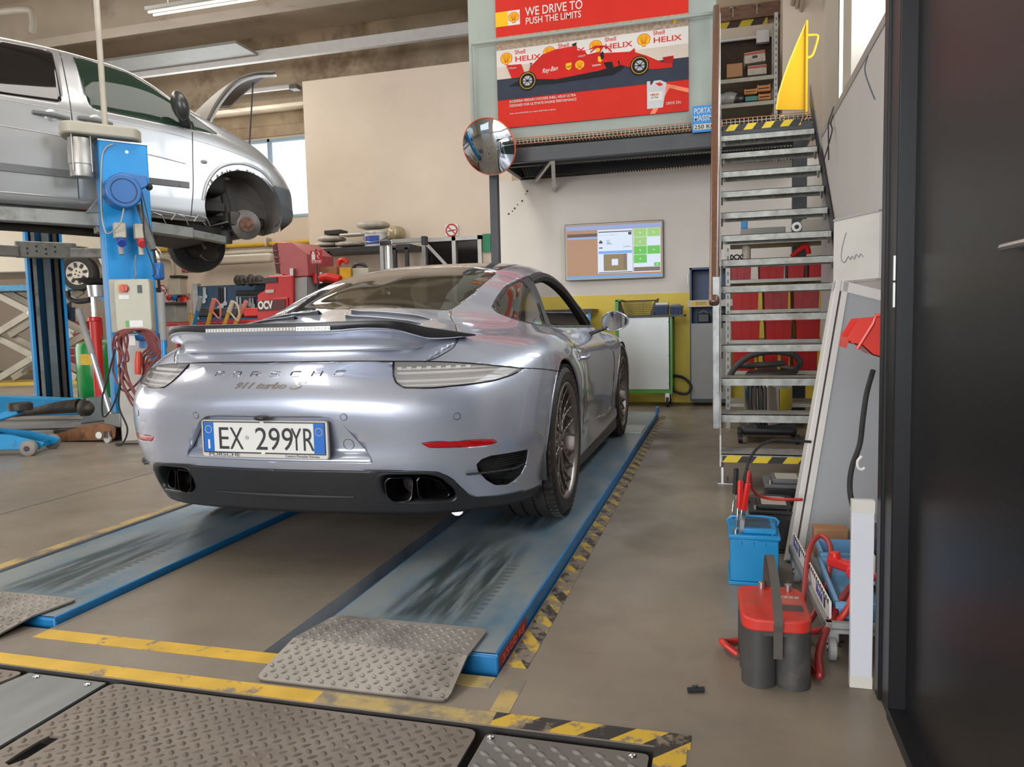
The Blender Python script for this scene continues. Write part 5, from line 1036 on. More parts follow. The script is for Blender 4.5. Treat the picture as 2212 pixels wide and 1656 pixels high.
WIRE = mat('black_wire_mesh', (.04, .035, .03), .5, .3, .1); bk = empty('wire_basket', (-1.05, 8.16, .977), 0, 'black mesh basket with flared solid ends on the green trolley', 'basket')
mb = MB()
for i in range(21): x = .02 + .015 * i; mb.bar((x, 0, 0), (x, -.0, .15), .0025, .0025); mb.bar((x, .18, 0), (x, .18, .15), .0025, .0025)
for k in range(8): mb.bar((.02, 0, .02 * k), (.32, 0, .02 * k), .0025, .0025); mb.bar((.02, .18, .02 * k), (.32, .18, .02 * k), .0025, .0025)
mb.build('mesh_side', WIRE, bk); MB().tube([(-.02, -.01, .155), (.36, -.01, .155), (.36, .19, .155), (-.02, .19, .155)], .004, 6, closed=True).build('basket_rim', WIRE, bk)
for s_, x in ((-1, .03), (1, .31)): MB().prism([(x, 0), (x + .05 * s_, .155), (x + .085 * s_, .175), (x + .04 * s_, 0)], 0, .18, 'Y').build('basket_end', mat('dark_brown_plastic', (.035, .025, .02), .5), bk)
NB = mat('navy_plastic_box', (.015, .035, .10), .45, 0, .1); bb = bin_box('blue_parts_bin', .14, .18, .10, NB, 'small navy parts bin on the green trolley, holding a white carton', (-.62, 8.14, .977)); tag(MB().box(-.68, -.55, 8.15, 8.28, 1.08, 1.105).build('white_carton', WHITE, bevel=.003), 'flat white carton lying on the left navy parts bin', 'box')
bin_box('blue_parts_bin', .13, .18, .09, NB, 'small navy parts bin at the trolley\'s right edge, heaped with wrapped parts', (-.47, 8.14, .977)); tag(MB().ball((-.47, 8.2, 1.07), .055, .05, .02).build('wrapped_parts', GREYP, smooth=True), 'grey wrapped parts heaped in the right navy bin', 'parts')
TR2 = empty('white_trolley', (-1.95, 8.12, 0), 0, 'white-sided bench cabinet with blue legs behind the car\'s front window', 'cabinet'); MB().box(.0, .55, 0, .012, .3, 1.0).build('front_panel', WHITE, TR2); MB().box(-.35, .60, -.02, .42, 1.02, 1.06).build('bench_top', DARKST, TR2)
for x in (-.33, -.02, .55): MB().box(x, x + .03, 0, .03, 0, 1.02).build('leg', BLUEP, TR2)
MB().box(-.32, .55, .1, .4, .5, .52).build('lower_shelf', DARKST, TR2)
tag(MB().tube([(-.52, 8.3, .32), (-.40, 8.25, .30), (-.32, 8.2, .22), (-.36, 8.15, .14), (-.48, 8.15, .16), (-.52, 8.2, .22)], .016, 8, smooth=6).build('rubber_hose', RUBBER, smooth=True), 'thick black hose looped beside the green trolley', 'hose')
# ---- blue cabinet with charger shelf
BC = empty('charger_cabinet', (-.33, 8.22, 0), 0, 'dark blue workshop cabinet with grey door and open charger shelf', 'cabinet')
MB().box(0, .42, .0, .34, .05, .88).build('cabinet_body', DKBLUE, BC); MB().box(.015, .42, -.014, 0, .08, .875).build('cabinet_door', mat('light_grey_door', (.27, .28, .28), .5, 0, .05), BC)
MB().box(-.02, .44, -.05, .30, 1.05, 1.12).build('shelf_lip', mat('beige_shelf_lip', (.42, .38, .33), .5, .2, .1), BC); MB().box(0, .02, 0, .34, .88, 1.46).build('cabinet_side', DKBLUE, BC); MB().box(.0, .42, .32, .34, .88, 1.46).build('cabinet_back', DKBLUE, BC); MB().box(0, .42, 0, .34, 1.44, 1.46).build('cabinet_top', DKBLUE, BC); MB().box(.41, .42, .0, .34, .88, 1.46).build('cabinet_side', DKBLUE, BC)
sg = MB().box(.01, .19, -.053, -.05, 1.062, 1.105).build('warning_label', mat('label_yellow', (.72, .46, .05), .5, 0, .03), BC); text('!', .03, BLACK, BC, (.03, -.055, 1.07), name='label_mark'); mb = MB(); [mb.box(.06, .17, -.0545, -.053, z, z + .004) for z in (1.072, 1.084, 1.094)]; mb.build('label_line', BLACK, sg)
for k in range(2): ch_ = tag(MB().box(-.25 + .16 * k, -.13 + .16 * k, 8.25, 8.40, .884, .98).build('battery_charger', BLACK, bevel=.01), ('left' if k == 0 else 'right') + ' black battery charger on the open blue cabinet shelf', 'charger'); MB().tube([(-.23 + .16 * k, 8.245, .985), (-.19 + .16 * k, 8.24, 1.01), (-.15 + .16 * k, 8.245, .985)], .006, 6, smooth=3).build('charger_handle', GREYP, ch_, smooth=True)
tag(MB().box(-.352, -.338, 8.19, 8.24, 1.28, 1.40).build('wall_plug', WHITE, bevel=.004), 'white hanging switch on the side of the blue cabinet', 'switch')
# ---- loft storage seen above the landing
LY = 9.9; LS = empty('loft_shelf', (.10, LY, 2.8), 0, 'grey slotted shelf on the loft full of boxes and crates', 'shelf')
def LP(px, py, y=LY): return atY(px, py, y)
zs = LP(1600, 168).z, LP(1600, 222).z
xr = LP(1672, 200).x; xl = LP(1540, 200).x
for z in zs: MB().box(xl - .10, xr - .10, 0, .5, z - 2.8 - .05, z - 2.8).build('shelf_board', mat('dull_grey_steel', (.30, .27, .22), .5, .3), LS, bevel=.003)
up = MB().box(xr - .10, xr - .06, -.01, .03, 0, 1.75).build('upright', SHM, LS); mb = MB(); [mb.box(xr - .085, xr - .075, -.012, -.01, .05 + .07 * k, .08 + .07 * k) for k in range(24)]; mb.build('slot_row', BLACK, up); MB().box(xr - .10, xr - .06, .47, .5, 0, 1.75).build('upright', SHM, LS)
def lbox(name, a, b, t, bt, m, label, cat='box', d=.3, rot=0, y=LY + .05):
    p, q = LP(a, bt, y), LP(b, t, y); c = ((p.x + q.x) / 2, y, p.z); o = MB().box(-(q.x - p.x) / 2, (q.x - p.x) / 2, 0, d, 0, q.z - p.z).build(name, m, bevel=.005); o.location = c; o.rotation_euler.y = rot; return tag(o, label, cat)
CARD = mat('cardboard_brown', (.33, .165, .075), .75, 0, .12, 9); CW = mat('soiled_white_box', (.42, .36, .29), .75, 0, .3, 18, dirt=(.20, .16, .12), dscale=20)
lbox('cardboard_box', 1570, 1604, 135, 168, CARD, 'plain brown cardboard box on the upper loft shelf'); b1 = lbox('archive_box', 1615, 1656, 138, 163, CW, 'lower soiled white archive box with red stripe on the loft shelf'); b2 = lbox('archive_box', 1609, 1654, 108, 137, CW, 'tilted white archive box with hand hole, topmost on the loft shelf', rot=-.06)
for b_ in (b1, b2):
    xs = [v.co.x for v in b_.data.vertices]; zs_ = [v.co.z for v in b_.data.vertices]; MB().box(min(xs), max(xs), -.003, 0, max(zs_) - .035, max(zs_) - .01).build('red_stripe', mat('dull_red_print', (.35, .06, .04), .7), b_)
MB().box(-.03, .03, -.003, 0, .05, .08).build('hand_hole', BLACK, b2, bevel=.001)
OR = mat('orange_crate_wood', (.48, .20, .06), .65, 0, .2, 12)
def crate(a, b, t, bt, label, y=LY + .06):
    p, q = LP(a, bt, y), LP(b, t, y); r = empty('fruit_crate', (p.x, y, p.z), 0, label, 'crate', 'orange crates on the lower loft shelf'); w_, h = q.x - p.x, q.z - p.z
    for k in range(2): MB().box(0, w_, 0, .008, h * (.05 + .5 * k), h * (.40 + .5 * k)).build('crate_slat', OR, r)
    for x in (0, w_ - .012): MB().box(x, x + .012, -.006, .22, 0, h).build('crate_corner', OR, r)
    MB().box(0, w_, .0, .22, 0, .01).build('crate_floor', OR, r)
crate(1608, 1635, 190, 205, 'orange slatted crate, upper left of the loft crates'); crate(1636, 1664, 181, 199, 'orange slatted crate, topmost right of the loft crates'); crate(1638, 1665, 200, 217, 'orange slatted crate at lower right of the loft crates'); lbox('teal_box', 1610, 1637, 206, 219, mat('teal_carton', (.05, .20, .17), .6), 'teal carton under the left orange crate on the loft', d=.2)
p = LP(1598, 212); tag(MB().ball((p.x, LY + .15, LP(1598, 220).z + .07), .10, .08, .07).build('dark_helmet', mat('dark_plum_plastic', (.035, .025, .03), .3), smooth=True), 'rounded dark plastic piece on the lower loft shelf', 'part'); p = LP(1575, 212); tag(MB().ball((p.x, LY + .15, LP(1575, 220).z + .08), .13, .08, .08).build('grey_bundle', GREYP, smooth=True), 'crumpled grey bundle at the left end of the lower loft shelf', 'bundle')
# back of the loft: dark recess, plank with T-handles, tape, conduit
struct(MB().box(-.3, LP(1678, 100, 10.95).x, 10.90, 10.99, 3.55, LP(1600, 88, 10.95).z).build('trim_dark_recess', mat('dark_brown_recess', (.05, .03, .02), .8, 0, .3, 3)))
pk0, pk1 = LP(1555, 45, 10.8), LP(1701, 34, 10.8); PKW = mat('brown_plank', (.20, .10, .06), .6, 0, .3, 6, stretch=(1, 8, 8)); PK = tag(MB().box(pk0.x, pk1.x, 10.78, 10.83, pk0.z - .02, pk0.z + .16).build('wall_plank', PKW), 'brown wooden plank high on the loft wall with three T-handles', 'plank')
for px, tt in ((1583, 'left'), (1635, 'middle'), (1691, 'right')):
    p = LP(px, 30, 10.74); th_ = empty('tee_handle', (p.x, 10.74, pk0.z + .04), 0, tt + ' chrome T-handle tool hanging on the brown loft plank', 'tool'); MB().tube([(-.055, 0, .07), (-.03, 0, .088), (0, 0, .092), (.03, 0, .088), (.055, 0, .07)], .008, 8, smooth=3).build('handle_bar', CHROME, th_, smooth=True); MB().cyl((0, 0, .09), (0, 0, -.04), .011, n=10).build('handle_stem', CHROME, th_); MB().cyl((0, .0, .02), (0, .04, .02), .006, n=8).build('hook', CHROME, th_)
t0, t1 = LP(1545, 62, 10.85), LP(1658, 55, 10.85); struct(MB().box(t0.x, t1.x, 10.83, 10.85, t0.z - .035, t0.z + .06).build('trim_hazard_strip', stripes('loft_hazard_tape', (.05, .028, .02), (.60, .44, .03), .13, 2.6, .06, (0, 2)))); struct(MB().box(t0.x, LP(1680, 70, 10.85).x, 10.80, 10.9, t0.z - .18, t0.z - .035).build('trim_lintel', WALLM))
cd = MB(); cd.tube([(t0.x, 10.76, t0.z - .20), (LP(1680, 80, 10.76).x, 10.76, t0.z - .20)], .02, 8); cd_ = tag(cd.build('wall_conduit', WHITE, smooth=50), 'white conduit with junction box under the loft hazard strip', 'conduit'); p = LP(1648, 80, 10.7); MB().box(p.x - .08, p.x + .08, 10.68, 10.76, p.z - .07, p.z + .09).build('junction_box', WHITE, cd_, bevel=.008)
for k in range(3): tag(MB().tube([tuple(LP(1722 + 8 * k - 0, -30, 9.5 - .05 * k)), tuple(LP(1697 + 13 * k, 70 + 8 * k, 10.6))], .028, 8).build('ceiling_pipe', mat('beige_pipe', (.45, .38, .29), .5), smooth=50), ('left', 'middle', 'right')[k] + ' beige pipe running down above the loft shelf', 'pipe')
# ---- yellow curved sheet with handle
YS = mat('translucent_yellow_sheet', (.62, .34, .01), .5, 0, .04, 2, spec=.2); ysY = 7.62
pts = [(1676, 237), (1681, 205), (1692, 168), (1706, 130), (1722, 92), (1743, 45), (1743, 140), (1740, 237)]; Q = [atY(a, b, ysY) for a, b in pts]; zb = 2.727
Q = [Vector((q.x, 0, max(0, q.z - zb))) for q in Q]; x0_ = Q[0].x; ye = empty('yellow_sign', (x0_, ysY, zb), 0, 'tall curved yellow sheet with tubular handle standing on the loft', 'sign')
MB().prism([(q.x - x0_, q.z) for q in Q], 0, .012, 'Y').build('yellow_sheet', YS, ye); MB().tube([(q.x - x0_, -.006, q.z) for q in Q[:6]], .007, 6).build('sheet_edge', mat('pale_yellow_edge', (.75, .52, .10), .4), ye, smooth=True); MB().box(Q[6].x - x0_ - .012, Q[6].x - x0_ + .006, -.02, .05, 0, Q[5].z).build('sheet_flange', YS, ye)
hx = Q[6].x - x0_; MB().tube([(hx, .02, Q[5].z - .12), (hx + .085, .02, Q[5].z - .13), (hx + .09, .02, Q[5].z - .17), (hx + .05, .02, Q[5].z - .30), (hx, .02, Q[5].z - .32)], .010, 8, smooth=3).build('handle', YS, ye, smooth=True)
MB().cyl((.055 + .0, -.004, .035), (.055, .0, .035), .030, n=20).build('shell_emblem', mat('orange_emblem', (.75, .35, .08), .5, 0, 0), ye); MB().prism([(.03, .02), (.04, .055), (.07, .055), (.08, .02), (.055, .008)], -.007, -.004, 'Y').build('shell_face', mat('pale_emblem', (.75, .55, .25), .5, 0, 0), ye)
MB().box(.18, .2, -.03, .0, 0, .03).build('foot_knob', BLACK, ye)
# ---- right-hand side: grey-white panels, boards
PANW = mat('pale_grey_panel', (.50, .49, .48), .55, 0, .03, 1.5); SILV = mat('aluminium_trim', (.42, .42, .41), .4, .5, .05)
sp_ = empty('wall_panel', (.765, 2.9, .0), 0, 'large pale wall panel beside the stairs with aluminium top trim', 'panel'); MB().box(0, .015, 0, 3.66, .02, 2.34).build('panel_sheet', PANW, sp_); MB().box(-.006, .02, 0, 3.68, 2.34, 2.39).build('panel_trim', SILV, sp_)
bt = empty('tilted_board', (.525, 4.02, 1.09), math.atan2(-.27, .13) * 1, 'white board with grey scribble beside the stairs above the red bin', 'board')
BW = .34; MB().box(0, BW, 0, .012, .01, .31).build('board_face', mat('glossy_white_board', (.60, .59, .56), .25, 0, .08, 4), bt); MB().box(0, BW, -.012, .014, 0, .012).build('board_rail', SILV, bt); MB().box(0, BW, -.004, .014, .305, .315).build('board_rail', SILV, bt)
MB().tube([(.10, -.001, .24), (.07, -.001, .17), (.065, -.001, .12), (.09, -.001, .10), (.12, -.001, .125), (.135, -.001, .11), (.15, -.001, .125), (.165, -.001, .11), (.18, -.001, .13), (.20, -.001, .115), (.21, -.001, .13), (.23, -.001, .115)], .0022, 5, smooth=5).build('scribble', mat('grey_marker', (.22, .23, .24), .6, 0, 0), bt)
def leaf(name, BL, TL, wdir, w_, label, face, fr=.05):
    """door leaf leaning back: bottom-left BL, top-left TL"""
    BL, TL, W = Vector(BL), Vector(TL), Vector(wdir).normalized(); U = (TL - BL).normalized(); n = W.cross(U).normalized(); W = U.cross(n).normalized() * (1 if True else 1); H = (TL - BL).length
    if W.dot(Vector(wdir)) < 0: W = -W
    M = Matrix((W, n, U)).transposed().to_4x4(); M.translation = BL; r = bpy.data.objects.new(name, None); COL.objects.link(r); r.matrix_world = M; tag(r, label, 'door leaf')
    MB().box(fr, w_, .004, .02, fr, H - fr).build('leaf_panel', face, r)
    WP = mat('white_pvc_profile', (.62, .61, .59), .35, 0, .03); MB().box(0, fr * .45, -.02, .035, 0, H).build('frame_profile', WP, r, bevel=.003); MB().box(fr * .62, fr * 1.15, -.012, .03, 0, H).build('frame_profile', WP, r, bevel=.003); MB().box(fr * .45, fr * .62, -.0, .02, .01, H - .01).build('frame_groove', mat('dark_brown_gasket', (.07, .05, .045), .7), r); MB().box(0, w_, -.01, .03, H - fr, H).build('frame_profile', WP, r)
    for z in (.16, .78): MB().box(.004, fr * 1.1, -.036, -.012, z * H, z * H + .06).build('hinge', WP, r, bevel=.006)
    return r
leaf('leaning_door_leaf', (.232, 3.02, .004), (.475, 3.62, 1.085), (.96, .25, 0), .50, 'white-framed grey door leaf leaning on the stairs beside the batteries', mat('grey_leaf_face', (.33, .345, .37), .45, 0, .03, 2))
# red bin hung at the right, seen end-on
RB = mat('bright_red_bin', (.68, .03, .015), .3, 0, .06); rb = empty('hanging_bin', (.385, 2.62, .815), 0, 'bright red open-front bin hanging on the right above the black cable', 'bin')
sidep = [(.0, .055), (.035, .115), (.20, .125), (.20, .0), (.12, -.015), (.075, .0), (.045, .03), (.02, .035)]
for y in (0, .15): MB().prism([(a - .0, b) for a, b in sidep], y, y + .005, 'Y').build('bin_side', RB, rb)
mb = MB(); mb.bar((.002, .0025, .04), (.002, .1525, .04), .004, .035, up=(.2, 0, 1)); mb.build('bin_lip', RB, rb); MB().add([(.02, 0, .035), (.02, .155, .035), (.045, .155, .03), (.045, 0, .03), (.075, 0, 0), (.075, .155, 0), (.12, 0, -.015), (.12, .155, -.015), (.20, 0, 0), (.20, .155, 0), (.20, 0, .125), (.20, .155, .125)], [(0, 1, 2, 3), (3, 2, 5, 4), (4, 5, 7, 6), (6, 7, 9, 8), (8, 9, 11, 10)]).build('bin_shell', RB, rb, solid=.003); MB().tube([(.03, -.003, .02), (.075, -.004, .10), (.082, -.004, .125), (.2, -.004, .13)], .006, 6).build('bin_rim', RB, rb, smooth=True)
tag(MB().box(.60, .63, 2.55, 2.85, 0, 1.3).build('bin_rail', SHM), 'grey upright carrying the hanging red bin, hidden behind the black door', 'rail')
P = [atY(1886, 800, 2.66), atY(1872, 850, 2.62), atY(1864, 905, 2.58), atY(1857, 960, 2.55), atY(1840, 1010, 2.52), atY(1836, 1060, 2.5), atY(1847, 1115, 2.48), atY(1856, 1180, 2.46), atY(1872, 1260, 2.44)]
tag(MB().tube(P, .0085, 10, smooth=6).build('hanging_cable', RUBBER, smooth=True), 'thick black cable hanging down below the red bin', 'cable')
tag(MB().tube([atY(1862, 985, 2.4), atY(1853, 995, 2.4), atY(1853, 1008, 2.4), atY(1860, 1014, 2.4), atY(1868, 1010, 2.4)], .004, 8, smooth=5).build('white_hook', WHITE, smooth=True), 'small white plastic ring hook beside the black cable', 'hook')
tag(MB().tube([atY(1875, 120, 2.8), atY(1868, 150, 2.8), atY(1878, 185, 2.8), atY(1890, 215, 2.8)], .0022, 6, smooth=6).build('blue_rope', mat('dark_blue_cord', (.03, .06, .10), .5), smooth=True), 'thin dark blue cord hanging near the window at top right', 'cord')
for k, off in enumerate((0, 5)): tag(MB().tube([atY(1806 - off, 230, 5.9), atY(1795 - off, 265, 5.9), atY(1797 - off * 1.5, 285, 5.8), atY(1780 + off * 2, 345, 5.7)], .0045, 6, smooth=6).build('wall_cable', BLACK, smooth=True), ('lower', 'upper')[k] + ' thin black cable curving down the pale panel beside the stairs', 'cable')
# narrow white board standing at the gate post
wb = empty('white_plank', (.312, 2.01, 0), 0, 'narrow white laminate plank standing upright against the black gate post', 'plank'); MB().box(0, .052, 0, .022, 0, .485).build('plank_body', mat('scuffed_white_laminate', (.60, .61, .65), .4, 0, .03, 4), wb, bevel=.0015)
for z in (0, .452): MB().box(-.0005, .0525, -.0006, .0226, z + .001, z + .032).build('cream_tape', mat('cream_tape', (.60, .575, .51), .5, 0, .04), wb)
# ---- black gate leaf and post
BG = mat('gloss_black_gate', (.010, .010, .011), .34, .0, .2, 3, coat=0, bump=.03, bscale=300, spec=.22); BG2 = mat('black_gate_frame', (.012, .012, .013), .4, 0, .1, spec=.3)
GT_ = empty('black_gate', (.37, 2.0, 0), 0, 'tall black steel gate leaf standing open along the photo\'s right edge', 'gate')
MB().box(-.003, .028, -.045, .0, .0, 4.3).build('gate_stile', BG2, GT_, bevel=.003); MB().box(.004, .05, -.13, -.045, .0, 4.3).build('gate_stile', BG2, GT_, bevel=.003)
o = MB().box(.040, .055, -2.6, -.12, .02, 4.3).build('gate_sheet', BG, GT_); MB().box(.0, .05, -2.6, -.13, .0, .025).build('gate_rail', BG2, GT_, bevel=.003)
for z in (.98, 1.04): MB().box(.0, .006, -.125, -.118, z - .02, z + .035).build('gate_hinge', STEEL, GT_)
hp = atX(2165, 535, .395); MB().tube([(hp.x - .37, hp.y - 2.0, hp.z), (hp.x - .365, hp.y - 2.04, hp.z + .001), (hp.x - .345, hp.y - 2.16, hp.z + .004)], .006, 8).build('gate_handle', STEEL, GT_, smooth=True)
# ================================================================ batteries
BKB = mat('black_battery_case', (.02, .02, .022), .4, 0, .2, 8, dirt=(.06, .055, .05), dscale=6); BLB = mat('blue_battery_case', (.01, .24, .52), .35, 0, .08, 6); LBL = mat('pale_label', (.45, .42, .38), .5, 0, .05)
B1 = empty('red_top_battery', (.13, 2.08, 0), math.radians(2), 'round-celled dark battery with red lid and grey carry strap in the foreground', 'battery')
DG = mat('dusty_dark_grey_case', (.055, .052, .05), .5, 0, .15, 7, dirt=(.15, .13, .115), dscale=7, dlo=.55, dhi=.8)
mb = MB()
for x in (-.042, .042):
    for y in (-.083, 0, .083): mb.cyl((x, y, 0), (x, y, .155), .0435, .0425, n=32)
mb.box(-.06, .06, -.085, .085, .02, .15); mb.build('battery_cells', DG, B1, smooth=30); RL = mat('dusty_red_lid', (.60, .035, .022), .45, 0, .1, 8, dirt=(.26, .10, .07), dscale=6, dlo=.45, dhi=.75)
MB().prism(rounded([(-.086, -.128), (.086, -.128), (.086, .128), (-.086, .128)], 6, .28), .150, .182, 'Z').build('battery_lid', RL, B1, bevel=.005, seg=3); MB().prism(rounded([(-.083, -.125), (.083, -.125), (.083, .125), (-.083, .125)], 6, .28), .140, .150, 'Z').build('lid_skirt', DG, B1)
for x, y in ((-.02, .11), (.05, .10)): MB().cyl((x, y, .18), (x, y, .20), .009, n=16).build('terminal', STEEL, B1, bevel=.001)
lb = MB().box(.015, .075, -.01, .06, .1822, .183).build('battery_label', mat('red_label_panel', (.50, .10, .07), .45), B1); MB().box(.012, .072, -.055, -.015, .1822, .183).build('battery_label', mat('faded_black_label', (.07, .065, .06), .5), B1); mb = MB(); [mb.box(.018 + .014 * k, .028 + .014 * k, .035, .05, .1831, .1834) for k in range(4)]; mb.build('label_pictogram', LBL, lb)
ST_ = mat('grey_nylon_strap', (.085, .075, .065), .7, 0, .1); mb = MB(); P = spl([(.0, -.132, .085), (0, -.134, .15), (0, -.135, .19), (-.002, -.08, .26), (-.004, .0, .295), (-.005, .07, .285), (-.004, .128, .19), (-.003, .134, .10)], 6)
for a, b in zip(P[:-1], P[1:]): mb.bar(a, b + (b - a) * .05, .022, .003, up=(0, -.6, .8))
mb.build('carry_strap', ST_, B1); MB().box(-.03, .01, -.1335, -.125, .0, .10).build('strap_tail', DG, B1, bevel=.003) if False else None
MB().box(-.092, -.0905, -.06, -.04, .09, .13).build('side_label', LBL, B1) if False else None
def battery(name, x, y, w_, d, h, m, label, rz=0, handle=None, lid=None, lab=None):
    r = empty(name, (x, y, 0), rz, label, 'battery'); a, b = w_ / 2, d / 2
    MB().box(-a + .006, a - .006, -b + .004, b - .004, .012, h * .82).build('battery_case', m, r, bevel=.004); MB().box(-a, a, -b, b, 0, .012).build('base_lip', m, r, bevel=.002); ld = MB().box(-a, a, -b, b, h * .82, h * .90).build('battery_lid', lid or m, r, bevel=.004)
    MB().box(-a + .035, a - .012, -b + .02, b - .04, h * .90, h).build('raised_top', lid or m, ld, bevel=.005); MB().box(-a + .05, a - .03, -b + .035, b - .06, h, h + .001).build('top_label', lab or LBL, ld)
    for sx in (-1, 1): MB().cyl((sx * (a - .025), -b + .028 if sx < 0 else -b + .03, h * .9), (sx * (a - .025), -b + .028, h * .97), .008, n=14).build('terminal', STEEL, ld)
    for k in range(4): MB().box(-a + .02 + .04 * k, -a + .045 + .04 * k, -b - .001, -b + .001, h * .72, h * .80).build('case_notch', m, r)
    if handle: MB().tube([(-a + .01, .01, h * .86), (-a + .01, .012, h * 1.06), (a - .01, .012, h * 1.06), (a - .01, .01, h * .86)], .0045, 8, smooth=3).build('carry_handle', handle, r, smooth=True)
    return r
battery('blue_battery', .108, 2.84, .175, .24, .20, BLB, 'bright blue car battery with jump clamps gripping its terminal', handle=BLB, lab=mat('dark_blue_label', (.03, .08, .12), .5))
battery('black_battery', .19, 3.24, .175, .24, .19, BKB, 'black battery with pale and red label directly behind the blue one', handle=BLACK); battery('grey_top_battery', .27, 3.62, .175, .22, .215, BKB, 'black battery with grey lid, farthest back under the stairs', lid=mat('dusty_grey_lid', (.12, .12, .125), .5))
# jump lead clamps
def clamp(P, ang, m, label, s=1.0, lean=0.0):
    r = empty('jump_clamp', P, ang, label, 'clamp'); r.rotation_euler.y = lean; r.scale = (s, s, s)
    for k in (-1, 1):
        MB().bar((0, .008 * k, 0), (0, .012 * k, .085), .016, .003).build('clamp_jaw', CHROME, r, bevel=.001); MB().bar((0, .012 * k, .078), (0, .022 * k, .165), .018, .012).build('grip_sleeve', m, r, bevel=.005, seg=3)
    MB().cyl((-.01, 0, .07), (.01, 0, .07), .006, n=10).build('pivot', STEEL, r); return r
RG = mat('red_grip', (.62, .018, .015), .35, 0, .06)
clamp((.058, 2.745, .175), .5, RG, 'red-gripped jump clamp standing on the blue battery terminal', 1.15, .10); clamp((.045, 2.90, .19), .9, RUBBER, 'black-gripped jump clamp just behind the red one', 1.15, .22)
LEADR = mat('red_lead_rubber', (.50, .03, .02), .4, 0, .1); LEADD = mat('dark_red_lead', (.22, .018, .016), .4, 0, .12)
tag(MB().tube([(.085, 2.75, .36), (.092, 2.78, .395), (.10, 2.85, .36), (.11, 2.98, .29), (.14, 3.06, .245), (.19, 3.08, .23), (.25, 3.06, .235), (.29, 3.0, .25)], .0058, 8, smooth=8).build('red_jump_lead', LEADR, smooth=True), 'bright red jump lead looping from the red clamp behind the blue battery', 'cable')
tag(MB().tube([(.088, 2.93, .375), (.10, 2.96, .41), (.14, 3.02, .45), (.20, 3.1, .46), (.27, 3.15, .45), (.34, 3.2, .44)], .0055, 8, smooth=8).build('black_jump_lead', RUBBER, smooth=True), 'black jump lead arching from the black clamp under the lowest step', 'cable')
# ---- low dolly with trays
DO = empty('low_dolly', (.27, 2.14, 0), math.radians(3), 'low grey wheeled dolly with printed side rails, full of trays', 'dolly'); GD = mat('grey_dolly_steel', (.30, .30, .29), .5, .2, .1)
L0 = .72; MB().box(0, .02, 0, L0, .085, .115).build('dolly_frame', GD, DO, bevel=.003); MB().box(0, .34, 0, .02, .085, .115).build('dolly_frame', GD, DO); MB().box(.0, .34, 0, L0, .095, .10).build('dolly_floor', GD, DO); sr = MB().box(.012, .018, .02, L0 - .02, .115, .165).build('side_rail', WHITE, DO)
PUR = mat('violet_print', (.10, .09, .32), .5, 0, 0)
for y in (.56, .10): text('Model', .04, PUR, DO, (.0115, y + .12, .125), right=(0, -1, 0), fit=.10, bold=.001, name='rail_lettering'); text('II', .04, BLACK, DO, (.0115, y - .0, .125), right=(0, -1, 0), fit=.02, bold=.001, name='rail_lettering')
mb = MB(); [mb.box(.011, .0135, .03 + .03 * k, .045 + .03 * k, .155, .165) for k in range(22)]; mb.build('checker_edge', BLACK, DO)
for x, y in ((.02, .04), (.02, L0 - .05), (.32, L0 - .05), (.32, .04)):
    fk = MB().box(x - .018, x + .018, y - .025, y + .025, .05, .085).build('caster_fork', GD, DO, bevel=.004); MB().lathe([(.012, -.01), (.03, -.012), (.036, -.008), (.036, .008), (.03, .012), (.012, .01)], (x, y - .012, .036), 'X', 24).build('caster_wheel', mat('grey_caster_tyre', (.28, .28, .27), .5), fk, smooth=40); MB().cyl((x - .014, y - .012, .036), (x + .014, y - .012, .036), .010, n=12).build('caster_hub', STEEL, fk)
LBT = mat('light_blue_tray', (.14, .33, .55), .4, 0, .08)
bin_box('blue_tray', .16, .40, .055, LBT, 'long light blue tray on the low dolly', (.385, 2.18, .105)); bin_box('blue_tray', .17, .16, .065, LBT, 'taller light blue tray at the dolly\'s far end', (.40, 2.60, .105))
tag(MB().box(.31, .42, 2.775, 2.85, .10, .20).build('torn_cardboard_box', CARD, bevel=.003), 'torn brown cardboard box at the back of the dolly', 'box'); tag(MB().box(.43, .52, 2.78, 2.86, .10, .23).build('grey_tub', GREYP, bevel=.006), 'grey plastic tub at the back right of the dolly', 'tub')
b5 = battery('dolly_battery', .52, 2.50, .16, .22, .19, BKB, 'black battery with white label standing on the low dolly', lab=WHITE); b5.location.z = .105; MB().box(-.081, -.0795, -.09, .06, .03, .12).build('white_label', WHITE, b5); text('II', .05, BLACK, b5, (-.0825, .02, .04), right=(0, -1, 0), fit=.022, name='label_lettering')
rc = empty('red_clamp', (.352, 2.40, .195), math.radians(21), 'big red insulated jump clamp lying on the light blue trays', 'clamp'); rc.rotation_euler.x = math.radians(-8); MB().box(-.02, .02, -.07, .07, -.014, .016).build('clamp_body', RG, rc, bevel=.008, seg=3); MB().cyl((0, .05, .012), (0, .05, .032), .016, n=20).build('clamp_knob', RG, rc, bevel=.003); MB().cyl((-.01, -.07, .0), (-.03, -.10, -.005), .018, n=16).build('cable_boot', RG, rc, bevel=.003)
tag(MB().tube([(.372, 2.30, .185), (.32, 2.22, .15), (.27, 2.14, .09), (.245, 2.07, .05), (.243, 2.02, .02), (.235, 2.06, .010), (.225, 2.13, .010)], .0105, 10, smooth=8).build('dark_red_lead', LEADD, smooth=True), 'dark red jump lead dropping from the big red clamp beside the red-topped battery', 'cable')
tag(MB().tube([(.43, 2.22, .235), (.36, 2.20, .20), (.32, 2.17, .13), (.27, 2.20, .07), (.22, 2.27, .03), (.14, 2.27, .012), (.02, 2.20, .012), (.00, 2.14, .035), (.04, 2.12, .012)], .0095, 10, smooth=8).build('red_lead', LEADR, smooth=True), 'red jump lead running from the dolly round behind the red-topped battery', 'cable')
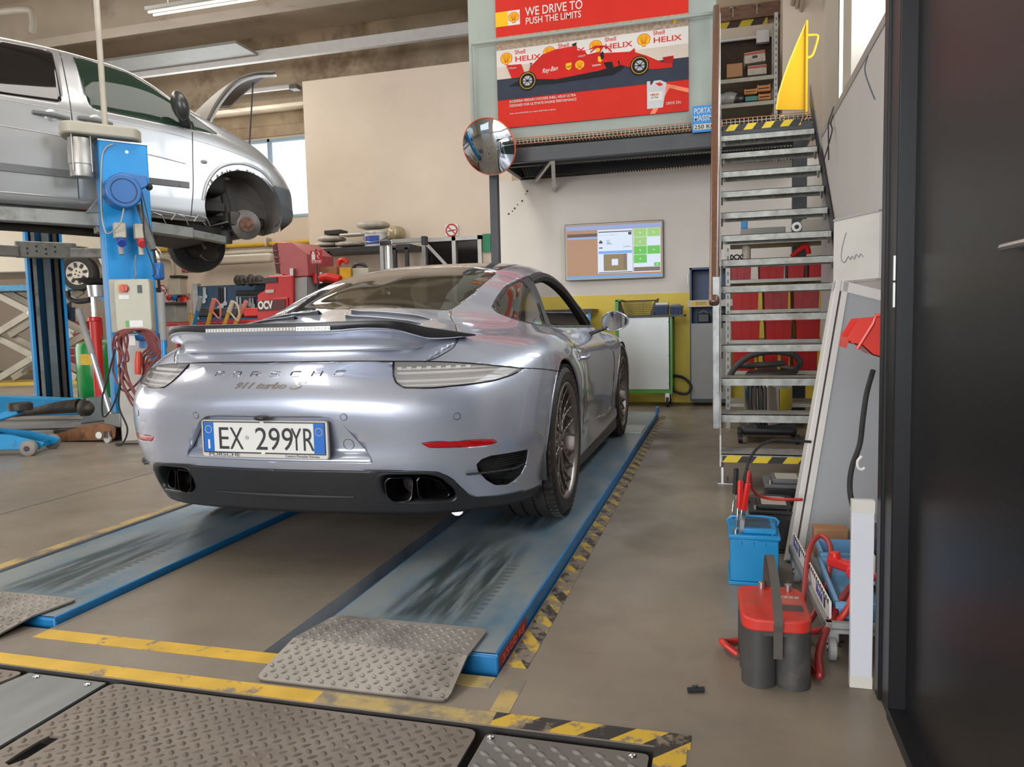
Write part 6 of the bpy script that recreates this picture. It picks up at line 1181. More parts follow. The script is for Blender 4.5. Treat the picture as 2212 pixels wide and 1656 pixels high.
tag(MB().tube([(.22, 2.28, .03), (.24, 2.40, .10), (.27, 2.55, .19), (.31, 2.62, .22), (.335, 2.56, .20), (.31, 2.44, .12), (.26, 2.33, .06), (.22, 2.30, .015)], .0085, 10, smooth=8).build('looped_red_lead', mat('brick_red_lead', (.33, .035, .028), .4), smooth=True), 'brick red lead looped up against the dolly', 'cable')
for k in range(4): 
    p = atZ(1790 + 9 * k, 1420 - 12 * (k % 2) - 15 * k, 0); tag(MB().bar((p.x, p.y, .003), (p.x + .02, p.y + .012 * (1 - k % 2 * 2), .003), .003, .004).build('black_twig', BLACK), ('nearest', 'second nearest', 'third nearest', 'farthest')[k] + ' small black scrap on the floor by the dolly wheel', 'scrap')
# ================================================================ van on the two-post lift
HU = Vector((.6, .8, 0)); HN = Vector((.8, -.6, 0)); VANZ = math.atan2(.8, .6)
VAN = empty('silver_van', (-5.4, 5.74, 0), VANZ, 'silver van raised on the blue lift with its front wheel removed and bonnet open', 'van')
# local axes: x forward, y = -n (away from the camera), so the near side is y = 0
VP = mat('van_silver_paint', (.40, .41, .42), .30, .55, .04, 2, coat=.7)
VST = [(-3.1, .90, 2.16, 3.0, 3.40), (-3.0, .95, 2.10, 3.0, 3.46), (-2, .95, 2.08, 3.0, 3.51), (-1, .95, 2.06, 2.98, 3.53), (-.36, .95, 2.05, 2.96, 3.512), (0, .95, 2.04, 2.94, 3.475), (.31, .95, 2.02, 2.92, 3.42), (.5, .95, 2.01, 2.90, 3.335), (.7, .95, 2.0, 2.88, 3.19), (.97, .945, 2.0, 2.84, 3.045), (1.18, .94, 2.0, 2.77, 2.955), (1.42, .925, 2.0, 2.68, 2.84), (1.6, .89, 2.0, 2.58, 2.71), (1.75, .83, 2.03, 2.46, 2.565), (1.85, .72, 2.06, 2.36, 2.46), (1.92, .52, 2.10, 2.28, 2.38), (1.95, .10, 2.14, 2.22, 2.34)]
def van_bm():
    P = []
    for u, W, zb, zl, zt in VST:
        d = zt - zl; tw = .16 * min(1, d / .5)
        P.append([(u, W - .10, zb), (u, W - .015, zb + .03), (u, W + .0, zb + .14), (u, W + .005, (zb + zl) / 2 - .05), (u, W, zl - .18), (u, W - .012, zl), (u, W - .03 - tw * .45, zl + d * .42), (u, W - .06 - tw * .85, zl + d * .78), (u, max(W - .14 - tw, .02), zl + d * .96), (u, max(W - .35, .01) * .9, zt + .02), (u, max(W - .6, .005) * .6, zt + .035), (u, 0, zt + .04)])
    P = np.array(P); G = cr_sample(P, 8); G = cr_sample(np.swapaxes(G, 0, 1), 6); G = np.swapaxes(G, 0, 1)
    for _ in range(6): Q = G.copy(); Q[1:-1, 1:-1] = .5 * G[1:-1, 1:-1] + .125 * (G[:-2, 1:-1] + G[2:, 1:-1] + G[1:-1, :-2] + G[1:-1, 2:]); G = Q
    return grid_bm(G)
VB = van_bm(); VT = VB.faces.layers.int.new('region'); XZ = (lambda c: (c[0], c[2]), (1, 0, 0), (0, 0, 1)); okv = lambda c: c[1] > .3
def vcut(poly, reg, only=None): cut(VB, poly, *XZ, reg, okv, only, VT)
vcut(circ(1.262, 2.135, .385, -20, 200, 34) + [(.88, 1.8), (1.63, 1.8)], 9)
cut(VB, [(1.585, 2.40), (1.75, 2.40), (2.2, 2.39), (2.2, 1.8), (1.585, 1.8)], *XZ, 1, lambda c: True, (0,), VT)
vcut(rounded([(-1.6, 3.455), (-.335, 3.462), (-.300, 3.43), (-.283, 2.975), (-.30, 2.952), (-1.6, 2.96)], 3, .2), 2, (0,))
vcut(rounded([(-.140, 3.440), (-.05, 3.438), (.31, 3.378), (.50, 3.255), (.74, 3.085), (1.06, 2.852), (.78, 2.862), (-.07, 2.938)], 3, .12), 3, (0,)); vcut([(.735, 3.12), (.765, 3.08), (.83, 2.84), (.775, 2.84)], 4, (3,))
vcut([(-.246, 3.52), (-.238, 3.52), (-.202, 2.10), (-.210, 2.10)], 5); vcut([(-.202, 2.10), (-.210, 2.094), (.70, 2.03), (.775, 2.30), (.80, 2.75), (.80, 2.86), (.793, 2.86), (.79, 2.75), (.768, 2.31), (.695, 2.037)], 5, (0,))
vcut(rounded([(1.60, 2.60), (1.68, 2.60), (1.80, 2.47), (2.0, 2.42), (1.78, 2.425)], 3, .3), 6, (0,))
def van_part(name, regs, m, solid=.004, both=0, push=0):
    bm = VB.copy(); t = bm.faces.layers.int['region']; bmesh.ops.delete(bm, geom=[f for f in bm.faces if f[t] not in regs], context='FACES')
    if push:
        bm.normal_update()
        for v in bm.verts: v.co.y -= push
    sides = (1, -1) if not both else (both,); V = []; F = []
    for s_ in sides:
        o = len(V); V += [(v.co.x, .95 - v.co.y * s_, v.co.z) for v in bm.verts]; bm.verts.index_update(); F += [tuple(v.index + o for v in (f.verts if s_ == 1 else reversed(f.verts))) for f in bm.faces]
    bm.free(); me = bpy.data.meshes.new(name); me.from_pydata(V, [], F); q = bmesh.new(); q.from_mesh(me); bmesh.ops.remove_doubles(q, verts=q.verts, dist=1e-4); bmesh.ops.recalc_face_normals(q, faces=q.faces); q.to_mesh(me); q.free()
    me.materials.append(m); me.polygons.foreach_set('use_smooth', [True] * len(me.polygons)); me.set_sharp_from_angle(angle=math.radians(50))
    o = bpy.data.objects.new(name, me); COL.objects.link(o); o.parent = VAN
    if solid: s_ = o.modifiers.new('s', 'SOLIDIFY'); s_.thickness = solid; s_.offset = 0
    return o
van_part('body_shell', {0, 5}, VP); van_part('front_bumper', {1}, mat('grey_blue_bumper_plastic', (.085, .10, .115), .5, 0, .1, 5)); [van_part('rear_side_window', {2}, mat('dark_van_glass', (.004, .004, .005), .05, 0, 0, coat=.5), .003, both=q_) for q_ in (1, -1)]
[van_part('front_side_window', {3}, mat('green_van_glass', (.02, .05, .03), .02, 0, 0, alpha=.45), .003, both=q_) for q_ in (1, -1)]; [(van_part('mirror_sail', {4}, BLACK, both=q_), van_part('headlamp', {6}, mat('van_lamp_glass', (.5, .52, .54), .05, .3, 0, coat=1), .003, both=q_)) for q_ in (1, -1)]
VTREE = BVHTree.FromBMesh(VB)
def on_van(x, z, off=0): h = VTREE.ray_cast(Vector((x, 3, z)), Vector((0, -1, 0))); return Vector((x, .95 - h[0].y - off, z)) if h[0] else Vector((x, 0, z))
def van_strip(name, pts, r, m, sm=8, off=.002, flat=1.0):
    P = [on_van(p.x, p.z, off) for p in spl([(a, 0, b) for a, b in pts], sm)]; return MB().tube(P, r, 8).build(name, m, VAN, smooth=50)
van_strip('door_gap', [(-.242, 3.50), (-.215, 2.77), (-.206, 2.12)], .0045, BLACK); van_strip('door_gap', [(.80, 2.84), (.785, 2.55), (.775, 2.31), (.74, 2.02)], .0045, BLACK)
GM = mat('grey_side_moulding', (.13, .135, .14), .5, 0, .05)
mb = MB(); P = [on_van(-2.2 + .2 * i, 2.385 - .022 * i * .2 * 1.2, .006) for i in range(11)]; [mb.bar(a, b, .014, .068) for a, b in zip(P[:-1], P[1:])]; mb.build('side_moulding', GM, VAN, bevel=.004)
mb = MB(); P = [on_van(-.19 + .093 * i, 2.352 - .0025 * i, .006) for i in range(11)]; [mb.bar(a, b, .014, .060) for a, b in zip(P[:-1], P[1:])]; mb.build('side_moulding', GM, VAN, bevel=.004)
van_strip('side_crease', [(-2.5, 2.95), (-1, 2.92), (0, 2.86), (.8, 2.77), (1.3, 2.66), (1.6, 2.56)], .007, VP, off=-.003); van_strip('side_crease', [(-2.5, 2.72), (-1, 2.70), (0, 2.63), (.72, 2.53)], .009, VP, off=-.004); van_strip('sill_crease', [(-2.5, 2.15), (-.3, 2.13), (.4, 2.07), (.8, 2.03)], .012, VP, off=-.006)
van_strip('arch_flare', [(.86, 2.2), (.915, 2.38), (1.05, 2.535), (1.26, 2.592), (1.47, 2.535), (1.60, 2.41)], .020, VP, off=-.006)
for a, b in ((-.51, -.24), (-.17, .10)):
    c = on_van((a + b) / 2, 2.825, .002); MB().lathe([(0, -.003), (.05, -.002), (.062, .006)], (0, 0, 0), 'Y', 24).xf(Matrix.Translation(c)).build('handle_recess', VP, VAN, smooth=True); MB().tube([on_van(a, 2.835, .01), on_van((a + b) / 2, 2.825, .045), on_van(b, 2.815, .01)], .018, 10, smooth=6).build('door_handle', GM, VAN, smooth=True)
c = on_van(.89, 2.565, .0); MB().ball(c, .035, .012, .02).build('side_repeater', mat('grey_repeater', (.2, .2, .2), .3), VAN, smooth=True)
mb = MB(); mb.ball((.665, -.13, 3.035), .075, .11, .135, 16, 12); mb.xf(Matrix.Translation((.665, -.13, 3.035)) @ Matrix.Rotation(-.25, 4, 'Y') @ Matrix.Translation((-.665, .13, -3.035))); vm = mb.build('door_mirror', mat('dark_grey_mirror_shell', (.035, .036, .036), .3, 0, .05), VAN, smooth=True); MB().bar((.75, .02, 2.90), (.69, -.10, 2.95), .09, .05).build('mirror_arm', BLACK, vm, bevel=.01)
# open bonnet seen edge-on, strut, bonnet lamp cover
mb = MB(); prof = [(1.0, 3.02), (1.12, 3.24), (1.30, 3.46), (1.50, 3.57), (1.72, 3.62)]; PP = [Vector((a, 0, b)) for a, b in prof]; v = []; f = []; K = spl(PP, 6); m_ = 14
for k in K:
    for j in range(m_ + 1): y = .18 + 1.54 * j / m_; v.append((k.x + .03 * math.sin(math.pi * j / m_), y, k.z + .06 * math.sin(math.pi * j / m_)))
for i in range(len(K) - 1):
    for j in range(m_): a = i * (m_ + 1) + j; f.append((a, a + 1, a + m_ + 2, a + m_ + 1))
bn = MB().add(v, f).build('bonnet', mat('taupe_bonnet_shade', (.11, .098, .08), .6, 0, .08, spec=.3), VAN, smooth=True, solid=.02); MB().tube([(k.x + .03, .24, k.z - .03) for k in K], .014, 6).build('bonnet_lining', WHITE, bn, smooth=True); MB().cyl((1.45, .30, 2.86), (1.52, .30, 3.50), .008, n=8).build('bonnet_stay', BLACK, VAN)
# underbody, wheel housing, brake and suspension
UB = mat('dirty_underbody', (.045, .042, .038), .75, .1, .35, 6, bump=.3, bscale=25); mb = MB(); mb.box(-3.0, .84, .12, 1.78, 2.02, 2.10); mb.build('underbody', UB, VAN, bevel=.02); mb = MB(); mb.box(-3.0, .84, .25, .40, 1.94, 2.02); mb.build('chassis_rail', UB, VAN, bevel=.01); MB().box(.8, 1.62, .42, 1.48, 2.0, 2.12).build('subframe', UB, VAN, bevel=.03)
n = 26; v = []
for i in range(n + 1):
    t = math.radians(-30 + 225 * i / n)
    for y in (.03, .48): v.append((1.262 + .40 * math.cos(t), y, 2.135 + .40 * math.sin(t)))
HL = mat('dusty_arch_liner', (.13, .12, .11), .8, 0, .25, 5); MB().add(v, [(2 * i, 2 * i + 2, 2 * i + 3, 2 * i + 1) for i in range(n)]).build('arch_liner', HL, VAN, smooth=True); MB().add([(1.262 + .40 * math.cos(math.radians(-30 + 225 * i / n)), .48, 2.135 + .40 * math.sin(math.radians(-30 + 225 * i / n))) for i in range(n + 1)], [tuple(range(n + 1))]).build('arch_liner', HL, VAN)
DSC = mat('bare_brake_disc', (.15, .14, .13), .35, .85, .15, 20); dx, dz = 1.30, 1.995
dk = empty('front_brake', (dx, .10, dz), parent=VAN); mb = MB(); mb.lathe([(.055, -.03), (.15, -.008), (.15, .016), (0, .016)], (0, 0, 0), 'Y', 40); mb.v = [(x, y, z) for x, y, z in mb.v]; mb.build('brake_disc', DSC, dk, smooth=30); MB().lathe([(0, -.055), (.03, -.055), (.034, -.045), (.075, -.042), (.078, -.004)], (0, 0, 0), 'Y', 28).build('wheel_hub', mat('rusty_hub', (.15, .07, .045), .6, .5, .3, 20), dk, smooth=40)
for i in range(5): a = i * 2 * math.pi / 5; MB().cyl((.055 * math.cos(a), -.050, .055 * math.sin(a)), (.055 * math.cos(a), -.042, .055 * math.sin(a)), .009, n=8).build('bolt_hole', BLACK, dk)
MB().box(-.16, -.05, -.02, .06, -.02, .13).build('brake_caliper', GREASE, dk, bevel=.02)
MB().tube([(1.17, .22, 2.02), (1.15, .22, 2.20), (1.13, .24, 2.36)], [.045, .04, .035], 12).build('strut_body', UB, VAN, smooth=50); MB().cyl((1.13, .25, 2.36), (1.12, .26, 2.50), .026, n=12).build('strut_rod', STEEL, VAN); MB().lathe([(.05, 0), (.085, .01), (.09, .03), (.05, .045), (0, .05)], (1.12, .26, 2.44), 'Z', 20).build('strut_mount', HL, VAN, smooth=40)
MB().tube([(1.24 + .05 * math.cos(i * 1.0), .22 + .05 * math.sin(i * 1.0), 2.16 + .012 * i) for i in range(22)], .008, 6).build('spring', UB, VAN) if False else None
for nm, P, r in (('lower_arm', [(1.30, .12, 1.93), (1.10, .35, 1.93), (.92, .55, 1.97)], .035), ('lower_arm', [(1.30, .14, 1.92), (1.40, .4, 1.93), (1.42, .60, 1.98)], .03), ('drive_shaft', [(1.27, .16, 1.99), (1.22, .35, 1.99), (1.18, .55, 2.0)], .028), ('tie_rod', [(1.2, .14, 2.04), (1.02, .35, 2.0), (.98, .6, 2.0)], .013), ('brake_hose', [(1.2, .2, 2.30), (1.33, .15, 2.27), (1.42, .12, 2.18), (1.38, .12, 2.06)], .007), ('exhaust_pipe', [(.9, .9, 1.95), (.2, .8, 1.92), (-.6, .7, 1.93), (-2.5, .7, 1.95)], .04)):
    MB().tube(P, r, 10, smooth=6).build(nm, UB if nm != 'tie_rod' else STEEL, VAN, smooth=50)
mb = MB(); mb.ball((1.16, .42, 2.0), .07, .09, .07); mb.build('gaiter', BLACK, VAN, smooth=True); MB().tube([(.97, .33, 2.0), (.93, .33, 2.05), (.97, .33, 2.06)], .012, 6).build('bracket_clip', STEEL, VAN)
MB().prism([(.35, 2.02), (.84, 2.02), (1.2, 2.0), (1.25, 1.93), (.95, 1.86), (.6, 1.90)], .35, 1.5, 'Y').build('engine_tray', UB, VAN, bevel=.02)
wv = MB().lathe([(.17, -.10), (.20, -.11), (.30, -.10), (.315, -.06), (.315, .06), (.30, .10), (.2, .11), (.17, .10)], (1.25, 1.72, 1.93), 'Y', 40).build('tyre', RUBBER, VAN, smooth=40); MB().cyl((1.25, 1.66, 1.93), (1.25, 1.8, 1.93), .19, n=30).build('wheel_rim', UB, VAN)
MB().prism([(1.12, 1.96), (1.18, 1.84), (1.12, 1.76), (1.20, 1.71), (1.30, 1.72), (1.33, 1.78), (1.29, 1.84), (1.42, 1.95)], 1.1, 1.2, 'Y').build('tow_bracket', GREASE, VAN, bevel=.012)
for x in (-.6, .35): MB().box(x, x + .45, .3, .75, 2.25, 3.05).build('seat', INT, VAN, bevel=.06)
MB().box(-3.0, 1.1, .12, 1.78, 2.12, 2.2).build('cabin_floor', INT, VAN); MB().box(.8, 1.15, .15, 1.75, 2.3, 2.86).build('dashboard', INT, VAN, bevel=.05)
MB().ball((.42, .95, 3.02), .04, .01, .045).build('air_freshener', mat('green_air_freshener', (.02, .25, .08), .5), VAN)
# ---- two-post lift
LB = mat('lift_blue_paint', (.012, .26, .62), .42, .05, .06, 3, dirt=(.03, .13, .26), dscale=2.4, dlo=.62, dhi=.85); LG = mat('lift_arm_grey', (.25, .26, .25), .5, .3, .12, 6, dirt=(.10, .095, .085), dscale=5, dlo=.5, dhi=.72)
LF = empty('two_post_lift', (-5.03, 5.60, 0), VANZ, 'blue two-post lift holding up the silver van', 'vehicle lift')
# local x forward (h), y away from camera (-n)
MB().box(-.20, .19, -.01, .20, 0, 2.58).build('post', LB, LF, bevel=.012); MB().box(-.205, .195, -.015, .205, 2.575, 2.59).build('post_cap', STEEL, LF); MB().cyl((.02, -.012, 2.50), (.02, -.009, 2.50), .012, n=16).build('cap_bolt', CHROME, LF); MB().box(-.19, .18, .20, .26, .05, 2.5).build('post_channel', LG, LF); MB().box(-.3, .3, -.08, .40, 0, .02).build('base_plate', DARKST, LF)
MB().tube([(-.12, .08, 2.60), (-.12, .1, 4.2), (-.14, .12, 6.9)], .024, 12).build('mast_pipe', mat('cream_conduit', (.42, .38, .31), .5), LF, smooth=50)
mh = MB().prism(rounded([(-.46, -.08), (.08, -.10), (.16, .02), (.16, .2), (.05, .30), (-.40, .30), (-.48, .1)], 4, .4), 2.60, 2.70, 'Z').build('belt_housing', mat('cream_belt_cover', (.40, .375, .30), .5, 0, .08, 5), LF, bevel=.015); MB().lathe([(0, 2.26), (.085, 2.26), (.09, 2.28), (.09, 2.36), (.096, 2.365), (.096, 2.50), (.09, 2.52), (.09, 2.58), (0, 2.60)], (-.33, .05, 0), 'Z', 28).build('drive_motor', mat('cast_aluminium', (.42, .41, .38), .42, .6, .1), mh, smooth=35)
for k in range(4): a = .8 + k * math.pi / 2; MB().cyl((-.33 + .1 * math.cos(a), .05 + .1 * math.sin(a), 2.30), (-.33 + .1 * math.cos(a), .05 + .1 * math.sin(a), 2.6), .006, n=6).build('motor_stud', STEEL, mh)
MB().prism([(-.30, 1.98), (-.08, 2.0), (-.08, 2.36), (-.13, 2.36), (-.18, 2.14)], .20, .32, 'Y').build('carriage', LG, LF, bevel=.008); MB().box(-.22, .22, .22, .36, 1.82, 2.0).build('carriage', LG, LF, bevel=.01)
def arm(a, b, c, w1=.13, h=.12):
    MB().bar(a, b, w1, h).build('lift_arm', LG, LF, bevel=.008); MB().bar(b, c, w1 * .72, h * .72).build('arm_extension', LG, LF, bevel=.006); c = Vector(c); pd = MB().cyl((c.x, c.y, c.z - .03), (c.x, c.y, c.z + .09), .06, n=20).build('lifting_pad', RUBBER, LF)
arm((-.15, .26, 1.93), (-1.0, .42, 1.96), (-1.9, .75, 1.93)); arm((.12, .26, 1.90), (.62, .40, 1.87), (1.02, .60, 1.84), .12, .10)
for k in range(3): MB().tube([(.2 + .2 * k, .18, 1.96), (.24 + .2 * k, .17, 2.02), (.32 + .2 * k, .19, 2.0), (.36 + .2 * k, .22, 1.93)], .006, 6).build('wire_loop', STEEL, LF)
# second post beyond the van
px_, py_ = -.22, 4.02  # along h, away
def L2(x0, x1, y0, y1, z0, z1, nm, m, **k): return MB().box(px_ + x0, px_ + x1, py_ + y0, py_ + y1, z0, z1).build(nm, m, LF, **k)
L2(-.20, -.17, -.12, .14, 0, 2.6, 'post_side', LB); L2(.17, .20, -.12, .14, 0, 2.6, 'post_side', LB); L2(-.2, .2, .14, .17, 0, 2.6, 'post_back', LB); L2(-.14, -.10, -.10, .1, .04, 2.55, 'post_channel', LG); L2(-.02, .06, -.06, .1, .04, 2.55, 'post_channel', mat('blue_grey_channel', (.16, .19, .21), .45, .4)); L2(.10, .14, -.10, .1, .04, 2.55, 'post_channel', mat('oily_brown_channel', (.07, .055, .045), .5, .3)); L2(-.25, .25, -.16, .2, 0, .05, 'base_plate', DARKST)
bq = L2(-.32, .34, -.24, -.12, 1.88, 2.08, 'carriage', LG, bevel=.01)
for k in range(8): MB().cyl((px_ - .2 + .1 * (k % 4), py_ - .245, 1.93 + .06 * (k // 4) + .03 * (k % 2)), (px_ - .2 + .1 * (k % 4), py_ - .238, 1.93 + .06 * (k // 4) + .03 * (k % 2)), .012, n=10).build('carriage_hole', BLACK, bq)
MB().bar((px_ - .3, py_ - .2, 1.95), (px_ - 1.9, py_ - .5, 1.97), .14, .13).build('lift_arm', LG, LF, bevel=.008); MB().bar((px_ + .3, py_ - .2, 1.95), (px_ + 1.1, py_ - .8, 1.93), .14, .12).build('lift_arm', LG, LF, bevel=.008)
# things fixed to the near post
hrl = empty('hose_reel', (-4.99 + .02, 5.46, 2.12), VANZ, 'round blue hose reel on the near lift post', 'hose reel'); HB = mat('reel_blue_plastic', (.015, .12, .36), .35, 0, .06)
MB().cyl((.0, .02, 0), (0, -.15, 0), .145, n=40).build('reel_drum', HB, hrl, bevel=.015); MB().prism(rounded([(-.02, .155), (.19, .145), (.20, .06), (.1, .0), (-.1, .0)], 4, .3), -.14, .0, 'Y').build('hose_outlet', HB, hrl, bevel=.01); mb = MB(); mb.tube([(.10 * math.cos(t), -.152, .10 * math.sin(t)) for t in (2 * math.pi * i / 30 for i in range(30))], .004, 5, closed=True); mb.build('reel_ring', DKBLUE, hrl, smooth=True); MB().ball((.215, -.08, .06), .03).build('hose_stop', RUBBER, hrl, smooth=True)
tag(MB().tube([(-4.83, 5.53, 2.16), (-4.81, 5.53, 1.95), (-4.78, 5.50, 1.7), (-4.66, 5.45, 1.45), (-4.64, 5.4, 1.40)], .006, 6, smooth=6).build('reel_hose', RUBBER, smooth=True), 'thin dark hose hanging from the blue hose reel', 'hose')
for k, (dx, m, nm) in enumerate(((-.075, mat('socket_blue', (.02, .05, .30), .4), 'blue'), (.085, mat('socket_red', (.50, .03, .04), .4), 'red'))):
    sk = empty('power_socket', (-5.0 + .6 * dx, 5.55 + .8 * dx, 1.72), VANZ, 'cream ' + nm + '-capped power socket on the near lift post', 'socket'); MB().box(-.045, .045, -.10, -.01, .02, .15).build('socket_body', CREAMP, sk, bevel=.01); MB().cyl((0, -.07, -.0), (0, -.13, -.03), .036, n=20).build('socket_cap', m, sk, bevel=.006); MB().cyl((0, -.06, -.03), (0, -.07, -.12), .022, n=14).build('plug', CREAMP if k else mat('grey_plug', (.3, .3, .32), .5), sk)
tag(MB().tube([(-4.93, 5.55, 1.60), (-4.93, 5.53, 1.5), (-4.90, 5.5, 1.42), (-4.89, 5.44, 1.38)], .007, 6, smooth=5).build('power_cable', mat('grey_cable', (.2, .2, .2), .5), smooth=True), 'grey cable from the red-capped socket to the cream control box', 'cable'); tag(MB().tube([(-5.05, 5.50, 2.55), (-5.12, 5.45, 2.45), (-5.14, 5.42, 2.0), (-5.08, 5.38, 1.80), (-5.0, 5.36, 1.78), (-4.9, 5.36, 1.85), (-4.87, 5.38, 1.98)], .006, 6, smooth=6).build('power_cable', mat('cream_cable', (.4, .36, .3), .5), smooth=True), 'cream cable looping down the near lift post from the motor', 'cable')
# control box and its column
CBY = 5.28; cbx = empty('control_box', (-4.965, CBY, .0), math.radians(25), 'cream electric control box with red rotary switch below the sockets', 'control box'); CB = mat('aged_cream_box', (.43, .42, .33), .45, 0, .05, 3)
MB().box(-.02, .30, .0, .14, .93, 1.38).build('box_back', mat('grey_cream_box', (.36, .345, .29), .5), cbx, bevel=.01); MB().prism(rounded([(.04, .93), (.32, .93), (.32, 1.37), (.04, 1.37)], 3, .14), -.05, .0, 'Y').build('box_cover', CB, cbx, bevel=.006)
MB().box(.075, .145, -.054, -.05, 1.265, 1.335).build('switch_plate', mat('orange_switch_plate', (.6, .25, .03), .5), cbx); sw = MB().cyl((.125, -.05, 1.30), (.125, -.08, 1.30), .032, n=24).build('rotary_switch', mat('switch_red', (.5, .03, .02), .4), cbx, bevel=.003); MB().box(.12, .13, -.086, -.078, 1.275, 1.325).build('switch_bar', mat('switch_red', (.5, .03, .02)), sw)
MB().box(.225, .26, -.056, -.05, 1.26, 1.325).build('push_button', mat('dark_grey_button', (.05, .055, .05), .5), cbx); MB().box(.075, .155, -.0535, -.05, 1.21, 1.245).build('paper_label', WHITE, cbx); lbx = MB().box(.12, .25, -.0535, -.05, .975, 1.03).build('paper_label', WHITE, cbx); MB().box(.115, .145, -.0545, -.053, .975, 1.03).build('green_patch', GREEN, lbx)
MB().box(.0, .24, .02, .13, .0, .92).build('box_column', mat('beige_column', (.40, .38, .34), .5, 0, .06), cbx, bevel=.004); MB().box(.02, .055, .017, .02, .55, .90).build('blue_strip', mat('blue_tape_strip', (.12, .28, .55), .5), cbx); MB().box(.11, .16, .017, .02, .82, .90).build('paper_label', WHITE, cbx)
# bracket with coils of red cable
bk_ = empty('cable_bracket', (-4.56, 5.12, .86), math.radians(18), 'blue metal bracket carrying the coiled red jump leads', 'bracket'); MB().lathe([(.05, -.02), (.05, .19), (.045, .19), (.045, -.02)], (0, 0, .05), 'Y', 20, math.pi, 2 * math.pi).xf(Matrix.Rotation(-math.pi / 2, 4, 'Z')).build('bracket_trough', HB, bk_, solid=.004) ; MB().box(-.02, .2, .02, .04, -.06, .06).build('bracket_plate', HB, bk_); MB().bar((.05, .05, .0), (-.0, .3, .0), .03, .03).build('bracket_arm', HB, bk_)
RL2 = mat('dusty_red_lead', (.20, .045, .04), .6, 0, .2, 12); rnd = random.Random(4)
for k in range(7):
    cx = -4.56 + .03 * k - .03; a_ = .17 + .03 * rnd.random(); h_ = .26 + .10 * rnd.random(); off = .012 * k; j_ = lambda s_=.03: rnd.uniform(-s_, s_)
    P = [(cx + (-.15 + j_(.05)), 5.03 - off, .86 + j_()), (cx - .10, 5.02 - off, .93), (cx + .02, 5.02 - off, .955), (cx + .13, 5.03 - off, .92), (cx + .17, 5.05 - off, .82 - .1 * rnd.random()), (cx + .10 + j_(.06), 5.06 - off, .70 + j_(.05)), (cx + .04 + j_(.08), 5.06 - off, .96 - h_ - .14 + j_(.06)), (cx - .06 + j_(.05), 5.05 - off, .92 - h_ - .20 + j_(.06)), (cx - .15 + j_(.06), 5.04 - off, .90 - h_ + j_(.05)), (cx - .13 + j_(.05), 5.04 - off, .74 + j_(.04))]
    tag(MB().tube(P, .0085, 6, closed=True, smooth=5).build('coiled_jump_lead', RL2, smooth=True), ('first', 'second', 'third', 'fourth', 'fifth', 'sixth', 'seventh')[k] + ' loop from the left of dusty red jump lead coiled on the blue bracket', 'cable', 'loops of red jump lead on the bracket')
tag(MB().tube([(-4.70, 5.0, .80), (-4.78, 5.0, .60), (-4.86, 5.0, .40), (-4.88, 5.02, .25), (-4.80, 5.03, .32), (-4.70, 5.02, .50), (-4.66, 5.0, .65)], .007, 6, smooth=8).build('black_cable', RUBBER, smooth=True), 'thin black cable looping down beside the beige column', 'cable'); tag(MB().tube([(-4.66, 5.02, .62), (-4.72, 5.02, .35), (-4.66, 5.03, .15), (-4.74, 5.05, .02), (-4.84, 5.1, .012), (-4.6, 5.15, .012)], .007, 6, smooth=8).build('black_cable', RUBBER, smooth=True), 'black cable dropping to the floor at the foot of the beige column', 'cable')
tag(MB().tube([(-4.46, 4.96, .60), (-4.45, 4.96, .70), (-4.45, 4.97, .78)], [.024, .028, .020], 10).build('red_clamp_grip', mat('clamp_red', (.5, .05, .03), .4), smooth=True), 'red clamp grip hanging among the coiled leads', 'clamp')
# jack handles standing in a row
def handle(px, py0, py1, px1, y, m1, m2, label, grip=None, r=.024):
    a, b = atY(px, py0, y), atY(px1, py1, y); mid = a.lerp(b, .45); rt = empty('jack_handle', (b.x, b.y, b.z), 0, label, 'handle', 'tool handles behind the car'); A = a - b; Mi = mid - b
    MB().cyl((0, 0, 0), Mi, r * .8, n=12).build('handle_rod', m2, rt); MB().cyl(Mi, A, r, n=12).build('handle_grip', m1, rt, bevel=.003)
    if grip: MB().tube([A, A + Vector((.06, 0, -.06)), A + Vector((.05, 0, -.20)), Mi + Vector((.01, 0, .01))], r * .4, 6, smooth=3).build('release_lever', grip, rt, smooth=True)
    MB().cyl((0, 0, 0), (0, 0, -b.z + .05 if b.z > .1 else -.05), r * .8, n=10).build('handle_rod', m2, rt); MB().cyl((0, 0, -b.z), (0, 0, -b.z + .06), r * 4, n=14).build('handle_foot', DARKST, rt); return rt
GRY = mat('grey_foam_grip', (.26, .26, .25), .6); PNK = mat('faded_red_grip', (.60, .17, .12), .6, 0, .1); CRM = mat('cream_grip', (.55, .42, .30), .6, 0, .1); YO = mat('orange_yellow_rod', (.65, .32, .02), .45); ABL = mat('anodised_blue_rod', (.02, .22, .50), .3, .3)
handle(348, 632, 860, 360, 4.6, GRY, ABL, 'tall grey-gripped blue rod in front of the coiled leads', r=.022); handle(408, 648, 712, 415, 6.6, CRM, YO, 'cream and yellow handle directly in front of the extinguisher'); handle(434, 640, 708, 417, 6.4, GRY, ABL, 'grey and blue slanted handle beside the cream one'); handle(463, 645, 708, 447, 6.6, PNK, YO, 'pink-gripped yellow handle with release lever', PNK); handle(503, 650, 706, 483, 6.7, CRM, YO, 'cream-gripped yellow handle with release lever', CRM); handle(533, 650, 706, 505, 6.8, PNK, YO, 'rightmost pink-gripped yellow handle, leaning most')
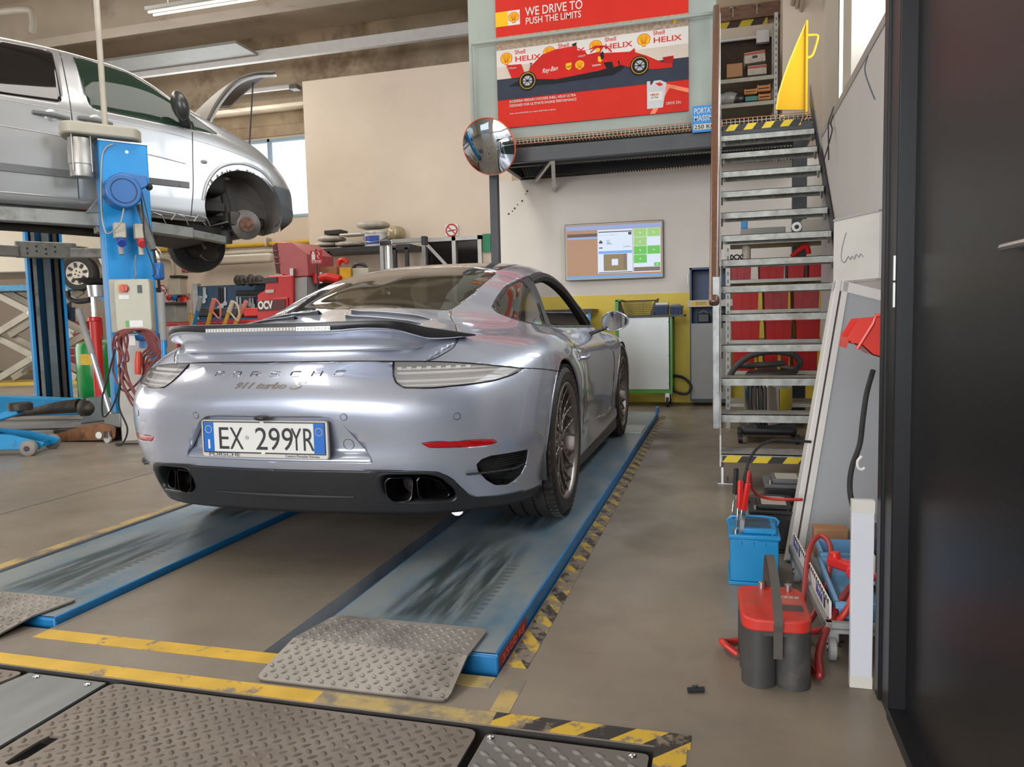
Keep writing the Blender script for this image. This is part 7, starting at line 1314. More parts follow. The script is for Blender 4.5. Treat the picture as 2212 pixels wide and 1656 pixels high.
RR_ = mat('chipped_red_tube', (.50, .03, .03), .45, 0, .15, 20, dirt=(.5, .35, .33), dscale=30, dlo=.62, dhi=.66); p, q = atY(350, 700, 6.9), atY(600, 692, 6.9); rk = empty('red_rack', (p.x, 6.9, 0), 0, 'red tubular rack behind the spoiler holding the tool handles', 'rack'); w_ = q.x - p.x; MB().tube([(0, 0, 0), (0, 0, p.z - .04), (.05, 0, p.z), (w_, 0, q.z), (w_, 0, 0)], .022, 10).build('rack_tube', RR_, rk, smooth=50); MB().tube([(.10, .12, 0), (.10, .12, p.z - .07), (.16, .12, p.z - .03), (w_, .12, q.z - .04)], .022, 10).build('rack_tube', RR_, rk, smooth=50); MB().box(.12, w_ - .1, .02, .03, p.z - .16, p.z - .06).build('rack_sign', WHITE, rk)
for z in (.25, .5): MB().box(.02, w_, 0, .4, z, z + .02).build('rack_shelf', DARKST, rk)
p = atY(385, 805, 6.5); rx = tag(MB().box(p.x - .10, p.x + .02, 6.5, 6.6, 0, p.z + .12).build('battery_charger_box', mat('red_white_case', (.5, .03, .03), .5), bevel=.01), 'red and white case marked rex standing left of the car', 'case'); MB().box(p.x - .09, p.x + .01, 6.495, 6.5, p.z - .07, p.z + .02).build('case_label', WHITE, rx); text('rex', .07, BLACK, rx, (p.x - .085, 6.493, p.z - .05), fit=.09, bold=.002, name='case_lettering')
# hanging air line unit in front of the far wall
ht = empty('hanging_air_line', (-4.55, 5.6, 1.95), 0, 'thick grey hose and blue valve block hanging right of the near lift post', 'air line')
def r_(px, py): q = atY(px, py, 5.6); return q - Vector((-4.55, 5.6, 1.95))
MB().tube([r_(300, 445), r_(312, 480), r_(318, 500), r_(332, 540)], [.022, .026, .036, .030], 12, smooth=5).build('hose_body', mat('grey_pneumatic_hose', (.12, .125, .12), .5), ht, smooth=50); MB().tube([r_(332, 540), r_(337, 570), r_(342, 600), r_(346, 640)], .012, 8, smooth=4).build('thin_hose', RUBBER, ht, smooth=True); c = r_(343, 587); MB().box(c.x - .04, c.x + .035, -.04, .04, c.z - .07, c.z + .08).build('valve_block', HB, ht, bevel=.02); MB().tube([r_(332, 530), r_(347, 545), r_(345, 560), r_(328, 555)], .005, 6, smooth=5).build('wire_clip', STEEL, ht, smooth=True); MB().tube([r_(303, 400), r_(320, 470), r_(335, 540)], .004, 5, smooth=4).build('cord', BLACK, ht); MB().cyl((r_(300, 445)), (r_(300, 445) + Vector((-.10, .04, .08))), .02, n=10).build('hose_mount', STEEL, ht)
# ---- floor jacks and tools at left
BJ = mat('jack_blue_paint', (.01, .24, .50), .38, .1, .1, 6, dirt=(.03, .10, .16), dscale=7, dlo=.55, dhi=.75); bj = empty('blue_trolley_jack', (-5.45, 4.62, 0), math.radians(20), 'blue wheeled trolley jack on the floor at the far left', 'jack')
for y in (-.1, .14): MB().prism([(-.7, .06), (.30, .04), (.34, .09), (.1, .16), (-.7, .26)], y, y + .015, 'Y').build('jack_side', BJ, bj, bevel=.004)
for x, y in ((.25, -.15), (.25, .19)): MB().lathe([(0, -.03), (.045, -.03), (.06, -.02), (.06, .02), (.045, .03), (0, .03)], (x, y, .06), 'Y', 24).build('jack_wheel', mat('grey_jack_wheel', (.22, .20, .18), .6), bj, smooth=40); MB().cyl((x, y - .034, .06), (x, y + .034, .06), .022, n=12).build('axle_cap', BLACK, bj)
MB().bar((.24, -.13, .06), (.24, .18, .06), .04, .04).build('front_axle', BJ, bj); MB().bar((-.35, .02, .20), (.12, .02, .34), .11, .06).build('lifting_arm', BJ, bj, bevel=.01); MB().cyl((.12, .02, .34), (.12, .02, .40), .085, n=24).build('lifting_saddle', GREASE, bj, bevel=.006); MB().bar((-.8, .02, .12), (-.1, .02, .12), .16, .10).build('jack_body', BJ, bj, bevel=.01)
bc = empty('blue_engine_crane', (-6.9, 6.55, 0), math.radians(12), 'blue low crane legs with dark upright behind the floor jack', 'crane'); MB().prism([(-1.1, .04), (1.0, .06), (1.2, .12), (.4, .20), (-1.1, .30)], -.05, .05, 'Y').build('crane_leg', BJ, bc, bevel=.01); MB().prism([(-1.0, .04), (.9, .05), (1.1, .10), (-1.0, .22)], .55, .63, 'Y').build('crane_leg', BJ, bc, bevel=.01); p = atY(147, 885, 6.6)
cx_ = 1.08; MB().prism([(cx_ - .10, .10), (cx_ + .06, .10), (cx_ + .05, .34), (cx_ - .05, .36)], -.02, .06, 'Y').build('mast_foot', BJ, bc, bevel=.01); MB().cyl((cx_, .02, .3), (cx_ - .02, .02, 1.36), .026, n=14).build('crane_mast', BLACK, bc); MB().cyl((cx_ - .30, .02, 1.35), (cx_ + .06, .02, 1.37), .024, n=12).build('crane_jib', BLACK, bc)
dp = empty('drive_part', (-6.35, 5.95, .10), math.radians(10), 'greasy drive shaft assembly lying across the floor at left', 'car part'); MB().tube([(-.75, .0, .02), (-.3, 0, .06), (0, .0, .10), (.25, .0, .12)], [.03, .035, .06, .07], 14, smooth=4).build('shaft', GREASE, dp, smooth=50); MB().ball((.35, 0, .10), .13, .10, .10).build('joint_boot', GREASE, dp, smooth=True); MB().prism([(.28, -.06), (.62, -.02), (.66, .12), (.50, .22), (.36, .2)], -.06, .05, 'Y').build('metal_bracket', mat('dull_grey_casting', (.17, .19, .19), .5, .4), dp, bevel=.015)
for k in range(2): tag(MB().bar((-6.6, 5.32 + .14 * k, .03), (-5.70, 5.42 + .14 * k, .05), .05, .04).build('metal_bar', (mat('white_speckled_bar', (.35, .36, .38), .5, .2, .4, 14), GREASE)[k], bevel=.006), ('speckled pale', 'dark oily')[k] + ' metal bar on the floor behind the rusty jack', 'bar')
oj = empty('rusty_jack', (-5.62, 5.20, 0), math.radians(6), 'rusty brown floor jack with long chrome handle beside the lift post', 'jack'); RU = mat('rusty_orange_paint', (.24, .105, .045), .6, .2, .25, 9, dirt=(.09, .05, .035), dscale=10, dlo=.5, dhi=.7)
for y in (-.02, .12): MB().prism(rounded([(-.05, .0), (.62, .02), (.64, .13), (.50, .16), (.30, .13), (-.02, .05)], 3, .3), y, y + .012, 'Y').build('jack_side', RU, oj, bevel=.003)
MB().box(.02, .58, .0, .11, .03, .10).build('jack_body', GREASE, oj); MB().cyl((.48, -.03, .06), (.48, -.024, .06), .03, n=18).build('axle_cap', WHITE, oj); MB().cyl((.42, -.028, .06), (.42, -.02, .06), .02, n=14).build('jack_hole', BLACK, oj) if False else None
MB().lathe([(0, -.012), (.03, -.012), (.03, .012), (0, .012)], (.58, -.05, .03), 'Y', 18).build('caster_wheel', mat('pale_caster', (.4, .38, .36), .5), oj); MB().box(.56, .60, -.065, -.035, .04, .10).build('caster_fork', CHROME, oj)
jh = atY(166, 668, 5.3) - Vector((-5.62, 5.2, 0)); jb = Vector((.58, .05, .12)); mid = jb.lerp(jh, .62); MB().cyl(jb, mid, .022, n=14).build('handle_tube', mat('polished_tube', (.62, .62, .62), .25, .9, 0), oj); MB().cyl(mid, jh, .026, n=14).build('handle_grip', GRY, oj)
MB().box(.50, .66, .02, .12, .12, .24).build('handle_socket', mat('grey_socket', (.22, .22, .21), .5, .5), oj, bevel=.01); tag(MB().box(-5.20, -5.05, 5.62, 5.78, 0, .25).build('grey_block', mat('grey_metal_block', (.14, .14, .13), .6, .3), bevel=.01), 'grey metal block on the floor against the lift post', 'block') if False else None
rj = empty('red_transmission_jack', (-6.44, 6.6, 0), 0, 'tall red hydraulic jack column with a shallow black bowl on top', 'jack'); MB().cyl((0, 0, .12), (0, 0, 1.05), .055, n=20).build('jack_cylinder', mat('jack_red', (.55, .015, .012), .3, 0, .05), rj); MB().cyl((0, 0, 1.05), (0, 0, 1.10), .07, n=20).build('cylinder_collar', mat('jack_red', (.55, .015, .012)), rj, bevel=.008); MB().cyl((0, 0, 1.1), (0, 0, 1.33), .028, n=16).build('piston_rod', CHROME, rj)
MB().lathe([(0, 1.43), (.10, 1.44), (.20, 1.49), (.205, 1.50), (.1, 1.48), (0, 1.47)], (.06, 0, 0), 'Z', 32).build('drain_bowl', BLACK, rj, smooth=50); MB().lathe([(0, 1.31), (.09, 1.31), (.10, 1.43), (0, 1.43)], (.06, 0, 0), 'Z', 24).build('bowl_collar', STEEL, rj, smooth=40); MB().tube([(-.34, 0, 1.38), (-.31, 0, 1.31), (-.2, 0, 1.27), (-.05, 0, 1.28)], .03, 10, smooth=5).build('side_arm', BLACK, rj, smooth=True); MB().box(-.18, .18, -.12, .12, .04, .12).build('jack_foot', DARKST, rj, bevel=.02)
for sx in (-.15, .15): MB().cyl((sx - .015, 0, .035), (sx + .015, 0, .035), .035, n=16).build('caster', BLACK, rj)
gd = empty('green_drum', (-7.32, 7.5, 0), 0, 'bright green oil drum on a trolley behind the near lift post', 'drum'); MB().lathe([(0, .12), (.22, .12), (.235, .15), (.235, .75), (.22, .80), (.08, .84), (.08, .88), (0, .88)], n=32).build('drum_body', mat('gloss_green_drum', (.01, .22, .035), .25, 0, .06, coat=.3), gd, smooth=35); MB().box(-.02, .16, -.238, -.232, .55, .68).build('yellow_label', mat('yellow_red_label', (.6, .38, .03), .5), gd); MB().cyl((0, 0, .0), (0, 0, .12), .20, n=24).build('drum_base', BLACK, gd)
# lathe-wheel of another vehicle: silver hatchback on a scissor lift, far left
bgc = empty('silver_hatchback', (-11.05, 11.0, 2.0), math.radians(14), 'pale silver car on the scissor lift at the far left, its wheel drooping', 'car'); BP = mat('pale_gold_silver', (.46, .42, .34), .35, .35, .05, 2, coat=.4)
P = [(-3.2, .02), (-.43, .02), (-.42, .18), (-.36, .32), (-.22, .42), (0, .45), (.22, .42), (.36, .32), (.42, .14), (.50, .02), (.68, .04), (.72, .16), (.70, .38), (.62, .55), (.2, .68), (-.6, .76), (-1.2, 1.10), (-3.2, 1.15)]
hb = MB().prism(rounded(P, 2, .2), .0, 1.65, 'Y').build('body_shell', BP, bgc, bevel=.05, seg=4); MB().cyl((0, -.01, .02), (0, .3, .02), .33, n=40).build('arch_liner', BLACK, bgc) if False else None
MB().prism([(-2.9, .78), (-.72, .78), (-1.25, 1.06), (-2.9, 1.09)], -.004, .01, 'Y').build('side_window', mat('dark_van_glass', (.004, .004, .005)), bgc); MB().box(.66, .74, .1, 1.5, .05, .2).build('bumper', BP, bgc, bevel=.03)
wq = empty('drooping_wheel', (0, .10, -.02), parent=bgc); MB().lathe([(.20, -.09), (.215, -.10), (.29, -.10), (.31, -.07), (.31, .07), (.29, .1), (.2, .09)], axis='Y', n=40).build('tyre', RUBBER, wq, smooth=40); MB().lathe([(0, -.09), (.07, -.095), (.15, -.085), (.205, -.10), (.21, -.08), (.2, .05)], axis='Y', n=40).build('wheel_cover', mat('silver_wheel_cover', (.50, .46, .40), .4, .3), wq, smooth=40)
for i in range(8): a = i * math.pi / 4 + .2; MB().box(-.022, .022, -.105, -.085, -.04, .04).xf(Matrix.Rotation(-a, 4, 'Y') @ Matrix.Translation((0, 0, .145))).build('cover_slot', BLACK, wq)
for i in range(4): a = i * math.pi / 2 + .4; MB().cyl((.045 * math.cos(a), -.10, .045 * math.sin(a)), (.045 * math.cos(a), -.09, .045 * math.sin(a)), .014, n=10).build('cover_hole', BLACK, wq)
scl = empty('scissor_lift', (-11.6, 10.9, 0), math.radians(14), 'scissor lift with crossed beige arms and blue deck under the pale car', 'vehicle lift'); SB = mat('beige_scissor_steel', (.40, .37, .31), .45, .3, .1, 6)
MB().box(-2.6, .60, -.02, .62, 1.70, 1.80).build('lift_deck', mat('blue_chequer_deck', (.07, .25, .42), .4, .2, .2, 30), scl); MB().bar((.60, .3, 1.75), (1.05, .3, 1.45), .6, .03).build('deck_ramp', BJ, scl)
for k in range(2):
    for y in (0, .45):
        z0 = .10 + .80 * k; MB().bar((-1.1, y, z0), (.35, y, z0 + .80), .06, .12).build('scissor_arm', SB, scl, bevel=.01); MB().bar((.35, y + .07, z0), (-1.1, y + .07, z0 + .80), .06, .12).build('scissor_arm', SB, scl, bevel=.01); MB().cyl((-.375, y - .04, z0 + .4), (-.375, y + .12, z0 + .4), .035, n=14).build('pivot_pin', STEEL, scl)
MB().bar((-.7, .2, .2), (-.05, .2, 1.0), .08, .08).build('hydraulic_ram', STEEL, scl); MB().box(-1.3, .6, -.05, .7, 0, .06).build('lift_base', mat('yellow_base_steel', (.5, .35, .05), .5), scl); MB().box(.55, .85, -.1, .25, 0, .42).build('anchor_block', mat('grey_metal_block', (.14, .14, .13), .6, .3), scl)
rc_ = empty('red_tool_chest', (-13.0, 12.3, 0), 0, 'red drawer tool chest seen through the scissor lift', 'tool chest'); RC2 = mat('tool_chest_red', (.45, .015, .015), .35, 0, .08); MB().box(-.6, .7, 0, .5, .12, 1.15).build('chest_body', RC2, rc_, bevel=.01)
for k in range(5): dr = MB().box(-.56, .66, -.012, 0, .35 + .155 * k, .48 + .155 * k).build('drawer', RC2, rc_, bevel=.004); MB().box(-.5, .6, -.03, -.012, .46 + .155 * k, .475 + .155 * k).build('drawer_handle', STEEL, dr)
for x in (-.5, .6): MB().cyl((x, .05, .06), (x + .04, .05, .06), .06, n=16).build('caster', RUBBER, rc_)
text('STAR', .10, WHITE, rc_, (.1, -.014, .20), fit=.35, bold=.003)
# workman mostly hidden behind the far post
WKP = atY(150, 700, 13.3); WK = empty('person', (WKP.x, 13.3, 0), math.radians(-20), 'person in dark blue workwear holding paper, mostly hidden behind the lift posts', 'person')
def skin_body(name, V, E, Rr, m, parent, root=0, sub=2):
    me = bpy.data.meshes.new(name); me.from_pydata(V, E, []); o = bpy.data.objects.new(name, me); COL.objects.link(o); o.parent = parent; me.materials.append(m)
    q = o.modifiers.new('skin', 'SKIN'); sv = me.skin_vertices[0] if me.skin_vertices else None
    if sv is None:
        bm = bmesh.new(); bm.from_mesh(me); bm.verts.layers.skin.verify(); bm.to_mesh(me); bm.free(); sv = me.skin_vertices[0]
    for i, r in enumerate(Rr): sv.data[i].radius = (r, r) if isinstance(r, (int, float)) else r; sv.data[i].use_root = (i == root)
    q.use_smooth_shade = True; u = o.modifiers.new('u', 'SUBSURF'); u.levels = sub; u.render_levels = sub; return o
SK = mat('skin_tone', (.42, .22, .15), .55, 0, .05)
Vb = [(0, 0, .95), (0, 0, 1.15), (0, 0, 1.38), (0, 0, 1.50), (0, 0, 1.60), (0, -.01, 1.70), (-.17, 0, 1.42), (-.24, -.06, 1.16), (-.12, -.26, 1.10), (.17, 0, 1.42), (.24, -.06, 1.16), (.20, -.30, 1.18), (-.10, 0, .88), (-.11, -.02, .50), (-.11, .02, .08), (.10, 0, .88), (.11, -.02, .50), (.11, .02, .08), (-.11, -.12, .05), (.11, -.12, .05)]
Eb = [(0, 1), (1, 2), (2, 3), (3, 4), (4, 5), (2, 6), (6, 7), (7, 8), (2, 9), (9, 10), (10, 11), (0, 12), (12, 13), (13, 14), (0, 15), (15, 16), (16, 17), (14, 18), (17, 19)]
skin_body('body', Vb, Eb, [(.15, .11), (.14, .10), (.15, .11), .055, .085, .085, .062, .048, .034, .062, .048, .034, .085, .058, .045, .085, .058, .045, .04, .04], mat('dark_blue_workwear', (.022, .035, .06), .8, 0, .15, 6), WK)
MB().ball((0, -.01, 1.66), .082, .095, .115, 16, 12).build('head', SK, WK, smooth=True); MB().ball((0, .01, 1.71), .088, .10, .09, 14, 8).build('hair', mat('dark_hair', (.02, .014, .01), .7), WK, smooth=True); MB().ball((0, -.108, 1.645), .014, .02, .02).build('nose', SK, WK, smooth=True)
hx = Vector((.20, -.33, 1.19)); mb = MB(); mb.ball(hx, .038, .045, .02)
for k in range(4): mb.tube([hx + Vector((-.028 + .019 * k, -.03, 0)), hx + Vector((-.028 + .019 * k, -.065, .004)), hx + Vector((-.026 + .018 * k, -.085, -.012)), hx + Vector((-.026 + .018 * k, -.08, -.028))], [.009, .0085, .008, .007], 8)
mb.tube([hx + Vector((-.035, .0, 0)), hx + Vector((-.055, -.03, .01)), hx + Vector((-.045, -.06, .015))], [.010, .009, .008], 8); mb.build('hand', SK, WK, smooth=True); hx = Vector((-.12, -.29, 1.11)); mb = MB(); mb.ball(hx, .038, .045, .02)
for k in range(4): mb.tube([hx + Vector((-.028 + .019 * k, -.03, 0)), hx + Vector((-.028 + .019 * k, -.065, .004)), hx + Vector((-.026 + .018 * k, -.085, -.012))], [.009, .0085, .008], 8)
mb.build('hand', SK, WK, smooth=True)
sh_ = MB().box(-.11, .11, 0, .002, 0, .28).build('paper_sheet', WHITE); sh_.location = (WKP.x + .0, 12.93, 1.24); sh_.rotation_euler = (.5, .15, -.4); tag(sh_, 'white sheet of paper held up by the person behind the lift post', 'paper')
# ================================================================ far wall fittings
YP = mat('yellow_gas_pipe', (.60, .38, .03), .45, 0, .08); p, q = atY(285, 543, 14.9), atY(700, 530, 14.9); gp = tag(MB().tube([(p.x - 3, 14.94, p.z), (q.x, 14.94, p.z)], .045, 10).build('gas_pipe', YP, smooth=50), 'long yellow pipe running along the far wall', 'pipe'); tag(MB().tube([(p.x - 3, 14.88, p.z - .17), (-6.9, 14.88, p.z - .17)], .05, 10).build('white_pipe', CREAMP, smooth=50), 'cream pipe running just below the yellow pipe', 'pipe')
for k in range(6): MB().box(-13 + 1.1 * k, -12.97 + 1.1 * k, 14.78, 15.0, p.z - .06, p.z + .12).build('pipe_clip', STEEL, gp)
p, q = atY(435, 560, 14.6), atY(585, 545, 14.6); tag(MB().box(p.x, q.x, 14.55, 14.75, p.z - .14, p.z + .06).build('wall_lamp_trough', CREAMP, bevel=.05), 'long cream light trough on the far wall below the yellow pipe', 'lamp')
def sign(px0, px1, py0, py1, y, label, m, kind):
    a, b = atY(px0, py1, y), atY(px1, py0, y); w_, h = b.x - a.x, b.z - a.z; r = empty('safety_sign', (a.x, y, a.z), 0, label, 'sign'); MB().box(0, w_, 0, .006, 0, h).build('sign_plate', WHITE if kind in ('no', 'nos') else m, r)
    if kind == 'ext': MB().box(w_ * .35, w_ * .62, -.002, 0, h * .1, h * .75).build('sign_symbol', WHITE, r, bevel=.001); MB().tube([(w_ * .35, -.002, h * .8), (w_ * .15, -.002, h * .6), (w_ * .2, -.002, h * .2)], w_ * .04, 6, smooth=4).build('sign_symbol', WHITE, r)
    elif kind == 'alarm': MB().box(w_ * .12, w_ * .42, -.002, 0, h * .32, h * .75).build('sign_symbol', WHITE, r); MB().cyl((w_ * .27, -.002, h * .85), (w_ * .27, 0, h * .85), w_ * .1, n=14).build('sign_symbol', WHITE, r); MB().tube([(w_ * .75, -.002, h * .4), (w_ * .6, -.002, h * .6), (w_ * .8, -.002, h * .7), (w_ * .65, -.002, h * .9)], w_ * .03, 6, smooth=4).build('sign_symbol', WHITE, r); MB().box(w_ * .05, w_ * .95, -.002, 0, h * .24, h * .27).build('sign_symbol', WHITE, r); text('ESTINTORE', .05, WHITE, r, (w_ * .12, -.001, h * .08), fit=w_ * .76)
    else:
        MB().tube([(w_ / 2 + w_ * .42 * math.cos(t), -.004, h / 2 + w_ * .42 * math.sin(t)) for t in (2 * math.pi * i / 28 for i in range(28))], w_ * .05, 6, closed=True).build('prohibition_ring', RED, r, smooth=True); MB().bar((w_ / 2 - w_ * .3, -.005, h / 2 + w_ * .3), (w_ / 2 + w_ * .3, -.005, h / 2 - w_ * .3), .004, w_ * .08).build('prohibition_bar', RED, r); MB().bar((w_ * .2, -.002, h * .42), (w_ * .8, -.002, h * .52), .003, w_ * .07).build('cigarette', BLACK, r)
    return r
SR = mat('sign_red', (.45, .02, .03), .5, 0, .04); sign(393, 414, 565, 588, 14.97, 'small red extinguisher sign on the far wall above the extinguisher', SR, 'ext'); sign(671, 695, 540, 571, 9.0, 'red extinguisher notice hanging right of the red hooded machine', SR, 'alarm'); sign(962, 989, 484, 510, 10.98, 'round no-smoking sign on the cream partition wall', SR, 'no'); sign(342, 361, 615, 638, 14.97, 'small no-smoking sign low on the far wall beside the blue valve', SR, 'nos')
p = atY(683, 571, 9.0); tag(MB().cyl((p.x, 9.01, 0), (p.x, 9.01, p.z + .2), .01, n=8).build('sign_post', BLACK), 'thin black post carrying the extinguisher notice', 'post')
a, b = atY(1044, 545, 10.98), atY(1051, 505, 10.98); tag(MB().box(a.x, a.x + .12, 10.96, 10.98, a.z, b.z).build('green_sign', mat('sign_green', (.01, .22, .10), .5), bevel=.002), 'green emergency sign beside the dark loft post', 'sign')
p = atY(403, 690, 14.9); fe = empty('fire_extinguisher', (p.x, 14.905, p.z - .12), 0, 'red fire extinguisher on the far wall', 'fire extinguisher'); fe.scale = (1.35, 1.0, 1.2); fe.location.x -= .03; MB().lathe([(0, 0), (.085, 0), (.09, .02), (.09, .46), (.07, .52), (.03, .55), (0, .55)], n=24).build('cylinder', mat('extinguisher_red', (.5, .02, .015), .35), fe, smooth=40); MB().box(-.09, .10, -.02, .02, .56, .60).build('valve_lever', STEEL, fe, bevel=.005); MB().tube([(-.06, 0, .56), (-.15, 0, .5), (-.16, -.02, .2), (-.14, -.03, .0)], .014, 8, smooth=4).build('discharge_hose', BLACK, fe, smooth=True)
p = atY(378, 625, 14.8)
def wbox(name, px0, px1, py0, py1, y, d, m, label, cat, group=None, bevel=.01): a, b = atY(px0, py1, y), atY(px1, py0, y); return tag(MB().box(a.x, b.x, y, y + d, a.z, b.z).build(name, m, bevel=bevel), label, cat, group)
e1 = wbox('socket_box', 364, 387, 600, 637, 14.75, .25, CREAMP, 'cream box of electric sockets on the far wall', 'electric box'); wbox('switch_cover', 366, 387, 594, 600, 14.7, .3, BLACK, 'black lid on top of the cream socket box', 'cover')
for k, (px, m) in enumerate(((366, mat('socket_red', (.5, .03, .04))), (376, HB))): p = atY(px, 641, 14.7); tag(MB().cyl((p.x, 14.75, p.z), (p.x, 14.65, p.z - .04), .06, n=16).build('industrial_plug', m, bevel=.01), ('round red', 'round blue')[k] + ' plug under the cream socket box', 'plug')
wbox('floor_charger', 352, 378, 658, 702, 13.5, .5, mat('grey_charger_case', (.24, .24, .21), .5), 'grey boxy charger under the socket box at the far wall', 'charger'); wbox('cable_bundle', 350, 377, 652, 660, 13.45, .5, BLACK, 'black lid and cables on the grey charger', 'cover'); wbox('yellow_case', 379, 398, 675, 705, 14.0, .4, mat('case_yellow', (.6, .45, .03), .5), 'yellow case on the floor left of the extinguisher', 'case')
p = atY(370, 555, 14.85); tag(MB().tube([atY(300, 557, 14.85), atY(355, 557, 14.85), atY(372, 566, 14.85), atY(374, 598, 14.85)], .03, 8, smooth=4).build('bent_conduit', CREAMP, smooth=True), 'bent grey conduit feeding the socket box', 'conduit')
PBM = mat('blue_pegboard', (.045, .095, .17), .5, .1, .15, 12); pb = wbox('tool_board', 424, 575, 612, 700, 14.93, .08, PBM, 'blue perforated tool board with hanging wrenches on the far wall', 'tool board'); a, b = atY(421, 700, 14.9), atY(427, 612, 14.9); MB().box(a.x, b.x, 14.88, 15.0, a.z, b.z).build('board_post', STEEL, pb)
TLS = mat('tool_steel', (.45, .45, .44), .3, .9)
for k in range(9):
    px = (440, 443, 473, 479, 486, 512, 519, 540, 546)[k]; y0, y1 = ((620, 650), (620, 640), (620, 665), (622, 660), (620, 655), (640, 662), (640, 660), (643, 658), (643, 660))[k]; a, b = atY(px, y0, 14.90), atY(px + 1, y1, 14.90); wr = tag(MB().bar(a, b, .02, .045, up=(1, 0, 0)).build('hanging_wrench', TLS if k not in (2, 3) else BLACK, bevel=.005), ('leftmost steel', 'second steel', 'long black', 'black', 'middle steel', 'short steel', 'fourth from right steel', 'second from right steel', 'rightmost steel')[k] + ' hand tool hanging on the blue tool board', 'tool', 'tools on the blue board'); MB().cyl(b + Vector((0, -.012, 0)), b + Vector((0, .012, 0)), .055, n=12).build('wrench_head', TLS, wr)
wbox('tool_shelf', 508, 570, 610, 613, 14.2, .8, STEEL, 'steel shelf of greasy parts above the tool board', 'shelf', bevel=.004)
rn2 = random.Random(3)
for k in range(6): p = atY(515 + 9 * k, 605, 14.4); tag(MB().ball((p.x, 14.4, p.z), .10 + .04 * rn2.random(), .09, .08 + .07 * rn2.random(), 9, 6).build('greasy_part', GREASE), ('leftmost', 'second from left', 'third from left', 'third from right', 'second from right', 'rightmost')[k] + ' dark greasy machine part heaped on the upper steel shelf', 'part', 'greasy parts on the steel shelf')
wbox('tool_shelf', 512, 570, 638, 641, 14.3, .62, STEEL, 'lower steel shelf in front of the tool board', 'shelf', bevel=.004)
for k in range(4): p = atY(520 + 13 * k, 632, 14.4); tag(MB().box(p.x - .10, p.x + .09, 14.35, 14.5, p.z - .06, p.z + .05).build('small_tool', BLACK, bevel=.02), ('leftmost', 'second from left', 'second from right', 'rightmost')[k] + ' small dark tool on the lower steel shelf', 'tool', 'tools on the lower shelf')
bn_ = wbox('work_bench', 420, 600, 685, 700, 13.0, .8, DKBLUE, 'dark workbench in front of the tool board', 'bench')
for k in range(2): a = atY((430, 590)[k], 700, 13.1); MB().box(a.x, a.x + .08, 13.0, 13.8, 0, a.z).build('bench_leg', DKBLUE, bn_)
for k in range(3): p = atY(450 + 50 * k, 678, 13.2); tag(MB().box(p.x - .2, p.x + .2, 13.1, 13.5, p.z - .06, p.z + .12).build('bench_clutter', (BLACK, DARKST, RED)[k], bevel=.03), ('black box', 'dark grey case', 'red box')[k] + ' on the dark workbench by the far wall', 'box')
# red machine with hood
MY = 9.5; RM = mat('machine_red', (.50, .018, .018), .35, 0, .06, 3); RMP = mat('machine_pinkish_red', (.42, .09, .10), .3, 0, .08, 2)
mc = empty('red_machine', (-6.35, MY, 0), math.radians(-8), 'red workshop machine with louvred hood left of the car roof', 'machine')
def ml(px, py, y=MY): q = atY(px, py, y); return (q.x + 6.35, q.z)
def mp(name, pts, y0, y1, m, **k): return MB().prism([ml(*p) for p in pts], y0, y1, 'Y').build(name, m, mc, **k)
mp('machine_body', [(556, 700), (554, 636), (572, 627), (578, 596), (640, 594), (640, 700)], 0, .7, RM, bevel=.02); mp('front_panel', [(557, 690), (556, 646), (630, 642), (630, 690)], -.02, 0, RM, bevel=.01); mp('sign_white', [(559, 672), (558, 650), (625, 646), (625, 668)], -.03, -.02, mat('machine_label_dark', (.10, .02, .02), .5)); a = ml(561, 667); text('OCV', .15, WHITE, mc, (a[0], -.034, a[1]), fit=.27, bold=.008)
mp('control_panel', [(568, 612), (570, 600), (604, 598), (604, 610)], -.012, 0, DARKST, bevel=.005); mp('label_plate', [(576, 633), (576, 626), (596, 625), (596, 632)], -.012, 0, CREAMP); mp('side_cabinet', [(640, 700), (640, 600), (668, 598), (668, 700)], .05, .6, mat('grey_side_cabinet', (.30, .30, .29), .5))
mp('vent_hood', [(594, 590), (585, 529), (596, 523), (632, 523), (668, 550), (672, 596), (640, 598)], .05, .65, RMP, bevel=.008); mp('hood_mouth', [(596, 590), (587, 531), (597, 525), (605, 592)], .045, .055, mat('dark_hood_mouth', (.06, .012, .014), .6)); mp('hood_neck', [(605, 600), (604, 592), (665, 594), (665, 600)], .1, .6, RM); mp('latch', [(633, 596), (633, 580), (641, 580), (641, 596)], -.0, .06, STEEL)
for k in range(3): mp('hood_fin', [(588 + 2 * k, 541 + 14 * k), (588 + 2 * k, 539 + 14 * k), (600 + 2 * k, 541 + 14 * k), (600 + 2 * k, 543 + 14 * k)], .03, .05, RMP)
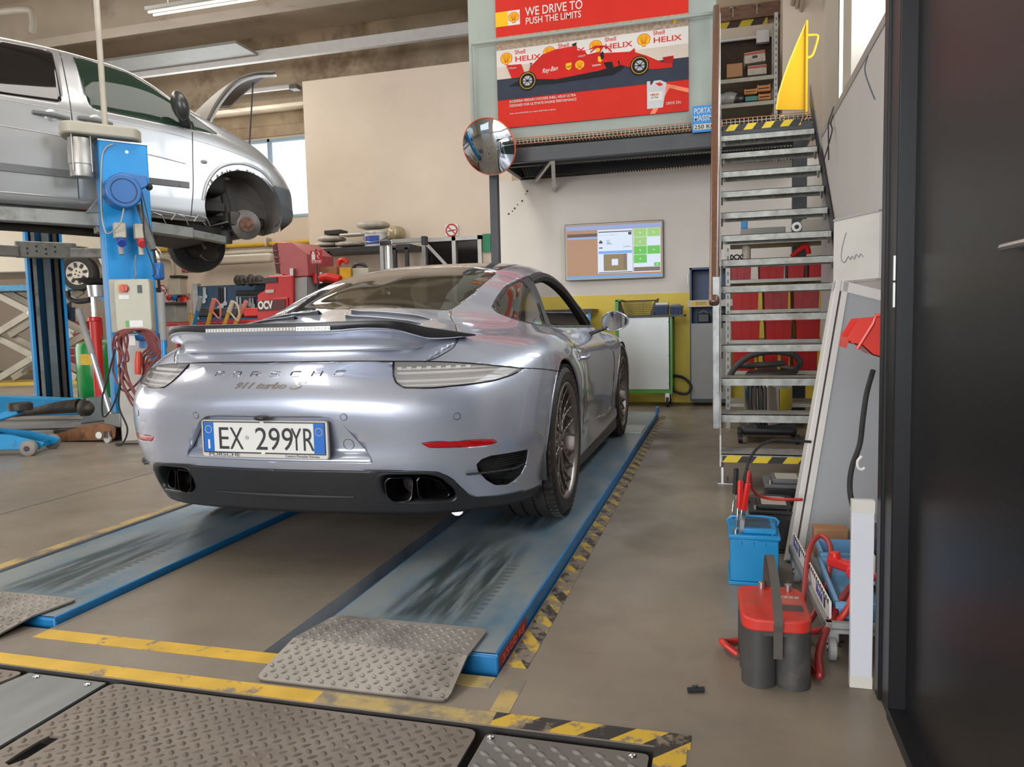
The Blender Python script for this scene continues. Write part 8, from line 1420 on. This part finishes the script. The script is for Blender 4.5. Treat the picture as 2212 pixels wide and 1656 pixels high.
# bench with boxes right of the machine
bs = wbox('side_bench', 668, 800, 612, 618, 9.6, .5, DARKST, 'dark bench behind the car roof carrying cartons and tools', 'bench', bevel=.004)
for k in range(2): a = atY((690, 795)[k], 615, 9.7); MB().box(a.x, a.x + .05, 9.65, 10.05, 0, a.z).build('bench_leg', DARKST, bs)
wbox('carton', 690, 727, 575, 612, 9.7, .3, CARD, 'brown carton on the bench behind the car roof', 'box', bevel=.004); wbox('yellow_case', 734, 756, 577, 612, 9.6, .25, mat('case_orange_yellow', (.68, .36, .02), .45), 'orange-yellow ribbed power unit on the bench', 'power unit'); gu_ = wbox('grey_unit', 762, 795, 578, 612, 9.65, .25, CREAMP, 'pale grey unit with dark handle at the bench end', 'power unit')
for nm, pts, m, r, lb in (('red_drill', [(731, 573), (735, 563), (745, 562), (750, 568)], RED, .035, 'red and black power tool on the yellow unit'), ('red_bag', [(692, 602), (705, 598), (718, 600), (735, 604)], RED, .06, 'crumpled red bag in front of the brown carton'), ('red_bottle', [(684, 612), (683, 600), (684, 590)], RED, .05, 'red bottle beside the carton on the bench'), ('spray_can', [(694, 612), (694, 597), (694, 588)], STEEL, .035, 'tall steel spray can on the bench')): tag(MB().tube([atY(a, b, 9.55) for a, b in pts], r, 10, smooth=4).build(nm, m, smooth=50), lb, nm.split('_')[-1])
MB().tube([atY(a, b, 9.7) for a, b in [(763, 579), (770, 571), (785, 572), (793, 581)]], .025, 8, smooth=4).build('unit_handle', DARKST, gu_, smooth=50)
# wall shelf with bags and bucket
sf = empty('wall_shelf', (-6.15, 10.5, 0), 0, 'black steel rack by the partition carrying bags and a white bucket', 'shelf'); a = atY(690, 537, 10.5); zS = a.z
def sx_(px): return atY(px, 537, 10.5).x + 6.15
MB().box(sx_(668), sx_(886), 0, .48, zS - .08, zS).build('shelf_board', DKBLUE if False else DARKST, sf, bevel=.004)
for px in (706, 848, 874): MB().box(sx_(px), sx_(px) + .05, .0, .05, 0, zS - .05).build('shelf_leg', DARKST, sf)
def bag(px0, px1, py0, py1, label, m, y=10.65, nm='paper_bag'):
    a, b = atY(px0, py1, y), atY(px1, py0, y); o = MB(); w_, h = (b.x - a.x) / 2, (b.z - a.z) / 2; o.ball((0, 0, 0), w_, .16, h, 18, 12); rr_ = random.Random(px0)
    o.v = [(math.copysign(abs(x / w_) ** .55, x) * w_ * (1 + .03 * rr_.uniform(-1, 1)), math.copysign(abs(y_ / .16) ** .6, y_) * .16, math.copysign(abs(z / h) ** .8, z) * h * (1 + .06 * rr_.uniform(-1, 1))) for x, y_, z in o.v]; q = o.build(nm, m, smooth=True); q.location = ((a.x + b.x) / 2, y, (a.z + b.z) / 2); return tag(q, label, 'bag')
BG_ = mat('translucent_grey_bag', (.42, .40, .35), .4, 0, .2, 7, bump=.4, bscale=8)
bag(688, 728, 523, 535, 'flat pale bag at lower left on the wall shelf', BG_); bag(729, 784, 520, 535, 'long pale bag with a dark knot at the shelf front', BG_); bag(691, 743, 509, 524, 'grey crumpled bag stacked on the two flat bags', BG_); bag(775, 838, 476, 497, 'puffy clear bag lying on top of the white bucket', BG_); bag(842, 871, 488, 521, 'golden crinkled bag standing right of the bucket', mat('gold_grey_bag', (.42, .34, .22), .3, .2, .3, 9, bump=.6, bscale=10))
wbox('black_box', 700, 735, 495, 507, 10.55, .25, BLACK, 'small black box on top of the pale bags', 'box'); wbox('white_bracket', 733, 780, 502, 509, 10.5, .25, WHITE, 'white plastic frame lying across the bags', 'frame')
a, b = atY(783, 530, 10.6), atY(835, 498, 10.6); w_ = (b.x - a.x) / 2; bu = empty('white_bucket', ((a.x + b.x) / 2, 10.7, zS), 0, 'white plastic bucket with blue label on the wall shelf', 'bucket'); hB = b.z - zS; MB().lathe([(0, 0), (w_ * .88, 0), (w_, hB - .03), (w_ * 1.04, hB - .03), (w_ * 1.04, hB), (w_ * .95, hB), (w_ * .86, .01)], n=32).build('bucket_body', WHITE, bu, smooth=40); MB().lathe([(w_ * .93, .03), (w_ * .975, hB * .68)], n=16, a0=4.0, a1=5.3).build('bucket_label', mat('blue_violet_label', (.03, .08, .36), .5, 0, .4, 14), bu, solid=.003); text('MAPEI', .06, mat('grey_marker', (.22, .23, .24)), bu, (-w_ * .6, -w_ - .004, hB * .76), fit=w_ * 1.0) if False else text('TEXTIL', .06, mat('grey_marker', (.22, .23, .24)), bu, (-w_ * .6, -w_ - .004, hB * .76), fit=w_ * 1.0); MB().tube([(w_ * math.cos(t), w_ * math.sin(t) * 1.02, hB - .05 - .12 * math.sin(-t)) for t in (-math.pi * i / 12 for i in range(13))], .005, 5).build('bucket_handle', STEEL, bu, smooth=True)
# chrome tube stand with cross arm
ct = empty('chrome_stand', (-3.93, 8.6, 0), 0, 'aluminium column with a flat horizontal arm rising behind the car roof', 'stand'); zc = atY(840, 522, 8.6).z; MB().cyl((0, 0, 0), (0, 0, zc - .03), .045, n=24).build('column_tube', mat('satin_aluminium', (.62, .62, .62), .3, .8, .05), ct, smooth=30); MB().box(-.10, -.055, -.03, .03, 0, zc).build('column_guide', STEEL, ct); MB().box(-.09, .08, -.06, .06, zc - .05, zc + .01).build('top_clamp', CHROME, ct, bevel=.006); MB().box(.05, .45, -.02, .05, zc - .02, zc + .025).build('cross_arm', GP, ct); MB().box(.45, .50, -.04, .06, zc - .06, zc + .04).build('arm_end', BLACK, ct); MB().box(-.25, .25, -.25, .25, 0, .04).build('stand_base', DARKST, ct)
# glazed office opening on the partition
a, b = atY(915, 600, 10.97), atY(1041, 508, 10.97); x0_, x1_, z0_, z1_ = a.x, b.x, 1.2, b.z
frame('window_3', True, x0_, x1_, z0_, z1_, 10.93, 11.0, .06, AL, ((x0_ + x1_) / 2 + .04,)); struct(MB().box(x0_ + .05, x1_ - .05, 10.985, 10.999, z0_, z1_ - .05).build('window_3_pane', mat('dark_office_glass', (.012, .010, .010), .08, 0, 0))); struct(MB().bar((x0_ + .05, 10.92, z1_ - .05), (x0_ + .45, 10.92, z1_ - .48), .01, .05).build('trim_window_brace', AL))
# fluorescent fitting, pipes at upper left
p, q = atY(322, 32, 8.4), atY(600, -6, 8.4); fl = empty('fluorescent_fitting', (p.x, 8.4, p.z), 0, 'long fluorescent ceiling fitting at the top of the photo', 'ceiling light'); L_ = (q - p).length; dz = (q.z - p.z) / L_; MB().bar((0, 0, .05), (L_, 0, .05), .16, .05).build('fitting_body', GP, fl, bevel=.01)
for y in (-.045, .045): MB().cyl((.03, y, .01), (L_ - .03, y, .01), .014, n=10).build('fluorescent_tube', mat('fluorescent_tube_glass', (.95, .86, .72), .3, 0, 0, emis=1.4), fl)
MB().cyl((.3, 0, .05), (.3, 0, 6.25 - p.z), .008, n=6).build('hanger_rod', STEEL, fl); MB().cyl((L_ - .3, 0, .05), (L_ - .3, 0, 6.25 - p.z), .008, n=6).build('hanger_rod', STEEL, fl)
cp = [atY(-40, 30, 10), atY(55, 20, 10), atY(70, 35, 10), atY(70, 70, 10)]; tag(MB().tube(cp, .05, 10, smooth=4).build('ceiling_conduit', CREAMP, smooth=True), 'bent cream pipe under the ceiling at top left', 'pipe')
tag(MB().tube([atY(470, 205, 13.8), atY(632, 186, 13.8)], .05, 8).build('wall_trunking', WHITE, smooth=50), 'white conduit below the big concrete beam', 'conduit'); wbox('wall_junction', 624, 640, 180, 192, 13.7, .2, mat('grey_block', (.15, .14, .13), .5), 'small grey junction box at the end of the white conduit', 'electric box')
for zz in (236, 268, 292): struct(MB().box(-12.0, -6.4, 14.97, 15.0, atY(600, zz, 15).z - .015, atY(600, zz, 15).z + .015).build('trim_wall_line_%d' % zz, CONCW))
struct(MB().box(-12.3, -6.4, 14.985, 15.0, 5.10, 5.6).build('trim_concrete_lintel', CONCW))
